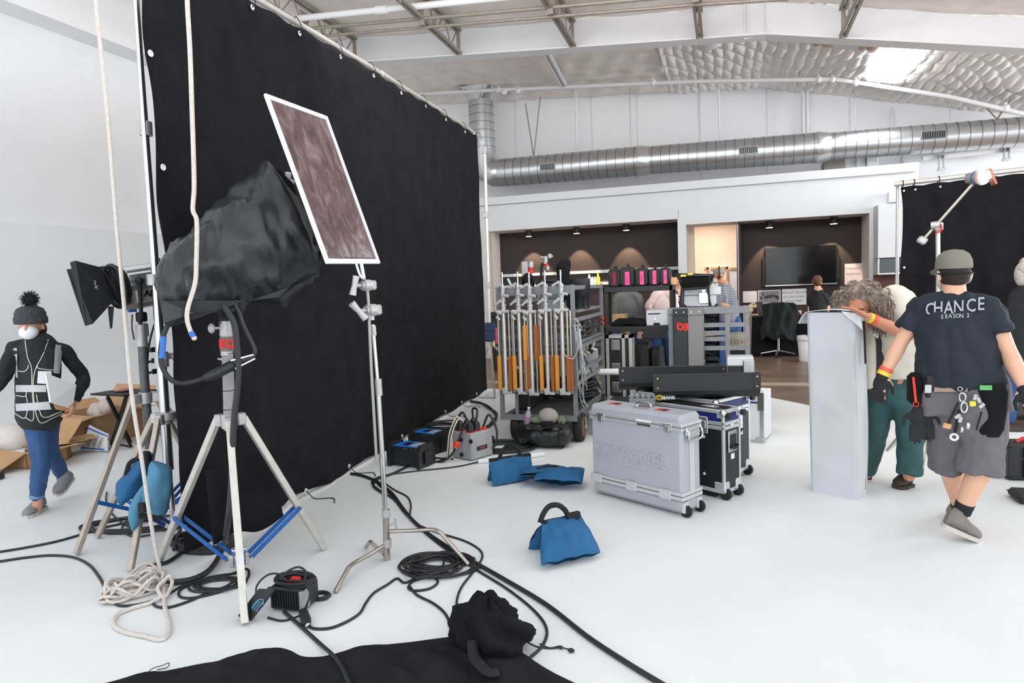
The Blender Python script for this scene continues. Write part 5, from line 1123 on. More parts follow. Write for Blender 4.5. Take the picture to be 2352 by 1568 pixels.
for i, (a_, c_, h_) in enumerate(((1458, 1492, .40), (1495, 1518, .33))):
    xa, xb = aY(a_, 800, SY+.1).x, aY(c_, 800, SY+.1).x; t = thing('hard_case', 'black hard case on the lowest shelf, '+('left one with a handle', 'smaller right one'), 'hard case', (xa, SY+.1, .44)) if False else thing('hard_case', ('black hard case with handle on the lowest shelf', 'smaller dark case on the lowest shelf beside the handled one')[i], 'hard case', (xa, SY+.1, .44))
    part('case_body', M_plast, lambda b: b.bx(xa, xb, SY+.1, SY+.5, .44, .44+h_, .02), t); part('handle', M_black, lambda b: b.tube(cr([(xa+.06, SY+.09, .5), (xa+.06, SY+.06, .56), (xa+.06, SY+.06, .7), (xa+.06, SY+.09, .76)], 4), .012, 8), t)
# flight case left of the shelf, upright with butterfly latches
fx0, fx1 = aY(1394, 800, 8.75).x, aY(1450, 800, 8.75).x
t = thing('road_case', 'tall black road case with metal edges and latches between the cart and the shelf unit', 'road case', (fx0, 8.6, 0))
part('case_body', M_plast, lambda b: b.bx(fx0+.0, fx1, 8.75, 9.0, .05, .98), t); part('edge_trim', M_alu, lambda b: [b.bx(x-.02, x+.02, 8.735, 9.01, .04, .99) for x in (fx0+.01, fx0+.22, fx1-.01)]+[b.bx(fx0-.01, fx1+.01, 8.735, 9.01, z-.02, z+.02) for z in (.06, .97)], t)
for z in (.86, .55, .30): part('latch', M_chrome, lambda b: (b.bx(fx0+.06, fx0+.18, 8.725, 8.74, z-.07, z+.07, .006), b.bx(fx0+.09, fx0+.15, 8.72, 8.73, z-.03, z+.03)), t)
# ---- right grey cart
GX0, GX1, GY, GZ = aY(1540, 712, 8.2).x, aY(1716, 710, 8.2).x, 8.2, 1.32
t = thing('frame_cart', 'low grey tube frame cart with a railed front behind the road cases', 'cart', (GX0, GY, 0))
xm = aY(1671, 750, GY).x
for x, y in ((GX0, GY), (xm, GY), (GX1, GY), (GX0, GY+1.0), (GX1, GY+1.0)): part('post', M_cart, lambda b: b.bx(x-.025, x+.025, y-.025, y+.025, .12, GZ), t)
part('top_rail', M_cart, lambda b: b.bx(GX0-.03, GX1+.03, GY-.035, GY+.03, GZ-.05, GZ+.03), t)
xl = aY(1616, 750, GY).x
for py in (746, 764, 778, 799): z = aY(1640, py, GY).z; part('front_rail', M_cart, lambda b: b.bx(xl, (xm if py in (764, 778) else GX1), GY-.02, GY+.02, z-.025, z+.025), t)
part('deck', M_cartd, lambda b: b.bx(GX0, GX1, GY, GY+1.0, .28, .33), t); part('top_shelf', M_cart, lambda b: b.bx(GX0, xm+.1, GY, GY+.9, GZ-.03, GZ), t)
for x, y in ((GX0+.1, GY+.1), (GX1-.1, GY+.1), (GX0+.1, GY+.9), (GX1-.1, GY+.9)): part('wheel', M_tyre, lambda b: b.cyl((x-.03, y, .12), (x+.03, y, .12), .12, n=20), t)
for a_, c_, m_, nm, lb in ((1546, 1579, mat('black_panel', (38, 40, 44), .55, var=.1, vscale=20), 'flag_board', 'upright black panel with red letters hung on the front of the low frame cart'), (1580, 1615, mat('grey_felt_panel', (128, 126, 126), .9, bump=.3, bscale=90), 'felt_board', 'upright grey felt panel beside the black one on the low frame cart')):
    xa, xb = aY(a_, 740, GY-.1).x, aY(c_, 740, GY-.1).x; t2 = thing(nm, lb, 'panel', (xa, GY-.09, .35)); part('panel_board', m_, lambda b: b.bx(xa, xb, GY-.12, GY-.04, .36, GZ+.02, .006), t2)
    part('top_batten', m_, lambda b: b.bx(xa, xb, GY-.128, GY-.12, GZ-.06, GZ+.02, .003), t2)
    part('bolt', M_chrome, lambda b: [b.cyl((x, GY-.132, GZ-.02), (x, GY-.127, GZ-.02), .008, n=8) for x in (xa+.04, xb-.04)], t2)
    if a_ == 1546: part('lettering', M_red, lambda b: b.text('EQ', .105, (xb-.055, GY-.123, 1.13), (-1, 0, 0), (0, 0, -1), .001, bold=.006), t2)
for i, zc in enumerate((GZ-.31, GZ-.62, GZ-.92)):
    xa, xb = aY(1617, 740, GY+.12).x, aY(1650, 740, GY+.12).x; b = B(); h_ = .27
    b.bx(xa, xb, GY+.42, GY+.44, zc, zc+h_); b.bx(xa, xb, GY+.12, GY+.44, zc, zc+.015); b.bx(xa, xa+.015, GY+.12, GY+.44, zc, zc+h_); b.bx(xb-.015, xb, GY+.12, GY+.44, zc, zc+h_)
    for z in (zc, zc+h_-.04): b.bx(xa, xb, GY+.11, GY+.13, z, z+.04)
    for k in range(7):
        xk = xa+(xb-xa)*k/5-.03; b.bar((max(xa, xk), GY+.12, zc+.02), (min(xb, xk+.1), GY+.12, zc+h_-.02), .012, .012); b.bar((min(xb, xk+.1), GY+.12, zc+.02), (max(xa, xk), GY+.12, zc+h_-.02), .012, .012)
    solo(b, 'milk_crate', mat('dark_blue_crate', (46, 50, 62), .6), 'dark lattice crate inside the low frame cart, '+('top', 'middle', 'bottom')[i]+' one', 'crate', 'crates in the frame cart')
# silver case with hooded monitor on top of the frame cart
cx0, cx1 = aY(1566, 690, GY+.3).x, aY(1656, 690, GY+.3).x; z0 = GZ; z1 = aY(1600, 660, GY+.3).z
t = thing('silver_case', 'silver white flight case standing on the low frame cart behind the hooded monitor', 'flight case', (cx0, GY+.3, GZ))
part('case_body', M_alw, lambda b: b.bx(cx0, cx1, GY+.3, GY+.75, z0+.002, z1, .01), t); part('lid_band', M_cart, lambda b: (b.bx(cx0-.003, cx1+.003, GY+.296, GY+.3, z1-.10, z1-.09), b.bx(cx0, cx0+.03, GY+.295, GY+.3, z0, z1), b.bx(cx1-.05, cx1, GY+.295, GY+.3, z0, z1-.1)), t)
xm_ = (cx0+cx1)/2+.03; part('latch', M_chrome, lambda b: (b.bx(xm_-.06, xm_+.06, GY+.285, GY+.3, z0+.06, z0+.2, .006), b.cyl((xm_, GY+.275, z0+.12), (xm_, GY+.29, z0+.12), .03), b.bx(xm_-.02, xm_+.02, GY+.285, GY+.3, z0+.2, z1-.03)), t)
t = thing('hooded_monitor', 'black on set monitor with sun hood on a folding stand above the frame cart', 'monitor', ((cx0+cx1)/2, GY+.12, GZ))
q = lambda x, y, d=.1: aY(x, y, GY+d)
part('hood', M_ball, lambda b: b.loft([[q(1563, 634, -.02), q(1630, 633, -.02), q(1628, 661, .12), q(1567, 663, .12)], [q(1565, 627, .2), q(1641, 629, .2), q(1636, 650, .3), q(1568, 655, .3)]], False), t)
part('screen', M_black, lambda b: b.add([q(1568, 637, -.03), q(1627, 636, -.03), q(1625, 659, .10), q(1570, 661, .10)], [(0, 1, 2, 3)]), t)
part('label', M_yel, lambda b: (b.bx(q(1565, 631).x, q(1577, 631).x, GY-.03, GY-.024, q(1570, 635, -.03).z, q(1570, 631, -.03).z), b.bx(q(1580, 628).x, q(1592, 628).x, GY+.07, GY+.076, q(1585, 631, .07).z, q(1585, 627, .07).z)), t)
part('stand_frame', M_black, lambda b: (b.tube([q(1562, 708), q(1566, 660), q(1560, 640)], .013, 8), b.tube([q(1630, 706), q(1627, 655), q(1640, 632)], .013, 8), b.tube([q(1567, 664), q(1625, 660)], .016, 8), b.tube([q(1571, 700), q(1578, 706), q(1640, 705), q(1648, 698)], .016, 8), b.tube([q(1568, 708), q(1571, 664)], .010, 8), b.tube([q(1634, 706), q(1624, 664)], .010, 8)), t)
item('thin_post', 'slim grey post with pale papers leaning on the frame cart top', 'post', M_cart, lambda b: b.cyl(aY(1667, 708, GY+.2), aY(1667, 677, GY+.2), .014))
item('pale_slats', 'bundle of pale wooden slats on the frame cart top beside the slim post', 'wood', M_wood, lambda b: [b.bar(aY(1658+k*6, 695+k, GY+.15), aY(1668+k*6, 708, GY+.15), .02, .02) for k in range(3)])
t = thing('wooden_sign_case', 'pale chest with faint red letters inside the right half of the frame cart', 'case', (xm, GY+.3, .35))
part('case_body', mat('pale_worn_chest', (172, 166, 150), .7, var=.12, vscale=20), lambda b: b.bx(aY(1672, 800, GY+.2).x, aY(1721, 800, GY+.2).x, GY+.2, GY+.6, aY(1690, 801, GY+.2).z, aY(1690, 768, GY+.2).z, .006), t)
part('lettering', mat('faded_red_ink', (196, 110, 90), .7), lambda b: b.text('X O O H S', .075, aY(1690, 786, GY+.197), (1, 0, 0), (0, 0, 1), .001), t); part('lower_box', M_plast, lambda b: b.bx(aY(1674, 800, GY+.2).x, aY(1718, 800, GY+.2).x, GY+.22, GY+.6, .335, aY(1690, 802, GY+.2).z), t)
b = B(); b.bar(aY(1725, 718, GY+.7), aY(1722, 850, GY+.7), .035, .02); solo(b, 'wood_stick', mat('brown_stick', (122, 96, 82), .7), 'brown wooden stick standing upright at the right end of the frame cart', 'stick')
t = thing('road_case', 'silver edged black road case low behind the frame cart posts with pale letters', 'road case', (aY(1673, 850, 7.9).x, 7.75, 0)); xa, xb = aY(1672, 850, 7.85).x, aY(1729, 850, 7.85).x; zt_ = aY(1700, 820, 7.85).z
part('case_body', M_plast, lambda b: b.bx(xa, xb, 7.85, 8.12, .03, zt_-.1), t); part('case_lid', M_alw, lambda b: b.bx(xa-.01, xb+.01, 7.84, 8.13, zt_-.1, zt_, .01), t); part('edge_trim', M_alu, lambda b: b.bx(xb-.06, xb+.01, 7.838, 8.13, .02, zt_-.1), t)
part('latch', M_chrome, lambda b: b.bx(xa+.16, xa+.28, 7.82, 7.84, zt_-.18, zt_-.03, .01), t); part('lettering', mat('pale_cyan_ink', (150, 214, 232), .6), lambda b: b.text('ESTATE', .062, (xa+.19, 7.848, zt_-.24), (1, 0, 0), (0, 0, 1), .001, bold=.003), t)
# ================================================================= CASES AND TALL COVER
M_sky1 = mat('grey_moulded_case', (172, 174, 182), .45, var=.03, vscale=5, bump=.12, bscale=220); M_rail = mat('aluminium_rail', (214, 216, 219), .32, .6)
M_laq = mat('black_laminate', (28, 29, 31), .42, var=.3, vscale=7, bump=.1, bscale=60); M_navy = mat('dark_blue_stripe', (20, 32, 104), .5); M_print = mat('dark_print', (70, 66, 66), .6)
def lp(name, m, fn, t): b = B(); fn(b); return b.obj(name, m, t)
A_ = fl(1569, 1190); rA = math.radians(-30.4); L, D, H = .842, .236, .728
t = thing('moulded_case', 'large grey moulded equipment case with raised lettering and metal bands, on wheels', 'equipment case', A_, rA)
lp('base_shell', M_sky1, lambda b: b.bx(-L, 0, 0, D, .02, .135, .028), t); mb = lp('main_shell', M_sky1, lambda b: b.bx(-L, 0, 0, D, .15, .63, .022), t); lp('lid_shell', M_sky1, lambda b: b.bx(-L-.004, .004, -.004, D+.004, .64, H, .026), t)
for z0, z1 in ((.118, .146), (.150, .176), (.610, .638), (.642, .668)): lp('metal_band', M_rail, lambda b: b.bx(-L-.007, .007, -.007, D+.007, z0, z1, .004), t)
lp('lettering', M_sky1, lambda b: b.text('SKYPANEL', .137, (-L*.535, .0, .37), (1, 0, 0), (0, 0, 1), .008, space=1.08, bold=.004), mb)
lp('letter_panel', M_sky1, lambda b: b.bx(-L*.92, -L*.13, -.002, .003, .28, .46, .002), mb)
for fx in (.86, .13): 
    la = lp('latch', M_chrome, lambda b: (b.bx(-L*fx-.035, -L*fx+.035, -.016, -.004, .612, .664, .004), b.bx(-L*fx-.02, -L*fx+.02, -.022, -.012, .6, .65, .003), b.cyl((-L*fx-.06, -.014, .638), (-L*fx-.03, -.014, .638), .006)), t)
for fx in (.93, .53, .17): lp('hinge', M_rail, lambda b: b.bx(-L*fx-.05, -L*fx+.05, -.012, -.005, .11, .182, .003), t)
lp('label', M_print, lambda b: b.bx(-L*.45, -L*.31, -.009, -.006, .617, .634), t); lp('sticker', M_white, lambda b: b.bx(-L*.46, -L*.30, -.009, -.006, .645, .662), t)
lp('end_strap', M_rail, lambda b: b.bx(.0, .006, D*.38, D*.62, .15, .62, .002), t)
hd = lp('end_handle', M_chrome, lambda b: (b.bx(.006, .02, D*.12, D*.86, .575, .645, .01), b.tube(cr([(.015, D*.15, .635), (.035, D*.15, .60), (.035, D*.2, .55), (.035, D*.8, .55), (.035, D*.85, .60), (.015, D*.85, .635)], 4), .008, 8), b.bx(.012, .03, D*.22, D*.78, .56, .615, .006)), t)
for y in (.035, D-.035):
    lp('wheel_housing', M_rail, lambda b: b.bx(-.02, .012, y-.03, y+.03, .03, .11, .006), t); lp('wheel', M_tyre, lambda b: b.cyl((.006, y-.012, .042), (.006, y+.012, .042), .042, n=20), t)
lp('carry_handle', M_chrome, lambda b: (b.bx(-L*.56, -L*.39, D*.3, D*.7, H-.002, H+.008, .003), b.tube(cr([(-L*.55, D*.45, H), (-L*.54, D*.45, H+.03), (-L*.41, D*.45, H+.03), (-L*.40, D*.45, H)], 4), .009, 8)), t)
for fx in (.80, .28):
    rl = lp('label', M_red, lambda b: b.bx(-L*fx-.05, -L*fx+.05, D*.32, D*.6, H, H+.0015), t); lp('label_text', M_black, lambda b: b.bx(-L*fx+.0, -L*fx+.045, D*.34, D*.58, H+.0012, H+.003), rl)
def roadcase(label, N_, rz, L, D, H, lid=.12, wheels=True):
    t = thing('road_case', label, 'road case', N_, rz, 'black road cases')
    z0 = .05; lp('case_body', M_laq, lambda b: b.bx(-L, 0, 0, D, z0, H-lid), t); lp('case_lid', M_laq, lambda b: b.bx(-L, 0, 0, D, H-lid, H), t)
    e = .022
    def trim(b):
        for x in (-L, 0):
            for y in (0, D): b.bx(x-(e if x == 0 else -0)-(.004 if x else -.004), x+(e if x else 0)-(.004 if x else -.004), y-(e if y else 0)+(.004 if y else -.004), y+(0 if y else e)+(.004 if y else -.004), z0, H, .003)
        for z in (z0, H-lid-.03, H-lid+.004, H-.026):
            for y in (-.004, D-e+.004): b.bx(-L-.004, .004, y, y+e, z, z+.028, .003)
            for x in (-L-.004, -e+.004): b.bx(x, x+e, -.004, D+.004, z, z+.028, .003)
    lp('edge_trim', M_rail, trim, t)
    lp('blue_stripe', M_navy, lambda b: (b.bx(-L+.03, -.03, -.0035, .002, H-lid+.035, H-.03), b.bx(-.002, .0035, .03, D-.03, H-lid+.035, H-.03)), t)
    lp('corner_plate', M_rail, lambda b: [b.box((x, y, z), (.07, .07, .07), None, .012) for x in (-.03,) for y in (.03, D-.03) for z in (H-.034,)]+[b.box((-.04, y, z0+.045), (.10, .075, .09), None, .012) for y in (.033, D-.033)], t)
    lp('corner_ball', M_chrome, lambda b: [b.ell((.0, y, H-.02), (.03, .03, .03)) for y in (.0, D)], t); lp('rubber_foot', M_black, lambda b: [b.cyl((.02, y, H-.035), (.05, y, H-.035), .024) for y in (.01, D-.01)], t)
    lp('latch', M_chrome, lambda b: (b.bx(-.2, -.13, -.014, -.002, H-lid-.07, H-lid+.06, .004), b.bx(-.185, -.145, -.02, -.01, H-lid-.03, H-lid+.03, .003)), t)
    hb = lp('handle_plate', M_chrome, lambda b: b.bx(0, .01, D*.24, D*.76, H*.52, H*.76, .006), t)
    lp('handle_grip', M_black, lambda b: (b.bx(.008, .016, D*.33, D*.67, H*.56, H*.72, .003), b.tube([(.025, D*.32, H*.60), (.03, D*.4, H*.575), (.03, D*.6, H*.575), (.025, D*.68, H*.60)], .011, 8)), hb)
    lp('sticker', M_white, lambda b: (b.bx(0, .003, D*.42, D*.6, H*.79, H*.85), b.bx(0, .003, D*.42, D*.62, H*.44, H*.50)), t)
    if wheels:
        for y in (.03, D-.03): lp('wheel', M_tyre, lambda b: b.cyl((-.005, y-.014, .045), (-.005, y+.014, .045), .045, n=20), t)
    lp('side_rivet', M_white, lambda b: [b.cyl((x, -.004, z), (x, 0, z), .012, n=10) for x, z in ((-.17, H*.68), (-.17, H*.26))], t)
    lp('runner', M_black, lambda b: b.bx(-L+.03, -.1, .03, D-.03, 0, z0), t)
    lp('top_latch', M_galv, lambda b: (b.bx(-.24, -.12, D*.3, D*.6, H, H+.006, .002), b.bx(-.2, -.15, D*.35, D*.5, H, H+.012, .003)), t)
    return t
rB = math.radians(-32); NB = fl(1664, 1150); rc = roadcase('black road case with blue stripe and wheels right behind the grey moulded case', NB, rB, .84, .225, .685)
vB = V((-math.sin(rB), math.cos(rB), 0)); uB = V((math.cos(rB), math.sin(rB), 0)); NC = V((.168, 5.914, 0))-vB*.50
roadcase('black road case with blue stripe standing farthest back of the pair', NC, rB, .80, .50, .70)
# white case behind
pd = fl(1753, 1018); t = thing('white_case', 'white panelled case with metal edges behind the black road cases', 'case', pd, -.25); Hd = .505
lp('case_body', mat('white_case_panel', (222, 224, 226), .5), lambda b: b.bx(-.8, 0, 0, .4, .02, Hd, .004), t); lp('edge_trim', M_galv, lambda b: (b.bx(-.03, .005, -.005, .03, .0, Hd+.003), b.bx(-.8, .005, -.005, .02, .0, .03), b.bx(-.07, .008, -.008, .05, .0, .06), b.bx(-.8, .005, -.005, .02, Hd-.03, Hd+.003)), t)
lp('corner_plate', mat('dull_plate', (120, 118, 112), .4, .7), lambda b: b.bx(-.05, .008, -.008, .0, Hd-.17, Hd-.01), t); lp('lettering', M_print, lambda b: b.text('3 SEA K.SEAT', .035, (-.18, -.006, Hd-.06), (1, 0, 0), (0, 0, 1), .001), t)
lp('blue_line', M_navy, lambda b: b.bx(-.8, -.05, -.004, 0, Hd-.10, Hd-.085), t)
b = B(); b.prism([(0, 0), (.16, 0), (.04, .15)], .02, pd+V((-.13, .08, Hd+.002)), (.97, -.25, 0), (0, 0, 1)); solo(b, 'white_flap', M_white, 'small white triangular flap standing on the white panelled case', 'flap')
# black folded light doors lying across the cases
M_trough = mat('black_textured_metal', (38, 39, 42), .5, .1, var=.12, vscale=60)
def trough(label, P, Q, z, h, back=.16, letters=False):
    P, Q = V(P), V(Q); x = (Q-P); Lx = x.length; rz = math.atan2(x.y, x.x)
    t = thing('light_door', label, 'light door', V((P.x, P.y, z)), rz, 'black light doors')
    prof = [(0, h), (0, h*.36), (.012, h*.2), (.05, h*.06), (.1, .012), (back, .0)]
    lp('front_panel', M_trough, lambda b: b.loft([[V((xx, y, zz)) for y, zz in prof]+[V((xx, y+.012, zz+.008)) for y, zz in prof[::-1]] for xx in (0, Lx*.25, Lx*.8, Lx)], False), t)
    lp('end_plate', M_trough, lambda b: (b.bx(Lx-.05, Lx+.004, -.006, .004, h*.38, h*1.0), b.prism([(0, h*.34), (.03, .06), (.1, .03), (.06, h*.34)], .006, (Lx-.002, 0, 0), (0, 1, 0), (0, 0, 1))), t)
    lp('rivet', mat('brass_rivet', (214, 186, 110), .3, .8), lambda b: [b.cyl((xx, -.010, zz), (xx, 0, zz), .007, n=8) for xx in (.035, Lx-.025) for zz in (h*.5, h*.88)], t)
    lp('top_fold', M_trough, lambda b: b.bx(0, Lx, -.004, .02, h-.006, h+.002), t)
    if letters:
        lab = lp('label', M_black, lambda b: b.bx(.0, .16, -.012, .01, .0, .05, .003), t); lp('lettering', M_white, lambda b: b.text('4BANK', .036, (.115, -.013, .022), (1, 0, 0), (0, 0, 1), .001, bold=.001), lab); lp('round_logo', M_yel, lambda b: (b.torus((.045, -.014, .026), .018, .004, (0, 1, 0), 18, 5, 1.3), b.text('KF', .024, (.045, -.014, .026), (1, 0, 0), (0, 0, 1), .001)), lab)
    return t
trough('black folded light door on top of the road cases, in front, with small yellow logo', aY(1500, 860, 5.45), aY(1746, 855, 5.62), .70, .205, letters=True)
trough('black folded light door lying behind the one with the yellow logo', aY(1421, 852, 5.86), aY(1668, 847, 6.02), .70, .215)
b = B(); p = aY(1470, 916, 5.2); b.grid(lambda u, v: (p.x-.11+.21*u, 5.3+.14*v+.02*u, .745+.012*math.sin(u*30)+.03*(v-.5)**2-.0*u), 20, 6, True, .003); b.box((p.x, 5.36, .735), (.2, .12, .012)); b.bx(p.x-.1, p.x+.1, 5.31, 5.43, .69, .73); solo(b, 'glass_lens_tray', M_pet, 'clear glassy lens tray lying between the grey case and the folded light doors', 'lens tray')
# tall pale grey cover
M_cov = mat('pale_grey_cover', (206, 208, 214), .6, var=.03, vscale=4, bump=.15, bscale=12); NT = fl(1966, 1149); rT = math.radians(-30.4); LT, DT, HT = .352, .18, 1.385
t = thing('tall_cover', 'tall narrow pale grey fabric cover standing upright, lid flap folded over its top', 'equipment cover', NT, rT)
def ring(z):
    k = z/HT; pts = []; n = 14; w0 = -LT-.006+.03*(1-k); w1 = .0+.012*math.sin(k*5)
    cs = [(w0, 0), (w1, 0), (w1+.006, DT), (w0, DT)]; r = .012
    for (a_, c_) in zip(cs, cs[1:]+cs[:1]):
        for i in range(n):
            s = i/n; x = a_[0]+(c_[0]-a_[0])*s; y = a_[1]+(c_[1]-a_[1])*s; bu = .010*math.sin(PI*s)
            d = .02*nz((x*3, z*2.2, y*5), 1.4)+.010*abs(nz((x*6+z*4, z*5, 3), 1.1))-.016*abs(nz((x*2.5-z*1.5, z*2.4, 9), 1))
            nrm = V((c_[1]-a_[1], -(c_[0]-a_[0]), 0)).normalized(); pts.append(V((x, y, z))+nrm*(d*math.sin(PI*min(1, max(0, s)))**.3+bu*.4)*(.25+.75*math.sin(PI*min(.97, max(.03, k)))**.4))
    return pts
lp('cover_body', M_cov, lambda b: b.loft([ring(HT*i/46) for i in range(47)], True), t)
lp('lid_flap', mat('white_cover_lid', (226, 228, 232), .6), lambda b: b.grid(lambda u, v: (-LT-.02+(LT+.05)*u, -.012+(DT+.02)*v, HT+.004+.02*math.sin(PI*u)-.03*u*u*(v < .0)), 12, 6, True, .004), t)
lp('lid_flap', M_cov, lambda b: b.grid(lambda u, v: V((-LT-.01-.065*u, .0+.14*v, HT-.0-.085*u**1.6-.01*v)), 8, 4, True, .004), t)
lp('lid_flap', mat('white_cover_lid', (226, 228, 232), .6), lambda b: b.grid(lambda u, v: V((-.10+.14*v+.02*u, -.016-.012*u-.02*v, HT+.012-.115*u*(.15+.85*v)-.02*v)), 8, 6, True, .004), t)
lp('zip_edge', M_web, lambda b: b.tube([(.012, DT*.55, HT-.07), (.016, DT*.6, HT-.2), (.022, DT*.6, HT-.38)], .007, 6), t)
lp('side_tab', M_web, lambda b: (b.box((.012, DT*.6, .40), (.012, .03, .09), None, .003), b.tube([(.008, DT*.85, .32), (.008, DT*.85, .05)], .004, 5)), t)
# ================================================================= OFFICE END, RIGHT SIDE, LEFT BOXES
q8 = lambda x, y, Y=YR: aY(x, y, Y)
for i, (px, py) in enumerate(((1214, 530), (1324, 523), (1438, 516), (1767, 510), (1915, 502))):
    Y = YR-.38; p = aY(px, py, Y); zt_ = zt1 if i < 3 else zt2
    t = thing('downlight', 'small black cylinder downlight, '+('left one above the long dark recess', 'middle one above the long dark recess', 'right one above the long dark recess', 'left one above the wall screen', 'right one above the wall screen')[i], 'downlight', (p.x, Y, zt_), 0, 'ceiling downlights')
    part('housing', M_black, lambda b: b.cyl((p.x, Y, zt_-.14), (p.x, Y, zt_+.0), .075, n=20), t); part('lamp_face', M_lampw, lambda b: b.cyl((p.x, Y, zt_-.145), (p.x, Y, zt_-.139), .068, n=20), t)
# wall screen
a_, c_ = q8(1757, 568, YR-.1), q8(1923, 652, YR-.1)
t = thing('wall_screen', 'large dark television screen on the black office wall', 'television', ((a_.x+c_.x)/2, YR-.1, c_.z))
part('bezel', M_black, lambda b: b.bx(a_.x, c_.x, YR-.1, YR-.03, c_.z, a_.z, .006), t); part('screen', mat('screen_glass', (12, 12, 14), .14), lambda b: b.bx(a_.x+.02, c_.x-.02, YR-.104, YR-.099, c_.z+.04, a_.z-.02), t); part('trim_bar', M_chrome, lambda b: b.bx(a_.x, c_.x, YR-.106, YR-.098, c_.z, c_.z+.022), t); part('wall_mount', M_black, lambda b: b.bx(a_.x+.4, c_.x-.4, YR-.04, YR, c_.z+.2, a_.z-.2), t)
part('speaker', M_black, lambda b: (b.bx(a_.x-.05, a_.x, YR-.07, YR-.02, c_.z-.01, a_.z-.2), b.bx(c_.x, c_.x+.05, YR-.07, YR-.02, c_.z+.1, a_.z-.22)), t)
def sign(name, label, x0, y0, x1, y1, m, lines, size):
    a, c = q8(x0, y0), q8(x1, y1); t = thing(name, label, 'sign', ((a.x+c.x)/2, YR-.012, c.z), 0, 'wall signs'); part('sheet', m, lambda b: b.bx(a.x, c.x, YR-.012, YR-.0, c.z, a.z), t)
    for i, s in enumerate(lines): part('lettering', M_print, lambda b: b.text(s, size, ((a.x+c.x)/2, YR-.0125, a.z-(a.z-c.z)*(i+.9)/(len(lines)+.8)), (1, 0, 0), (0, 0, 1), .001), t)
    return t
M_paper = mat('white_paper', (232, 232, 234), .7); pk = mat('pinkish_paper', (238, 226, 226), .7)
sign('paper_sign', 'white sign about masks below the wall screen', 1796, 664, 1852, 699, M_paper, ['MASKS MUST BE WORN', 'OUTSIDE STUDIO', 'AT ALL TIMES'], .055)
sign('paper_sign', 'white sign with grey capitals right of the wall screen', 1940, 606, 1980, 652, pk, ['FOR EQ ADD PM\'S', 'PLEASE CALL', ' '], .05)
sign('paper_sign', 'blank looking white sheet left of the framed photo', 1706, 669, 1739, 694, M_paper, ['- - - - -'], .02)
a, c = q8(1741, 667), q8(1793, 696); t = thing('framed_picture', 'grey framed picture with dark blotches below the wall screen', 'picture', ((a.x+c.x)/2, YR-.015, c.z))
part('frame', M_paper, lambda b: b.bx(a.x, c.x, YR-.015, YR, c.z, a.z), t); part('print', mat('grey_print', (146, 142, 144), .7), lambda b: b.bx(a.x+.02, c.x-.02, YR-.018, YR-.014, c.z+.02, a.z-.02), t)
b = B(); rn = random.Random(2)
for k in range(9): x = a.x+.06+(c.x-a.x-.12)*k/8; z = a.z-.07-.09*rn.random(); b.bx(x-.02, x+.015+.02*rn.random(), YR-.0195, YR-.017, z-.05, z+.02)
b.obj('blotch', M_print, t, True)['kind'] = 'stuff'
# desk along the wall with clutter
t = thing('desk', 'long dark desk under the wall screen', 'desk', (1.5, YR-.35, 0)); xdl, xdr = xd+.05, x2b-.05
part('desk_top', M_black, lambda b: b.bx(xdl, xdr, YR-.62, YR-.02, .84, .88), t); part('desk_front', M_duv, lambda b: b.bx(xdl, xdr, YR-.58, YR-.55, .0, .84), t)
item('antler', 'pale curved antler like object on the dark desk', 'ornament', mat('bone_beige', (206, 184, 152), .6), lambda b: (b.tube(cr([q8(1717, 708, 15.3), q8(1726, 703, 15.3), q8(1736, 705, 15.3), q8(1732, 697, 15.3), q8(1722, 699, 15.3)], 5), [.05, .06, .06, .05, .05, .04, .04, .03, .03, .02, .02, .02, .02, .02, .02, .02, .02, .02, .02, .01, .01], 8), b.ell(q8(1720, 711, 15.3), (.09, .06, .08)), b.bx(q8(1720, 714, 15.3).x, q8(1742, 714, 15.3).x, 15.25, 15.35, .882, .91)))
item('white_paper_box', 'white paper box at the left end of the dark desk', 'box', M_paper, lambda b: b.bx(q8(1708, 730, 15.25).x, q8(1722, 730, 15.25).x, 15.22, 15.3, .882, 1.06))
item('photo_frame', 'small dark picture frame leaning on the desk behind the office chair', 'picture frame', M_print, lambda b: (b.bx(q8(1738, 710, 15.4).x, q8(1752, 710, 15.4).x, 15.4, 15.42, .882, 1.16), b.bx(q8(1739, 710, 15.4).x, q8(1752, 710, 15.4).x, 15.395, 15.41, 1.14, 1.17)))
item('red_stapler', 'small red and white device on the desk right of the office chair', 'device', M_red, lambda b: b.bx(q8(1827, 727, 15.3).x, q8(1838, 727, 15.3).x, 15.25, 15.35, .882, .93, .01))
item('white_mug', 'little white object on the desk behind the tall grey cover', 'mug', M_white, lambda b: b.cyl(q8(1834, 722, 15.4), q8(1834, 713, 15.4), .06))
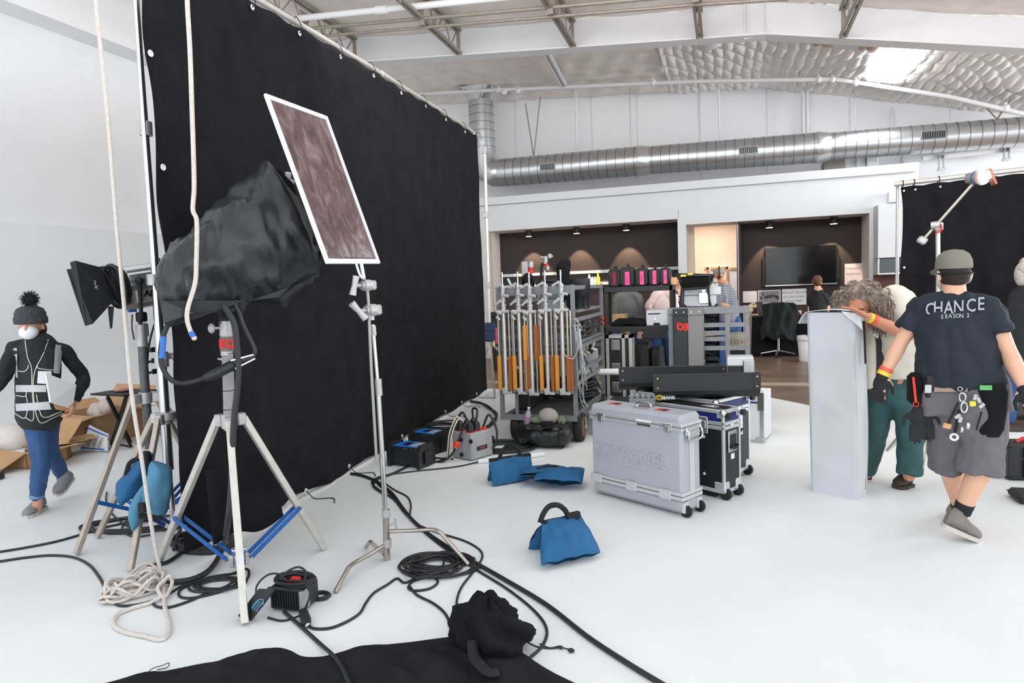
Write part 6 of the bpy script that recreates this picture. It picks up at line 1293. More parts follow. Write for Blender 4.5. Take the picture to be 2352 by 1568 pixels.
# office chair with jacket
pc = fl(1788, 818); t = thing('office_chair', 'black swivel office chair at the desk', 'chair', pc)
for k in range(5):
    a = 2*PI*k/5-.5; e = pc+V((.36*math.cos(a), .36*math.sin(a), .07)); lg = part('leg', M_chrome, lambda b: b.tube([pc+V((0, 0, .13)), e], [.03, .018], 8), t); part('castor', M_black, lambda b: b.cyl(e+V((0, -.025, -.04)), e+V((0, .025, -.04)), .03), t)
part('gas_column', M_chrome, lambda b: b.cyl(pc+V((0, 0, .1)), pc+V((0, 0, .44)), .03), t); part('seat', M_duv, lambda b: b.box(pc+V((0, .05, .47)), (.5, .5, .09), None, .03), t); part('tilt_box', mat('brown_mechanism', (110, 70, 50), .6), lambda b: b.box(pc+V((0, 0, .42)), (.24, .2, .07), None, .02), t)
part('backrest', M_duv, lambda b: b.grid(lambda u, v: pc+V((-.26+.52*u, -.22-.06*math.sin(PI*u)+.03*v, .55+.58*v-.05*(2*u-1)**4*v)), 10, 10, True, -.06), t); part('armrest', M_black, lambda b: (b.box(pc+V((-.3, .05, .7)), (.06, .28, .04), None, .01), b.box(pc+V((.3, .05, .7)), (.06, .28, .04), None, .01), b.cyl(pc+V((.3, .05, .48)), pc+V((.3, .05, .69)), .02), b.cyl(pc+V((-.3, .05, .48)), pc+V((-.3, .05, .69)), .02)), t)
b = B(); b.grid(lambda u, v: pc+V((-.34+.68*u+.03*math.sin(v*6), -.335-.06*math.sin(PI*u)+.05*nz((u*5, v*1.6, 2), 1.3)+.012*math.sin(u*19+v*4), 1.16-.74*v-.06*(2*u-1)**4+.05*math.sin(u*13)*v)), 40, 20, True, -.03); solo(b, 'hanging_jacket', mat('black_green_jacket', (28, 34, 34), .9, bump=.2, bscale=40), 'dark jacket draped over the back of the office chair', 'jacket')
pb_ = fl(1846, 829); t = thing('waste_bin', 'white waste bin with a plastic liner beside the office chair', 'bin', pb_); part('bin_body', M_paper, lambda b: b.lathe([(.13, 0), (.17, .48), (.16, .48), (.12, .02)], pb_+V((.05, 0, 0)), (0, 0, 1), 20, False), t); part('liner', mat('clear_liner', (226, 230, 232), .3), lambda b: b.lathe([(.165, .40), (.178, .42), (.172, .51), (.15, .50), (.14, .3)], pb_+V((.05, 0, 0)), (0, 0, 1), 20, False), t)
# bright room: white boards with wooden frames
for i, (xa, xb) in enumerate(((1618, 1630), (1632, 1674), (1676, 1700))):
    a, c = q8(xa, 614, 18.3), q8(xb-1, 700, 18.3); t = thing('white_board', 'white board with a wooden frame in the bright room, '+('narrow left', 'wide middle', 'right')[i]+' one', 'board', ((a.x+c.x)/2, 18.3, c.z)); part('board', M_paper, lambda b: b.bx(a.x, c.x, 18.32, 18.44, .6, a.z), t); part('frame', M_wood, lambda b: (b.bx(a.x, c.x, 18.28, 18.33, a.z-.06, a.z), b.bx(c.x-.05, c.x, 18.28, 18.33, .6, a.z)), t)
part_ = q8(1662, 800, 17.0); item('wooden_stool', 'light wooden crate on the floor inside the bright room', 'crate', M_wood, lambda b: (b.bx(part_.x-.25, part_.x+.2, 17, 17.3, 0, .7), b.bx(part_.x-.27, part_.x+.22, 16.98, 17.32, .68, .72)))
# cabinets right of the office
a, c = q8(2017, 470, 14.55), q8(2080, 590, 14.55); xr = c.x+.6
t = thing('wall_cabinet', 'white two door wall cabinet right of the office opening', 'cabinet', ((a.x+xr)/2, 14.55, c.z)); part('carcass', M_wall, lambda b: b.bx(a.x, xr, 14.58, 14.995, c.z, a.z), t)
for i, (x0_, x1_) in enumerate(((a.x, a.x+.42), (a.x+.425, a.x+.85))): d_ = part('door', M_wall, lambda b: b.bx(x0_+.003, x1_-.003, 14.555, 14.58, c.z+.005, a.z-.005, .003), t); part('knob', M_print, lambda b: b.cyl((x1_-.06 if i == 0 else x0_+.05, 14.54, c.z+.07), (x1_-.06 if i == 0 else x0_+.05, 14.556, c.z+.07), .012), d_)
for ch in t.children:
    for g in ch.children: g.matrix_basis = wm(t).inverted()
z0 = q8(2050, 626, 14.55).z; t = thing('glass_cabinet', 'grey glass fronted cabinet hung below the white wall cabinet', 'cabinet', ((a.x+xr)/2, 14.6, z0)); part('carcass', M_galv, lambda b: (b.bx(a.x+.03, xr, 14.95, 15, z0, c.z-.01), b.bx(a.x, xr, 14.56, 15, z0-.03, z0), b.bx(a.x, a.x+.03, 14.56, 15, z0, c.z-.01)), t); part('glass', mat('smoky_glass', (70, 80, 82), .1, alpha=.85), lambda b: b.bx(a.x+.04, xr, 14.57, 14.58, z0+.01, c.z-.02), t); part('cup_rack', M_white, lambda b: (b.box((a.x+.28, 14.75, z0+.1), (.12, .05, .04), None, .01), b.box((a.x+.7, 14.75, z0+.12), (.05, .05, .1), None, .01)), t)
item('wood_backsplash', 'dark red brown wooden panel under the glass cabinet', 'panel', mat('red_brown_wood', (86, 46, 32), .5, var=.2, vscale=14, stretch=(1, 1, .2)), lambda b: b.bx(a.x-.0, xr, 14.9, 14.98, 0, z0-.03))
item('emergency_box', 'small white box lamp mounted high on the office front near the black drape', 'box', M_wall, lambda b: (b.bx(q8(2040, 450, 14.9).x, q8(2072, 450, 14.9).x, 14.85, 14.98, q8(2050, 460, 14.9).z, q8(2050, 441, 14.9).z, .01), b.bx(q8(2041, 450, 14.85).x, q8(2072, 450, 14.85).x, 14.84, 14.98, q8(2050, 464, 14.9).z, q8(2050, 460, 14.9).z)))
# right black drape
D0, D1 = aY(2066, 424, 9.6), aY(2420, 383, 9.3); zb_ = .1
t = thing('black_drape', 'smaller black cloth drape on a pipe behind the men at far right', 'drape', (D0.x, 9.6, zb_))
def rd(u, v):
    p = V((D0.x, 9.6, 0)).lerp(V((D1.x, 9.3, 0)), u); z1 = D0.z+(D1.z-D0.z)*u-.04+.012*abs(math.sin(u*PI*6)); z = zb_+(z1-zb_)*v
    x = p.x+.10*(1-v)*(1-u)+.03*math.sin(v*9)*(1-u); return (x, p.y+.05*math.sin(u*17+.5*v)*(.3+.7*(1-v))+.03*nz((u*9, v*4, 1), 1)+.03*math.sin((u*8+v*6)*3)*math.exp(-((u-.1)**2+(v-.85)**2)/.03), z)
part('cloth', M_duv, lambda b: b.grid(rd, 60, 40, True, -.006), t); part('frame_pipe', M_alu, lambda b: b.cyl(V((D0.x-.06, 9.6, D0.z+.01)), V((D1.x, 9.3, D1.z+.01)), .03), t)
for u in (.02, .1, .27, .55): p = V((D0.x, 9.57, D0.z)).lerp(V((D1.x, 9.27, D1.z)), u); part('tie_cord', M_black, lambda b: b.torus(p+V((0, .02, -.0)), .045, .006, (1, 0, 0), 14, 5), t); part('grommet', M_white, lambda b: b.cyl(p+V((0, -.05, -.09)), p+V((0, -.06, -.09)), .012, n=8), t)
for v in (.25, .45, .62): x, y, z = rd(0, v); part('grommet', M_white, lambda b: b.cyl((x+.04, y-.02, z), (x+.04, y-.035, z), .014, n=8), t)
part('frame_leg', M_alu, lambda b: (b.cyl((D0.x-.0, 9.72, 0), (D0.x-.0, 9.68, D0.z), .02),), t)
# boom stand with lit lamp in front of it
PB2 = V((2.35, 8.5, 0)); PB2 = aY(2153, 640, 8.5); PB2.z = 0
t = thing('boom_stand', 'tall stand with slanting boom arm carrying a small lit lamp, before the right drape', 'boom stand', PB2)
o2 = lambda x, y, d=0: on(x, y, PB2, d)
part('mast', M_alu, lambda b: b.tube([PB2+V((0, 0, .02)), o2(2155, 640), o2(2154, 525)], .022, 10), t); part('boom_arm', M_stain, lambda b: b.cyl(o2(2119, 552), o2(2238, 418), .016), t)
part('grip_head', M_cast, lambda b: (b.cyl(o2(2138, 518, -.03), o2(2158, 516, -.03), .04), b.box(o2(2155, 520), (.08, .08, .09), None, .01)), t); part('counterweight', M_cast, lambda b: (b.box(o2(2118, 552), (.09, .08, .08), (0, .6, 0), .015), b.cyl(o2(2112, 555), o2(2126, 556), .02)), t)
part('red_cord', M_red, lambda b: b.tube(cr([o2(2157, 513, -.05), o2(2163, 520, -.05), o2(2161, 530, -.05), o2(2149, 535, -.05)], 5), .009, 6), t)
for a in (.4, 2.5, 4.6): part('leg', M_alu, lambda b: b.cyl(PB2+V((0, 0, .7)), PB2+V((.55*math.cos(a), .55*math.sin(a), .015)), .015), t)
p0, p1 = o2(2236, 408), o2(2257, 406, -.13); t = thing('boom_lamp', 'small lit open face lamp with barn door on the end of the boom arm', 'film lamp', p0)
part('lamp_head', M_rib, lambda b: (b.cyl(p0-(p1-p0)*.3, p1, .07, .085, 20),), t); part('lamp_glass', mat('lit_lamp_face', (255, 236, 220), .4, emit=30), lambda b: b.cyl(p1, p1+(p1-p0)*.05, .042, n=20), t); part('barn_door', mat('flare_tinted_door', (176, 112, 92), .4, .6), lambda b: b.box(p1+(p1-p0)*.9+V((0, 0, -.01)), (.02, .12, .17), (0, -.35, 0)), t); part('yoke', M_black, lambda b: b.tube([o2(2236, 420), o2(2232, 410), o2(2240, 400)], .014, 6), t); part('blue_band', M_blue, lambda b: b.cyl(p0+(p1-p0)*.55, p0+(p1-p0)*.66, .083, n=20), t)  # barn door's orange paints the lit lamp's flare into its colour
# couch and cases at the right edge
pe = fl(2345, 985); item('couch', 'brownish grey upholstered block behind the man in shorts at right', 'couch', mat('taupe_cloth', (98, 92, 88), .95, bump=.3, bscale=60), lambda b: b.bx(aY(2288, 900, 8.6).x, aY(2288, 900, 8.6).x+1.2, 8.6, 9.2, 0, aY(2300, 788, 8.6).z, .05))
for i, (x0_, y0_, y1_, lb) in enumerate(((2316, 1110, 1020, 'black hard case cut by the right picture edge, behind the man in shorts'), (2341, 1165, 1137, 'small black case low at the right picture edge nearest the camera'))):
    n_ = fl(x0_, y0_-6); t = thing('hard_case', lb, 'hard case', n_, .1 if i == 0 else .0); h_ = on(x0_, y1_, n_).z
    part('case_body', M_plast, lambda b: (b.bx(0, .55, 0, .22, .0, h_, .02), b.bx(-.008, .08, -.012, .2, .04, h_-.03, .006), b.bx(-.006, .56, -.01, .22, h_*.58, h_*.66, .004)), t, False); part('case_rib', M_black, lambda b: [b.bx(.1+.06*k, .12+.06*k, -.014, 0, .03, h_-.03) for k in range(2)], t, False); part('handle', M_red if i == 0 else M_black, lambda b: b.tube([(.1, .1, h_-.005), (.14, .1, h_+.025), (.34, .1, h_+.025), (.38, .1, h_-.005)], .016, 8), t, False)
b = B(); b.cyl(fl(2037, 1035, .006), on(2062, 1004, fl(2062, 1012)), .012); solo(b, 'steel_rod', M_stain, 'slim steel rod touching the floor between the bending man and shorts', 'rod')
# far end stand of the big drape, bag and gloves
PE = aY(1128, 870, 10.5); PE.z = 0
t = thing('drape_stand', 'pale steel stand holding the far end of the drape', 'light stand', PE, 0, 'tripod light stands'); oe = lambda x, y: on(x, y, PE)
part('mast', M_alu, lambda b: b.tube([oe(1126, 815), oe(1120, 600), oe(1113, 345)], .028, 10), t); part('mast_clamp', M_cast, lambda b: (b.box(oe(1113, 345), (.08, .06, .12), None, .01), b.box(oe(1115, 494), (.09, .06, .1), None, .01), b.box(oe(1122, 655), (.08, .06, .1), None, .01)), t)
for f in (V((PE.x-.5, PE.y+.3, .01)), V((PE.x+.45, PE.y-1.1, .01)), V((PE.x+.6, PE.y+.5, .01))): part('leg', M_alud, lambda b: b.bar(oe(1127, 788), f, .03, .03, (1, 0, 0)), t)
t = thing('tool_pouch', 'navy blue pouch hanging on the stand at the far end of the drape', 'pouch', oe(1128, 790)); part('pouch_body', mat('navy_cloth', (38, 50, 84), .8), lambda b: (b.box(oe(1128, 762)+V((0, -.06, 0)), (.20, .1, .32), None, .03), b.box(oe(1128, 750)+V((0, -.115, 0)), (.19, .03, .12), None, .01)), t)
t = thing('work_glove', 'red pink work glove hanging beside the navy pouch', 'glove', oe(1146, 790)); part('glove', mat('pink_red_cloth', (214, 84, 96), .8), lambda b: b.box(oe(1146, 770)+V((0, -.1, 0)), (.07, .05, .28), None, .02), t); part('cuff', mat('lime_cloth', (196, 204, 120), .8), lambda b: b.box(oe(1139, 780)+V((0, -.1, 0)), (.03, .04, .2), None, .01), t)
item('dark_table', 'dark equipment table behind the far end of the big drape', 'table', M_black, lambda b: (b.bx(aY(1120, 700, 12.6).x, aY(1200, 700, 12.6).x, 12.6, 13.2, 1.12, 1.2), b.bx(aY(1120, 700, 12.6).x, aY(1200, 700, 12.6).x, 12.7, 13.1, 0, 1.12)))
item('white_table_edge', 'pale box on the dark equipment table behind the drape', 'box', M_alw, lambda b: b.bx(aY(1118, 730, 12.65).x, aY(1145, 730, 12.65).x, 12.65, 12.9, 1.2, aY(1130, 722, 12.65).z, .01))
# ---- left: cardboard boxes, paper bag, folding table
Mf = mat('cardboard_inside', (176, 136, 96), .85)
def quadslab(b, P, th=.008):
    P = [V(p) for p in P]; n = (P[1]-P[0]).cross(P[3]-P[0]).normalized()*th; b.add(P+[p+n for p in P], [(3, 2, 1, 0), (4, 5, 6, 7), (0, 1, 5, 4), (1, 2, 6, 5), (2, 3, 7, 6), (3, 0, 4, 7)])
def carton(label, A, N, R, h, flaps, name='cardboard_box'):
    N_, rz, L, D, u, v = boxaxes(A, N, R); t = thing(name, label, 'box', N_, rz, 'open cardboard boxes')
    lp('box_wall', M_card, lambda b: (b.bx(-L, 0, 0, .01, 0, h), b.bx(-L, 0, D-.01, D, 0, h), b.bx(-L, -L+.01, 0, D, 0, h), b.bx(-.01, 0, 0, D, 0, h), b.bx(-L, 0, 0, D, 0, .01)), t)
    for k, (side, ln, ang) in enumerate(flaps):
        c, s = math.cos(ang)*ln, math.sin(ang)*ln
        Q = {'f': [(-L, 0, h), (0, 0, h), (0, -c, h+s), (-L, -c, h+s)], 'b': [(0, D, h), (-L, D, h), (-L, D+c, h+s), (0, D+c, h+s)], 'r': [(0, 0, h), (0, D, h), (c, D, h+s), (c, 0, h+s)], 'l': [(-L, D, h), (-L, 0, h), (-L-c, 0, h+s), (-L-c, D, h+s)]}[side]
        lp('flap', M_card, lambda b: quadslab(b, Q), t)
    return t, L, D, h, N_, u, v
t, L, D, h, N_, u, v = carton('open cardboard box nearest the walking woman, flaps splayed', (-60, 1060), (62, 1078), (132, 1052), .17, (('f', .28, -.45), ('r', .30, .12), ('l', .25, .3), ('b', .3, .9)))
lp('paper_filling', M_paper, lambda b: b.grid(lambda a, c: (-L*.9+L*.85*a, D*.05+D*.9*c, h-.05+.05*nz((a*3, c*3, 0), 2)), 10, 8), t)
lp('bubble_wrap', mat('bubble_wrap', (226, 218, 214), .25, bump=.6, bscale=40), lambda b: b.ell((-L*.75, D*.6, h+.04), (.26, .2, .17)), t)
t, L, D, h, N_, u, v = carton('open cardboard box against the white wall, filled with clear plastic', (130, 1012), (222, 1022), (285, 990), .34, (('f', .26, -.2), ('r', .2, .2), ('b', .3, 1.0), ('l', .25, .35)))
g = B(); rn = random.Random(9)
for k in range(9): g.ell((-L*rn.uniform(.2, .85), D*rn.uniform(.2, .7), h+rn.uniform(-.02, .08)), (.12, .09, .07), (rn.random(), rn.random(), 0), 9, 6)
g.obj('plastic_wrap', mat('plastic_wrap', (232, 214, 206), .15, trans=.3), t)
lp('red_mark', mat('red_print', (150, 40, 40), .7), lambda b: (b.bx(-L*.9, -L*.55, -.003, 0, h*.35, h*.7), b.bx(-L*.25, -L*.12, -.003, 0, h*.2, h*.6)), t)
t, L, D, h, N_, u, v = carton('small cardboard box corner peeking out behind the woman and the wide flap', (60, 1066), (165, 1050), (212, 1030), .16, (('f', .30, .18), ('r', .24, .1)))
b = B(); pq = [fl(184, 1033, .02), on(246, 1036, fl(240, 1040)), on(247, 996, fl(246, 1036), .05), on(205, 975, fl(210, 1030), .08)]
t = thing('paper_bag', 'white paper bag with blue stripes and handwriting leaning on a box', 'paper bag', fl(215, 1037))
PQ = [V(p) for p in pq]; sxf = lambda uu, vv: (PQ[0].lerp(PQ[1], uu)).lerp(PQ[3].lerp(PQ[2], uu), vv)
def shf(uu, vv, o=0): return sxf(uu, vv)+nv*(o+.03*math.sin(PI*uu)*math.sin(PI*vv)+.012*nz((uu*4, vv*4, 0), 1.5))
part('sheet', M_paper, lambda b: b.grid(shf, 14, 14, True, .03), t); part('blue_stripe', M_bluetape, lambda b: (b.grid(lambda a, c: shf(a, .84+.07*c, .006), 14, 2), b.grid(lambda a, c: shf(a*.9, .06+.07*c, .006), 14, 2)), t)
xw = (PQ[0]-PQ[3]).normalized(); yw = (PQ[2]-PQ[3]).normalized()
for k, s in enumerate(('TAKE', 'TO SET', '11/18')): part('lettering', M_print, lambda b: b.text(s, .058, shf(.72-.22*k, .46, .03), xw, yw, .0005), t)
# folding table
c4 = [fl(252, 1031), fl(300, 1040), fl(340, 1018), fl(288, 1012)]; tp = sum(c4, V())/4; zt_ = .60
t = thing('folding_table', 'small black folding side table with crossed legs behind the far left lamp stand', 'table', tp)
o4 = lambda x, y, d=0: on(x, y, tp, d)
part('table_top', M_black, lambda b: b.box(V((tp.x, tp.y, o4(290, 900).z)), (.56, .42, .02), (0, 0, -.1), .004), t)
zt_ = o4(290, 902).z
for k, (a, c) in enumerate((((245, 902), (303, 1040)), ((292, 903), (256, 1031)))):
    for d in (-.14, .16): p_, q_ = o4(*a, d), o4(*c, d); q_.z = .012; p_.z = zt_-.01; part('leg', M_black, lambda b: b.bar(p_, q_, .025, .02, (0, 1, 0)), t)
part('stretcher', M_black, lambda b: b.bar(o4(258, 1018, -.14), o4(302, 1026, -.14), .02, .02), t)
item('table_cloth_paper', 'white paper sheet spread on the small folding table', 'paper', M_paper, lambda b: b.box(V((tp.x-.06, tp.y, zt_+.014)), (.5, .4, .006), (0, 0, -.1)))
item('packet', 'pink and brown snack packet on the small folding table', 'packet', mat('pink_packet', (226, 170, 156), .5, c2=(120, 70, 60), vscale=14), lambda b: b.ell(V((o4(285, 893).x, tp.y, zt_+.04)), (.12, .09, .025)))
item('plastic_bag', 'clear grey plastic bag lying on the floor beyond the folding table', 'bag', mat('grey_plastic_bag', (190, 190, 194), .3, var=.15, vscale=8), lambda b: b.ell(fl(345, 1010)+V((-.0, .5, .12)), (.34, .26, .14), (.1, .1, .4)))
item('floor_marker', 'small black object on the floor at the left picture edge', 'box', M_plast, lambda b: b.box(fl(-12, 1102)+V((0, 0, .035)), (.12, .12, .07), (0, 0, .3), .01))
# ================================================================= PEOPLE
from mathutils.bvhtree import BVHTree
M_tan = mat('tanned_skin', (208, 142, 112), .5, var=.07, vscale=12); M_fair = mat('fair_skin', (226, 176, 148), .5, var=.05, vscale=12); M_glove = mat('black_work_glove', (36, 36, 38), .85, bump=.3, bscale=80); M_mask = mat('white_face_mask', (236, 236, 238), .6)
M_jean = mat('blue_denim', (52, 84, 132), .85, var=.18, vscale=9, bump=.3, bscale=150); M_navyt = mat('dark_navy_tshirt', (31, 39, 49), .85, var=.12, vscale=8, bump=.2, bscale=120); M_short = mat('grey_shorts_cloth', (104, 102, 106), .9, var=.08, vscale=9, bump=.2, bscale=120)
M_green = mat('green_work_trousers', (52, 88, 88), .85, var=.2, vscale=7, bump=.25, bscale=120); M_cream = mat('cream_shirt_cloth', (222, 216, 202), .85, var=.04, vscale=7, bump=.2, bscale=60); M_knit = mat('charcoal_knit', (66, 68, 72), .95, var=.25, vscale=40, bump=.6, bscale=120)
M_blk = mat('black_knit_cloth', (32, 33, 36), .9, var=.15, vscale=9, bump=.2, bscale=120); M_refl = mat('reflective_tape', (196, 196, 200), .45, var=.04, vscale=20); M_pipe = mat('pale_piping', (206, 206, 196), .6); M_shoe = mat('grey_shoe_fabric', (128, 122, 116), .8, var=.2, vscale=14); M_sole = mat('pale_sole', (206, 200, 192), .7); M_boot = mat('brown_work_boot', (62, 54, 48), .7, var=.2, vscale=16)
def limb(b, pts, rs, n=14, sub=3, flat=None, e=(1, 1)):
    P = cr(pts, sub); R = [r.x for r in cr([V((r, 0, 0)) for r in rs], sub)]
    b.tube(P, R, n, sq=flat)
    if e[0]: b.ell(P[0], (R[0],)*3, None, 12, 8)
    if e[1]: b.ell(P[-1], (R[-1],)*3, None, 12, 8)
def head(b, c, f, up=(0, 0, 1), s=1.0):
    f = V(f).normalized(); up = V(up); up = (up-f*up.dot(f)).normalized(); x = f.cross(up); R = Matrix((x, f, up)).transposed(); p = lambda a, q, r: c+(x*a+f*q+up*r)*s
    b.ell(p(0, -.005, .02), (.076*s, .095*s, .098*s), R); b.ell(p(0, .03, -.045), (.056*s, .06*s, .066*s), R); b.ell(p(0, .07, -.085), (.03*s, .022*s, .022*s), R, 10, 8)
    b.tube([p(0, .088, .02), p(0, .108, -.022), p(0, .092, -.03)], [.009*s, .014*s, .012*s], 8); b.ell(p(0, .083, -.055), (.024*s, .012*s, .009*s), R, 10, 6)
    for k in (-1, 1): b.ell(p(k*.078, -.01, -.005), (.012*s, .022*s, .034*s), R, 10, 8); b.ell(p(k*.032, .085, .028), (.02*s, .012*s, .008*s), R, 8, 6)
    return p, R
def hand(b, w, d, pn, side, curl=.5, s=1.0, spread=.1):
    "wrist w, pointing d, palm normal pn; five separate fingers"
    d = V(d).normalized(); pn = V(pn); pn = (pn-d*pn.dot(d)).normalized(); x = d.cross(pn)*side
    R = Matrix((x, d, pn)).transposed(); b.ell(w+d*.045*s, (.042*s, .056*s, .019*s), R, 14, 8); b.ell(w+d*.005*s, (.028*s, .03*s, .022*s), R, 10, 8)
    for k, ln in enumerate((.068, .078, .072, .055)):
        o = w+(d*.088+x*(.031-.0205*k))*s; q = [o]; a = spread*(1.5-k)*.5; dd = (d+x*a).normalized()
        for j, fr in enumerate((.45, .32, .25)):
            an = curl*(j+.5); q.append(q[-1]+(dd*math.cos(an)+pn*math.sin(an))*ln*fr*1.2*s)
        b.tube(q, [.0095*s, .0092*s, .0085*s, .007*s], 8); b.ell(q[-1], (.007*s,)*3, None, 8, 6)
    o = w+(d*.025+x*.034)*s; q = [o, o+(d*.03+x*.028+pn*.012)*s, o+(d*.06+x*.034+pn*.028*(.5+curl))*s]; b.tube(q, [.014*s, .011*s, .008*s], 8); b.ell(q[-1], (.008*s,)*3, None, 8, 6)
def shoe(parent, heel, toe, m, sole, w=.045, up=None, hgt=.10):
    "shoe from heel to toe points (on the sole)"
    heel, toe = V(heel), V(toe); d = (toe-heel); L = d.length; d.normalize(); u = V(up or (0, 0, 1)); u = (u-d*u.dot(d)).normalized(); x = d.cross(u)
    b = B(); rr = []
    for t_, ww, hh in ((0, .6, .75), (.08, .82, 1.0), (.25, .85, 1.05), (.42, .95, .82), (.62, 1.1, .6), (.82, 1.0, .48), (.95, .7, .38), (1.0, .35, .25)):
        rr.append([heel+d*L*t_+x*w*ww*math.cos(a)+u*(.02+max(0, hgt*hh*(.5+.5*math.sin(a)))) for a in [2*PI*j/18 for j in range(18)]])
    b.loft(rr); o = b.obj('shoe', m, parent, True)
    b = B(); rr = []
    for t_, ww in ((-.03, .5), (.02, .85), (.3, .9), (.65, 1.16), (.9, .95), (1.02, .45)): rr.append([heel+d*L*t_+x*w*ww*a_+u*h_ for a_, h_ in ((-1, 0), (1, 0), (1.03, .026), (-1.03, .026))])
    b.loft(rr, False); b.obj1('sole', sole, o, False); o.children[0].matrix_basis = wm(parent).inverted()
    b = B(); [b.cyl(heel+d*L*(.42+.09*k)-x*.018+u*(.02+hgt*(.87-.12*k)), heel+d*L*(.44+.09*k)+x*.018+u*(.02+hgt*(.87-.12*k)), .005, n=6) for k in range(3)]; b.obj1('lace', M_web, o, False); o.children[1].matrix_basis = wm(parent).inverted()
    return o
def garment(name, m, parent, fn, voxel=.011, smooth=3, fold=.012, fs=7, seed=0.0, st=(1, 1, .55)):
    b = B(); fn(b); g = melt(b, voxel, smooth, lambda p: fold*(abs(nz((p.x*st[0], p.y*st[1], p.z*st[2]), fs, seed))*1.6-.35)+fold*.5*nz(p, fs*2.4, seed+3))
    o = g.obj1(name, m, parent, True); return o, BVHTree.FromPolygons(g.v, g.f)
def hit(bvh, px, py, off=.004):
    r = ray(px, py).normalized(); h = bvh.ray_cast(CAM, r)
    return (h[0]+h[1]*off*.5-r*off) if h[0] is not None else None
def patch(name, m, parent, bvh, quad, nu=8, nv=4, off=.004):
    "thin strip laid on a garment; quad = four pixels"
    vs = []; last = None
    for j in range(nv+1):
        for i in range(nu+1):
            q = lerp2(lerp2(quad[0], quad[1], i/nu), lerp2(quad[3], quad[2], i/nu), j/nv); h = hit(bvh, q[0], q[1], off); last = h or last; vs.append(h)
    ok = [v for v in vs if v]
    if not ok: return None
    w_ = nu+1; F = [(j*w_+i, j*w_+i+1, (j+1)*w_+i+1, (j+1)*w_+i) for j in range(nv) for i in range(nu)]
    F = [f for f in F if all(vs[k] for k in f) and max((vs[a]-vs[c]).length for a in f for c in f) < .22]
    b = B(); b.add([v or ok[0] for v in vs], F, True); return b.obj1(name, m, parent, True)
def line(name, m, parent, bvh, pl, r=.004, off=.004, k=4):
    P = [hit(bvh, p.x, p.y, off) for p in cr([(x, y, 0) for x, y in pl], k)]; P = [p for p in P if p]
    if len(P) > 1: b = B(); b.tube(P, r, 6); return b.obj1(name, m, parent, True)
def letters(name, m, parent, bvh, s, pts, size, bold=.002, sx=1.0):
    for ch, (x, y) in zip(s, pts):
        h = hit(bvh, x, y, .012)
        if h: b = B(); n = (CAM-h); n.z = 0; n.normalize(); b.text(ch, size, h, V((0, 0, 1)).cross(n), (0, 0, 1), .002, bold=bold, sx=sx); b.obj1(name, m, parent, True)
def mk(P): return lambda x, y, d=0.0: on(x, y, P, d)
def aside(P):
    n = V((-P[0], -P[1], 0)).normalized(); return n, V((0, 0, 1)).cross(n)     # towards the camera, image right
# ---- man in the dark t shirt and shorts, walking away
P = fl(2215, 1238); o = mk(P); nc, xr_ = aside(P)
man = thing('person', 'person seen from behind in dark lettered t-shirt, grey shorts, cap and tool belt', 'person', P)
sL, sR = o(2118, 706), o(2272, 712); eL, eR = o(2071, 782, -.02), o(2316, 806, .0); wL, wR = o(2031, 858, -.06), o(2352, 888, -.1)
hL, hR = o(2172, 930), o(2254, 935); kL, kR = o(2178, 1052, .12), o(2258, 1060, -.02); aL, aR = o(2208, 1172, .30), o(2207, 1180, -.0)
nk, hd_ = o(2192, 672), o(2190, 632, .02)
def bodyfn(b):
    p, R = head(b, hd_, -nc+xr_*-.35, (0, 0, 1), 1.06); limb(b, [hd_-V((0, 0, .05)), nk, o(2192, 700)], [.062, .064, .075]); limb(b, [o(2195, 715), o(2198, 800), o(2205, 910)], [.09, .10, .10])
    for s, e, w in ((sL, eL, wL), (sR, eR, wR)): limb(b, [s, s.lerp(e, .5), e, e.lerp(w, .35), w], [.062, .052, .044, .047, .031])
    for h, k, a in ((hL, kL, aL), (hR, kR, aR)): limb(b, [h, k, k.lerp(a, .3), k.lerp(a, .65), a], [.09, .062, .064, .054, .042]); 
    hand(b, wL+V((0, 0, -.005)), (wL-eL)+V((0, 0, -.1)), nc*-1+xr_*.4, 1, .5); hand(b, wR, (wR-eR), -nc, -1, .5)
b = B(); bodyfn(b); melt(b, .0065, 2).obj1('body', M_fair, man, True)
shirt, bvS = garment('t_shirt', M_navyt, man, lambda b: (limb(b, [o(2193, 700), o(2195, 730), o(2200, 790), o(2205, 845), o(2211, 888)], [.105, .165, .176, .182, .19], 22, 3, (1.32, .85), (0, 0)), limb(b, [o(2150, 712), sL, sL.lerp(eL, .42), sL.lerp(eL, .68)], [.085, .080, .078, .082], 14, 3, None, (1, 0)), limb(b, [o(2240, 714), sR, sR.lerp(eR, .35), sR.lerp(eR, .56)], [.085, .080, .078, .084], 14, 3, None, (1, 0)), limb(b, [o(2135, 708), o(2192, 694), o(2255, 711)], [.075, .085, .075])), .0105, 3, .02, 8)
M_ltr = mat('grey_print_on_shirt', (176, 178, 184), .8)
letters('lettering', M_ltr, man, bvS, 'CHANCE', [(2137, 713), (2155, 710), (2179, 709), (2203, 707), (2229, 703), (2254, 700)], .108, .001, .66); letters('lettering', M_ltr, man, bvS, 'SEASON2', [(2164, 729), (2173, 728), (2182, 727), (2191, 727), (2200, 726), (2209, 726), (2222, 725)], .034, .0005, .8)
shorts, bvT = garment('shorts', M_short, man, lambda b: (limb(b, [o(2208, 876), o(2212, 900), o(2216, 945)], [.165, .175, .18], 18, 2, (1.42, .85), (0, 1)), limb(b, [hL, hL.lerp(kL, .5), kL.lerp(aL, .14)], [.125, .120, .130], 16, 3, None, (1, 0)), limb(b, [hR, hR.lerp(kR, .5), kR.lerp(aR, .18)], [.130, .124, .134], 16, 3, None, (1, 0))), .0105, 3, .018, 7, 4)
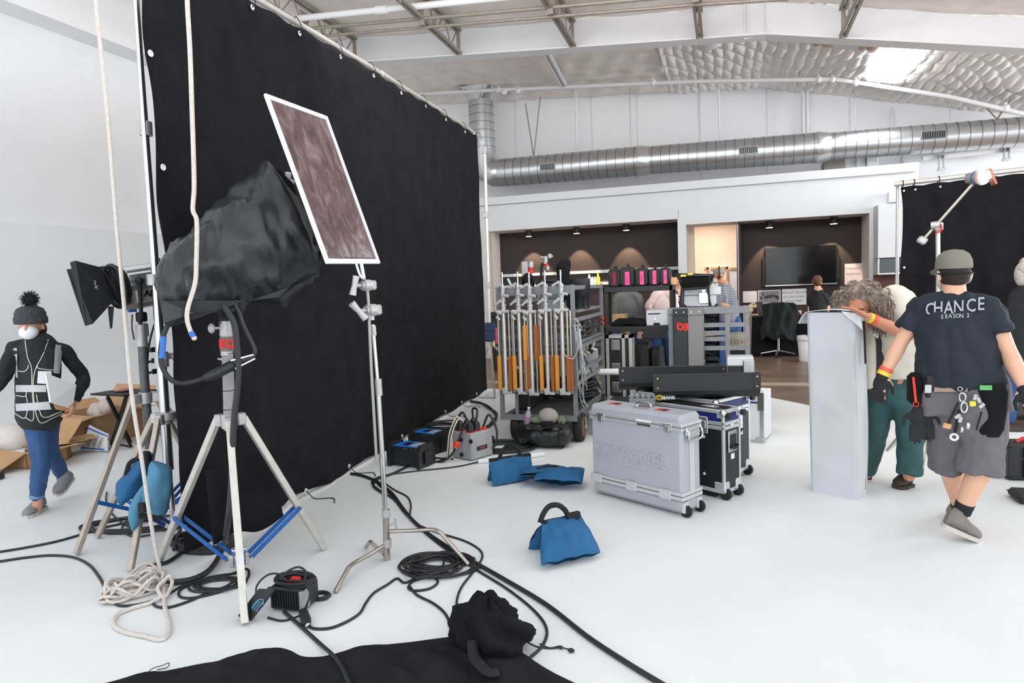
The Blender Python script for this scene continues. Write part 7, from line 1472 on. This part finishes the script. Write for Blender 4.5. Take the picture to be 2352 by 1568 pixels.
patch('waist_band', mat('tan_waist_band', (158, 134, 122), .8), man, bvT, ((2146, 878), (2224, 880), (2222, 900), (2146, 900)), 8, 3, .012)
capP = lambda a, q, r: None
f_ = (-nc+xr_*-.35).normalized(); xx_ = f_.cross(V((0, 0, 1)))
part('hair', mat('dark_brown_hair', (44, 36, 32), .8, bump=.5, bscale=200), lambda b: b.ell(hd_+V((0, 0, .018))-f_*.012, (.084, .10, .10), Matrix((xx_, f_, V((0, 0, 1)))).transposed(), 20, 12), man)
M_cap = mat('olive_grey_cap', (128, 126, 114), .9, bump=.3, bscale=120); Rm = Matrix((xx_, f_, V((0, 0, 1)))).transposed()
cp = part('cap', M_cap, lambda b: b.loft([[hd_+Rm @ V((.094*k*math.cos(a), .112*k*math.sin(a), z)) for a in [2*PI*j/28 for j in range(28)]] for k, z in ((1.0, .040), (1.03, .058), (.99, .092), (.83, .128), (.5, .150), (.1, .157))]), man)
part('cap_peak', M_cap, lambda b: b.ell(hd_+f_*.13+V((0, 0, .03))-xx_*.01, (.075, .085, .010), Matrix((xx_, (f_+V((0, 0, -.35))).normalized(), V((0, .0, 1)))).transposed(), 18, 8), man)
part('cap_strap', M_web, lambda b: b.tube([hd_+Rm @ V((.090*math.cos(a), .108*math.sin(a), .012)) for a in [PI*(1.08+.84*i/14) for i in range(15)]], .016, 6, sq=(1, .3)), man)
part('face_mask', M_mask, lambda b: b.ell(hd_+f_*.075+V((0, 0, -.05)), (.062, .055, .058), Rm, 16, 10), man); part('mask_loop', M_mask, lambda b: [b.tube(cr([hd_+Rm @ V((k*.086, .0, .03)), hd_+Rm @ V((k*.09, -.03, .0)), hd_+Rm @ V((k*.084, .0, -.045)), hd_+Rm @ V((k*.06, .07, -.06))], 4), .0035, 6) for k in (-1, 1)], man)
for s_, w, e in ((1, wL, eL), (-1, wR, eR)):
    b = B(); hand(b, w+(w-e).normalized()*.012, (w-e)+V((0, 0, -.1 if s_ > 0 else 0)), -nc+xr_*(.4 if s_ > 0 else 0), s_, .55, 1.14); b.cyl(w, w+(w-e).normalized()*.04, .038); melt(b, .006, 2).obj1('glove', M_glove, man, True)
d_ = (wL-eL).normalized(); part('wristband', M_yel, lambda b: b.cyl(wL-d_*.015, wL+d_*.012, .042), man); part('wristband', mat('coral_band', (240, 96, 76), .5), lambda b: b.cyl(wL-d_*.04, wL-d_*.017, .041), man)
part('sock', M_blk, lambda b: b.cyl(aR+(kR-aR)*.03, aR+(kR-aR)*.22, .05, .053), man); part('sock', M_blk, lambda b: b.cyl(aL, aL+(kL-aL)*.15, .05, .053), man)
shoe(man, o(2163, 1208, -.06), fl(2246, 1243), M_shoe, M_sole, .05, (.1, 0, 1), .12); shoe(man, aL+V((-.05, 0, -.09)), aL+V((.05, .22, -.11)), M_shoe, M_sole, .05)
# tool belt things are carried by the man: pouches as parts of him
bt = lambda x, y, off=.03: hit(bvT, x, y, off) or o(x, y, -.14)
part('tool_pouch', M_duv, lambda b: b.box(o(2104, 893, -.08), (.085, .13, .20), None, .025), man); part('pouch_strap', mat('orange_red_strap', (232, 56, 36), .6), lambda b: (b.bar(o(2098, 866, -.16), o(2104, 922, -.16), .026, .012), b.torus(o(2104, 928, -.165), .014, .003, nc, 14, 5)), man)
rb = part('radio', M_black, lambda b: (b.box(o(2136, 886, -.13), (.055, .05, .14), None, .008), b.cyl(o(2125, 850, -.10), o(2118, 800, -.10), .006)), man); part('radio_label', M_refl, lambda b: b.box(o(2132, 893, -.165), (.036, .008, .05), None, .003), man)
g = B(); hand(g, o(2108, 940, -.12), (0, 0, -1), nc, 1, .12, 1.15, .02); hand(g, o(2122, 938, -.1), (.1, 0, -1), nc, -1, .12, 1.1, .02); melt(g, .007, 2).obj1('hanging_glove', M_glove, man, True)
part('hip_pouch', M_duv, lambda b: b.loft([[o(2268, y, -.085)+xr_*(w_*math.cos(a))+nc*(.05*math.sin(a)) for a in [2*PI*j/16 for j in range(16)]] for y, w_ in ((880, .085), (900, .10), (940, .095), (985, .08), (1000, .06))]), man)
part('green_tape', mat('green_tape', (96, 170, 96), .6), lambda b: b.box(o(2264, 890, -.15), (.06, .01, .028)), man)
part('carabiner', M_chrome, lambda b: (b.torus(bt(2212, 912), .026, .006, nc, 16, 6, .6), b.torus(bt(2216, 935), .03, .006, nc+xr_*.4, 16, 6, .55), b.torus(bt(2207, 893), .012, .003, nc, 12, 5), b.ell(bt(2222, 975), (.012, .01, .022)), b.ell(bt(2210, 982), (.01, .01, .02))), man)
part('key', M_cast, lambda b: [b.box(bt(x, y, .02), (.02, .008, .035), (0, a, 0), .002) for x, y, a in ((2238, 912, .3), (2246, 920, -.4), (2232, 928, .2), (2252, 932, .8), (2206, 962, .2), (2200, 955, .9))], man); part('belt_tag', M_wood, lambda b: b.box(bt(2177, 976, .02), (.045, .015, .032), (0, .2, 0), .004), man); part('yellow_tag', M_yel, lambda b: b.box(bt(2233, 929, .035), (.03, .01, .026)), man)
part('tape_roll', M_white, lambda b: b.torus(bt(2193, 1000, .02), .018, .008, nc, 16, 6), man); part('tool_strap', M_web, lambda b: (b.bar(bt(2180, 970, .02), bt(2202, 925, .02), .014, .008), b.bar(bt(2195, 990, .02), bt(2204, 940, .02), .014, .008), b.bar(bt(2240, 985, .02), bt(2252, 945, .02), .008, .006)), man)
part('hanging_cord', M_alud, lambda b: b.tube(cr([o(2128, 1000, -.1), o(2126, 1040, -.1), o(2121, 1074, -.1)], 3), .004, 5), man)
# ---- man bending over the tall cover
P = fl(2068, 1122); o = mk(P); nc, xr_ = aside(P)
bend = thing('person', 'person with long curly grey hair, cream shirt and green trousers bending over the grey cover', 'person', P)
hd_ = o(1976, 700, -.28); sR = o(2070, 690, -.08); sL = o(1992, 700, .04); eR = o(2086, 770, -.30); wR = o(1994, 728, -.46); hR, hL = o(2082, 880, .04), o(2030, 880, .06)
kR, kL = o(2092, 990, -.02), o(2010, 990, .04); aR, aL = o(2088, 1092), o(1990, 1086, .12); fw = (nc*.85-xr_*.22+V((0, 0, -.42))).normalized(); upv = (V((0, 0, 1))+nc*.6).normalized()
def bodyfn(b):
    p, R = head(b, hd_, fw, upv, 1.05); limb(b, [hd_-upv*.04-fw*.02, o(2015, 700, -.16), o(2035, 705, -.06)], [.06, .064, .08]); limb(b, [o(2040, 715, -.02), o(2050, 800, .02), o(2056, 880, .05)], [.12, .13, .14])
    limb(b, [sR, sR.lerp(eR, .5), eR, eR.lerp(wR, .35), wR], [.06, .052, .046, .048, .032]); hand(b, wR, (wR-eR)+V((0, 0, .02)), (0, 0, -1), -1, .12, 1.05, .25)
    limb(b, [sL, o(1975, 770, .1), o(1990, 740, -.12)], [.058, .045, .032]); hand(b, o(1990, 740, -.12), (nc*.3-xr_), (0, 0, -1), 1, .3)
    for h, k, a in ((hL, kL, aL), (hR, kR, aR)): limb(b, [h, k, a], [.09, .062, .045])
b = B(); bodyfn(b); bd_ = melt(b, .0065, 2); bd_.obj1('body', M_tan, bend, True)
garment('trousers', M_green, bend, lambda b: (limb(b, [o(2050, 856, .05), o(2056, 900, .05)], [.15, .16], 18, 2, (1.15, .85)), limb(b, [hL, kL, kL.lerp(aL, .5), aL+V((0, 0, .02))], [.118, .095, .088, .085], 14, 3, None, (1, 0)), limb(b, [hR, kR, kR.lerp(aR, .5), aR+V((0, 0, .02))], [.122, .10, .092, .092], 14, 3, None, (1, 0))), .012, 5, .018, 6, 2)
garment('under_shirt', mat('charcoal_tee', (58, 58, 62), .9), bend, lambda b: limb(b, [o(2024, 715, -.06), o(2022, 790, -.03), o(2026, 875, -.03)], [.10, .095, .095], 16, 3, (1, .9)), .013, 4, .008)
shirt, bvB = garment('open_shirt', M_cream, bend, lambda b: (limb(b, [o(2055, 690, -.02), o(2066, 740, -.05), o(2074, 800, -.05), o(2082, 866, -.04)], [.12, .155, .155, .145], 18, 3, (1.0, .8), (1, 0)), limb(b, [o(2045, 690, -.02), sR, sR.lerp(eR, .55)], [.10, .105, .098]), limb(b, [sR+V((0, 0, -.08)), o(2092, 800, -.03), o(2096, 850, -.02)], [.08, .09, .085])), .012, 5, .016, 6, 7)
garment('shirt_front', M_cream, bend, lambda b: limb(b, [o(2003, 735, -.08), o(1999, 800, -.10), o(1996, 878, -.09)], [.04, .05, .055], 14, 3, (1.0, .7)), .011, 4, .012)
part('shirt_print', M_white, lambda b: [b.box(o(2010+5*k, 760+4*k+3*j, -.21), (.016, .004, .022), (0, .4, 0)) for k in range(2) for j in range(4)], bend)
# curly hair: mane plus many separate curls
def hairc(p): return .03*nz(p, 10)+.018*abs(nz(p, 24, 3))
b = B(); x_ = fw.cross(upv).normalized(); up2 = x_.cross(fw); Rh = Matrix((x_, fw, up2)).transposed(); hp = lambda a, q, r: hd_+x_*a+fw*q+up2*r
b.ell(hp(0, -.045, .055), (.125, .125, .105), Rh); b.ell(hp(.125, -.03, -.03), (.06, .075, .13), Rh); b.ell(hp(-.125, -.03, -.02), (.06, .075, .13), Rh); b.ell(hp(0, -.10, -.03), (.12, .07, .13), Rh); b.ell(o(2022, 725, -.24), (.07, .06, .10)); b.ell(o(1940, 715, -.24), (.05, .05, .06)); b.ell(hp(.05, .03, .10), (.06, .03, .03), Rh)
hm = melt(b, .011, 2, hairc); rn = random.Random(12); vi = [rn.randrange(len(hm.v)) for _ in range(420)]
for i in vi:
    p = hm.v[i]; d = (p-hd_).normalized(); q_ = p-hd_
    if q_.dot(fw) > .035 and abs(q_.dot(x_)) < .085 and q_.dot(up2) < .085: continue
    u_, w_, _ = frame(d); g_ = V((rn.uniform(-.4, .4), rn.uniform(-.4, .4), -1)); L_ = rn.uniform(.04, .085); r_ = rn.uniform(.006, .011); pts = []
    for k in range(9): t_ = k/8; pts.append(p+d*(.012+.02*math.sin(t_*PI))+g_*L_*t_*.8+(u_*math.cos(t_*11+i)+w_*math.sin(t_*11+i))*r_)
    hm.tube(pts, [.0045, .0045, .004, .004, .0035, .003, .0025, .002, .001], 5)
hm.obj1('hair', mat('grey_brown_hair', (168, 152, 138), .75, c2=(110, 96, 86), vscale=26), bend, True)
part('face_mask', M_mask, lambda b: b.ell(hp(0, .082, -.052), (.058, .04, .05), Rh, 16, 10), bend); part('eye_line', mat('dark_brow', (92, 66, 54), .8), lambda b: [b.ell(hp(k*.033, .092, .018), (.02, .006, .005), Rh, 10, 6) for k in (-1, 1)], bend)
d_ = (wR-eR).normalized(); part('wristband', M_yel, lambda b: b.cyl(wR-d_*.03, wR-d_*.005, .038), bend); part('wristband', mat('coral_band', (240, 96, 76), .5), lambda b: b.cyl(wR-d_*.06, wR-d_*.034, .041), bend)
shoe(bend, aR+V((.03, .1, -aR.z)), fl(2056, 1120)+V((-.0, -.03, 0)), M_boot, M_boot, .052, None, .12); shoe(bend, aL+V((.03, .1, -aL.z)), fl(1986, 1098), M_boot, M_boot, .05, None, .12)
# ---- woman with bobble hat and vest
P = fl(78, 1183); o = mk(P); nc, xr_ = aside(P)
wo = thing('person', 'person in bobble hat, white mask and dark hi-vis vest walking with a white folder', 'person', P)
hd_ = o(72, 748, -.02); sL, sR = o(36, 800, .03), o(147, 808, .0); eR, wR = o(192, 868, .02), o(171, 922, -.12); eL, wL = o(4, 872, .04), o(-38, 925, -.02); hL, hR = o(80, 950, .0), o(108, 948, .04)
kF, aF, kB, aB = o(94, 1048, -.06), o(86, 1148, .0), o(112, 1030, .16), o(147, 1100, .42); fw = (nc*.95-xr_*.38+V((0, 0, -.05))).normalized()
def bodyfn(b):
    head(b, hd_, fw, (0, 0, 1), 1.0); limb(b, [hd_-V((0, 0, .05)), o(78, 778), o(84, 795)], [.052, .054, .07]); limb(b, [o(88, 800), o(90, 870), o(95, 930)], [.10, .11, .12])
    limb(b, [sR, eR, wR], [.04, .033, .025]); limb(b, [sL, eL, wL], [.04, .033, .025]); hand(b, wR, (wR-eR)+V((0, 0, -.1)), -xr_, -1, .75); hand(b, wL, (wL-eL), nc, 1, .5)
    limb(b, [hL, kF, aF], [.08, .055, .036]); limb(b, [hR, kB, aB], [.08, .055, .036]); limb(b, [aF, o(85, 1170, .02)], [.036, .034]); limb(b, [aB, o(152, 1112, .42)], [.036, .034])
b = B(); bodyfn(b); melt(b, .0065, 2).obj1('body', M_skin, wo, True)
garment('jersey', M_blk, wo, lambda b: (limb(b, [o(80, 784), o(88, 800), o(90, 870), o(94, 925)], [.06, .115, .12, .125], 16, 3, (1.15, .8)), limb(b, [o(105, 800), sR, sR.lerp(eR, .5), eR, wR.lerp(eR, .12)], [.072, .062, .055, .053, .042]), limb(b, [o(68, 798), sL, sL.lerp(eL, .5), eL, wL.lerp(eL, .12)], [.072, .062, .055, .052, .042])), .010, 3, .012, 10)
garment('jeans', M_jean, wo, lambda b: (limb(b, [o(90, 932, .02), o(92, 960, .02)], [.125, .13], 16, 2, (1.15, .85)), limb(b, [hL, kF, kF.lerp(aF, .4), aF+V((0, 0, .03))], [.10, .072, .067, .05]), limb(b, [hR, kB, kB.lerp(aB, .4), aB+V((0, 0, .02))], [.10, .070, .063, .047])), .010, 4, .009, 9, 3)
part('jean_cuff', mat('pale_denim', (112, 146, 180), .85), lambda b: (b.cyl(aF+V((0, 0, .02)), aF+V((0, 0, .055)), .053), b.cyl(aB+V((0, 0, .01)), aB+(kB-aB)*.09, .05)), wo)
vest, bvV = garment('vest', mat('black_vest_cloth', (36, 38, 41), .8), wo, lambda b: (limb(b, [o(89, 802, .0), o(88, 850), o(87, 900), o(92, 950, .01)], [.140, .150, .152, .165], 18, 3, (1.22, .84)), limb(b, [o(40, 802), o(85, 796), o(140, 806)], [.055, .08, .055])), .010, 4, .006, 8, 5)
for qd in (((22, 785), (38, 782), (42, 868), (30, 862)), ((128, 775), (146, 778), (136, 858), (122, 856)), ((37, 884), (106, 884), (106, 900), (37, 900)), ((36, 927), (112, 922), (118, 940), (38, 944))): patch('reflective_stripe', M_refl, wo, bvV, qd, 8, 5, .006)
patch('undershirt_v', M_blk, wo, bvV, ((62, 778), (112, 778), (79, 850), (76, 850)), 8, 8, .006)
line('piping', M_pipe, wo, bvV, [(114, 768), (100, 812), (82, 848), (77, 885), (80, 930), (92, 970), (120, 960), (150, 945)]); line('piping', M_pipe, wo, bvV, [(58, 782), (64, 820), (73, 845), (74, 890), (77, 930), (76, 965), (58, 958)]); line('piping', M_pipe, wo, bvV, [(154, 790), (148, 830), (142, 862)]); line('piping', M_pipe, wo, bvV, [(43, 852), (56, 853), (64, 846), (66, 838)]); line('piping', M_pipe, wo, bvV, [(86, 838), (90, 846), (124, 850)]); line('piping', M_pipe, wo, bvV, [(38, 908), (58, 910), (62, 900)]); line('piping', M_pipe, wo, bvV, [(36, 950), (58, 960), (64, 930), (60, 905)]); line('piping', M_pipe, wo, bvV, [(84, 905), (92, 945), (104, 958), (140, 945)])
patch('badge', M_paper, wo, bvV, ((88, 852), (118, 852), (118, 882), (86, 880)), 3, 3, .012)
part('knit_hat', M_knit, lambda b: b.loft([[hd_+V((.098*k*math.cos(a), .108*k*math.sin(a), z))*1.0 for a in [2*PI*j/26 for j in range(26)]] for k, z in ((1.02, .015), (1.08, .03), (1.08, .065), (1.0, .075), (1.0, .1), (.85, .135), (.5, .155), (.1, .162))]), wo)
b = B(); rn = random.Random(3); pc = hd_+V((.012, 0, .205)); b.ell(pc, (.05, .05, .045))
for k in range(260): d = V((rn.gauss(0, 1), rn.gauss(0, 1), rn.gauss(0, 1))).normalized(); b.tube([pc+d*.04, pc+d*(.06+.02*rn.random())], [.004, .001], 4)
b.obj1('hat_bobble', M_blk, wo, True); xw = fw.cross(V((0, 0, 1))); Rw = Matrix((xw, fw, V((0, 0, 1)))).transposed()
part('face_mask', M_mask, lambda b: (b.ell(hd_+fw*.06+V((0, 0, -.045)), (.066, .056, .058), Rw, 16, 10)), wo); part('eye_line', mat('dark_brow', (92, 66, 54), .8), lambda b: [b.ell(hd_+fw*.084+xw*k*.033+V((0, 0, .022)), (.016, .008, .006), Rw, 10, 6) for k in (-1, 1)], wo)
part('hair', mat('dark_brown_hair', (44, 36, 32), .8), lambda b: b.ell(hd_-fw*.05+V((0, 0, -.03)), (.085, .07, .085), Rw), wo)
tr_ = mat('grey_trainer', (136, 138, 142), .8, var=.15, vscale=16); shoe(wo, fl(90, 1172)+V((.0, .04, 0)), fl(58, 1192), tr_, M_sole, .045, None, .10); shoe(wo, o(164, 1098, .42), o(128, 1138, .30), tr_, M_sole, .045, (.35, 0, 1), .10)
t = thing('white_folder', 'white folder board carried by the woman in the bobble hat', 'folder', o(140, 930, -.2)); fq = [o(102, 857, -.23), o(172, 884, -.16), o(163, 938, -.17), o(113, 924, -.25)]
part('board', M_paper, lambda b: quadslab(b, fq[::-1], .018), t); part('tan_sheet', M_card, lambda b: quadslab(b, [o(122, 926, -.21), o(160, 938, -.16), o(150, 944, -.15), o(128, 940, -.19)], .006), t)
# ---- people farther off
def far(label, P, joints, tm, bm, hm_=None, cap=None, skin=None, back=False, sw=1.0, headp=None, arms=True, fdir=None):
    o = mk(P); nc, xr_ = aside(P); t = thing('person', label, 'person', (P[0], P[1], 0)); J = {k: o(*v) for k, v in joints.items()}
    f_ = V(fdir) if fdir else (-nc if back else nc)
    def fn(b):
        if 'head' in J: head(b, J['head'], f_, (0, 0, 1), 1.0); limb(b, [J['head']-V((0, 0, .06)), J['neck']], [.055, .07])
        limb(b, [J['neck'], J['hip']], [.09, .11])
        for s in 'LR':
            if 's'+s in J: limb(b, [J['s'+s], J['e'+s], J['w'+s]], [.05, .042, .03]); hand(b, J['w'+s], (J['w'+s]-J['e'+s]), nc, 1 if s == 'L' else -1, .5)
        for s in (-1, 1): h = J['hip']+xr_*.1*s; f = V((h.x+xr_.x*.04*s, h.y, .05)); limb(b, [h, (h+f)/2, f], [.08, .06, .045]); b.ell(f+V((0, 0, .02)), (.045, .045, .045))
    b = B(); fn(b); melt(b, .010, 2).obj1('body', skin or M_fair, t, True)
    top, bv = garment('top', tm, t, lambda b: (limb(b, [J['neck']-V((0, 0, .04)), J['neck'].lerp(J['hip'], .35), J['hip']+V((0, 0, .03))], [.115*sw, .165*sw, .16*sw], 16, 3, (1.12, .8)), [limb(b, [J['neck']-V((0, 0, .06)), J['s'+s], J['s'+s].lerp(J['e'+s], .5), J['e'+s], J['w'+s].lerp(J['e'+s], .12 if arms is True else .9)][:5 if arms is True else 3], [.085, .074, .062, .058, .045][:5 if arms is True else 3]) for s in 'LR' if 's'+s in J]), .014, 4, .012, 6, P[0])
    garment('trousers', bm, t, lambda b: (limb(b, [J['hip']+V((0, 0, .03)), J['hip']-V((0, 0, .1))], [.15, .15], 14, 2, (1.15, .8)), [limb(b, [J['hip']+xr_*.1*s, V((J['hip'].x+xr_.x*.14*s, J['hip'].y, .1))], [.11, .075]) for s in (-1, 1)]), .015, 4, .012, 6)
    part('shoe', M_boot, lambda b: [b.ell(V((J['hip'].x+xr_.x*.14*s, J['hip'].y-.07*(-1 if back else 1), .052)), (.055, .14, .052)) for s in (-1, 1)], t)
    if hm_ and 'head' in J: g = B(); g.ell(J['head']+V((0, 0, .03))-f_*.02, (.092, .105, .105)); melt(g, .01, 2, lambda p: .02*nz(p, 22)).obj1('hair', hm_, t, True)
    return t, J, f_, bv, o
M_plaid = mat('plaid_cloth', (176, 180, 190), .85); nt = M_plaid.node_tree; w1 = nt.nodes.new('ShaderNodeTexWave'); w1.inputs['Scale'].default_value = 17; w2 = nt.nodes.new('ShaderNodeTexWave'); w2.bands_direction = 'Z'; w2.inputs['Scale'].default_value = 11; tc = nt.nodes['Texture Coordinate']; mx = nt.nodes.new('ShaderNodeMath'); mx.operation = 'MULTIPLY'; rp = nt.nodes.new('ShaderNodeValToRGB'); rp.color_ramp.elements[0].color = rgb((64, 68, 78)); rp.color_ramp.elements[1].color = rgb((196, 200, 210)); rp.color_ramp.elements[0].position = .02; rp.color_ramp.elements[1].position = .55
for w_ in (w1, w2): nt.links.new(tc.outputs['Object'], w_.inputs['Vector'])
nt.links.new(w1.outputs[0], mx.inputs[0]); nt.links.new(w2.outputs[0], mx.inputs[1]); nt.links.new(mx.outputs[0], rp.inputs[0]); nt.links.new(rp.outputs[0], nt.nodes['Principled BSDF'].inputs['Base Color'])
p = aY(1668, 760, 12.2); sd_ = (-.92, -.25, -.3)
t, J, f_, bv, o = far('person in plaid shirt, grey cap and headset leaning over in the bright doorway', p, dict(head=(1652, 632, 0), neck=(1664, 655, 0), hip=(1674, 735, 0), sL=(1660, 668, -.1), eL=(1664, 700, -.22), wL=(1640, 715, -.25), sR=(1676, 668, .1), eR=(1686, 700, .1), wR=(1668, 722, .0)), M_plaid, M_jean, None, None, M_tan, fdir=sd_)
sdv = V(sd_).normalized(); part('cap', mat('grey_green_cap', (150, 146, 132), .9), lambda b: (b.ell(J['head']+V((0, 0, .055)), (.105, .1, .075)), b.ell(J['head']+sdv*.13+V((0, 0, .045)), (.07, .06, .012))), t); part('headset', M_black, lambda b: (b.tube(cr([J['head']+V((0, -.1, -.02)), J['head']+V((0, -.1, .08)), J['head']+V((0, 0, .15))], 4), .012, 6), b.ell(J['head']+V((0, -.105, -.03)), (.03, .02, .035))), t); part('beard', mat('grey_beard', (196, 194, 190), .9), lambda b: b.ell(J['head']+sdv*.08+V((0, 0, -.07)), (.06, .05, .05)), t)
far('person in grey sweatshirt stooping behind the shelf unit', aY(1440, 720, 10.3), dict(head=(1452, 636, .35), neck=(1444, 668, .1), hip=(1440, 764, 0), sL=(1418, 684, 0), eL=(1412, 725, -.05), wL=(1432, 752, -.2), sR=(1466, 684, 0), eR=(1474, 725, 0), wR=(1470, 758, -.1)), mat('grey_sweatshirt', (112, 112, 112), .9, var=.1, vscale=9), M_jean, mat('dark_brown_hair', (44, 36, 32), .8), back=True, sw=.98)
t, J, f_, bv, o = far('person in pale pink top with rolled sleeve behind the shelf unit', aY(1525, 720, 10.3), dict(head=(1530, 634, .3), neck=(1524, 664, .1), hip=(1522, 742, 0), sL=(1508, 676, 0), eL=(1488, 706, -.05), wL=(1510, 726, -.22), sR=(1545, 680, .0), eR=(1552, 710, 0), wR=(1545, 738, -.1)), mat('pale_pink_cloth', (232, 208, 204), .85, var=.04, vscale=8), M_jean, mat('dark_brown_hair', (44, 36, 32), .8), back=True, sw=.85)
far('person in black t-shirt with brown hair, back turned, before the wall screen', aY(1880, 720, 14.2), dict(head=(1877, 648, 0), neck=(1879, 668, 0), hip=(1880, 745, 0), sL=(1863, 684, 0), eL=(1860, 712, 0), wL=(1866, 738, -.1), sR=(1897, 684, 0), eR=(1902, 712, 0), wR=(1898, 738, 0)), M_blk, M_duv, mat('brown_hair', (98, 66, 44), .7, var=.2, vscale=30), back=True, sw=.92, arms=2)
far('person in navy half hidden behind the left edge of the hooded monitor', aY(1556, 690, 11.0), dict(head=(1561, 648, 0), neck=(1558, 668, 0), hip=(1556, 735, 0), sL=(1546, 680, 0), eL=(1544, 706, 0), wL=(1552, 690, -.2)), mat('navy_cloth', (38, 50, 84), .8), M_duv, mat('dark_brown_hair', (44, 36, 32), .8), sw=.85)
pe = fl(2345, 985); t, J, f_, bv, o = far('person with long grey hair in black top and jeans, half cut by the right edge', pe, dict(head=(2362, 622, 0), neck=(2364, 665, 0), hip=(2352, 850, 0), sL=(2334, 682, 0), eL=(2330, 760, 0), wL=(2345, 840, -.1), sR=(2400, 682, 0), eR=(2410, 760, 0), wR=(2400, 840, 0)), M_blk, M_jean, mat('pale_grey_hair', (178, 172, 166), .8, var=.2, vscale=40), back=True, sw=1.02)
part('hair_fall', mat('pale_grey_hair', (178, 172, 166), .8), lambda b: b.ell(o(2350, 630, -.02), (.075, .09, .13)), t)
part('boot', M_boot, lambda b: (b.ell(o(2325, 985, -.1)+V((0, 0, .0)), (.13, .1, .06)),), t)
# ================================================================= LIGHT AND CAMERA
w = bpy.data.worlds.new('World'); SC.world = w; w.use_nodes = True
bg = w.node_tree.nodes['Background']; bg.inputs[0].default_value = (.945, .975, 1.0, 1); bg.inputs[1].default_value = 1.5
wn = w.node_tree.nodes; wl = w.node_tree.links; wt = wn.new('ShaderNodeTexCoord'); wx = wn.new('ShaderNodeSeparateXYZ'); wr = wn.new('ShaderNodeMapRange')
wr.inputs['From Min'].default_value = .0; wr.inputs['From Max'].default_value = .8; wr.inputs['To Min'].default_value = 2.75; wr.inputs['To Max'].default_value = 1.25
wl.new(wt.outputs['Generated'], wx.inputs[0]); wl.new(wx.outputs['Z'], wr.inputs['Value']); wl.new(wr.outputs[0], bg.inputs[1])
def lamp(kind, name, loc, energy, color=(1, 1, 1), rot=None, aim=None, **kw):
    l = bpy.data.lights.new(name, kind); l.energy = energy; l.color = color
    for k, v in kw.items(): setattr(l, k, v)
    o = bpy.data.objects.new(name, l); COL.objects.link(o); o.location = loc
    if aim is not None: o.rotation_euler = (V(aim)-V(loc)).to_track_quat('-Z', 'Y').to_euler()
    if rot: o.rotation_euler = rot
    return o
for nm, pxs, Y in (('down', ((1214, 530), (1324, 523), (1438, 516)), YR-.38), ('down', ((1767, 510), (1915, 502)), YR-.38)):
    for k, (px, py) in enumerate(pxs):
        p = aY(px, py, Y); ztop = zt1 if px < 1500 else zt2
        lamp('SPOT', 'downlight_beam', (p.x, Y, ztop-.2), 120 if px < 1500 else 90, (1, .72, .48), rot=(math.radians(20), 0, 0), spot_size=math.radians(62), spot_blend=.25, shadow_soft_size=.03)
lamp('AREA', 'bright_room_lamp', ((x2a+xd)/2-.1, 17.2, 3.2), 52, (1, .93, .85), aim=((x2a+xd)/2-.1, 17.2, 0), size=1.0)
lamp('AREA', 'added_far_wall_fill', (-.5, 4.8, 4.9), 270, (1, .98, .96), aim=(0, 16.5, 5.4), shape='RECTANGLE', size=7.0, size_y=1.0)  # unseen area light, added to brighten the far wall and girder
lamp('AREA', 'added_right_fill', (11.5, 12.6, 3.0), 800, (.95, .98, 1), aim=(0, 14.5, 3.4), shape='RECTANGLE', size=3.5, size_y=3.0)  # added side fill for the far end; no window stands there
cd = bpy.data.cameras.new('Camera'); co = bpy.data.objects.new('Camera', cd); COL.objects.link(co); SC.camera = co
cd.sensor_fit = 'HORIZONTAL'; cd.sensor_width = 36.0; cd.lens = FPX*36.0/2352.0; cd.clip_start = .05; cd.clip_end = 200
co.location = CAM; co.rotation_mode = 'QUATERNION'; co.rotation_quaternion = Matrix((DXc, DYc, UP)).to_quaternion()
SC.view_settings.view_transform = 'Standard'; SC.view_settings.look = 'None'; SC.view_settings.exposure = -0.13; SC.view_settings.gamma = 1.0; SC.view_settings.use_curve_mapping = False
SC.cycles.use_denoising = True; SC.cycles.max_bounces = 6; SC.cycles.diffuse_bounces = 4; SC.cycles.glossy_bounces = 3; SC.cycles.transmission_bounces = 4; SC.cycles.transparent_max_bounces = 6
SC.cycles.sample_clamp_indirect = 6.0; SC.cycles.caustics_reflective = False; SC.cycles.caustics_refractive = False
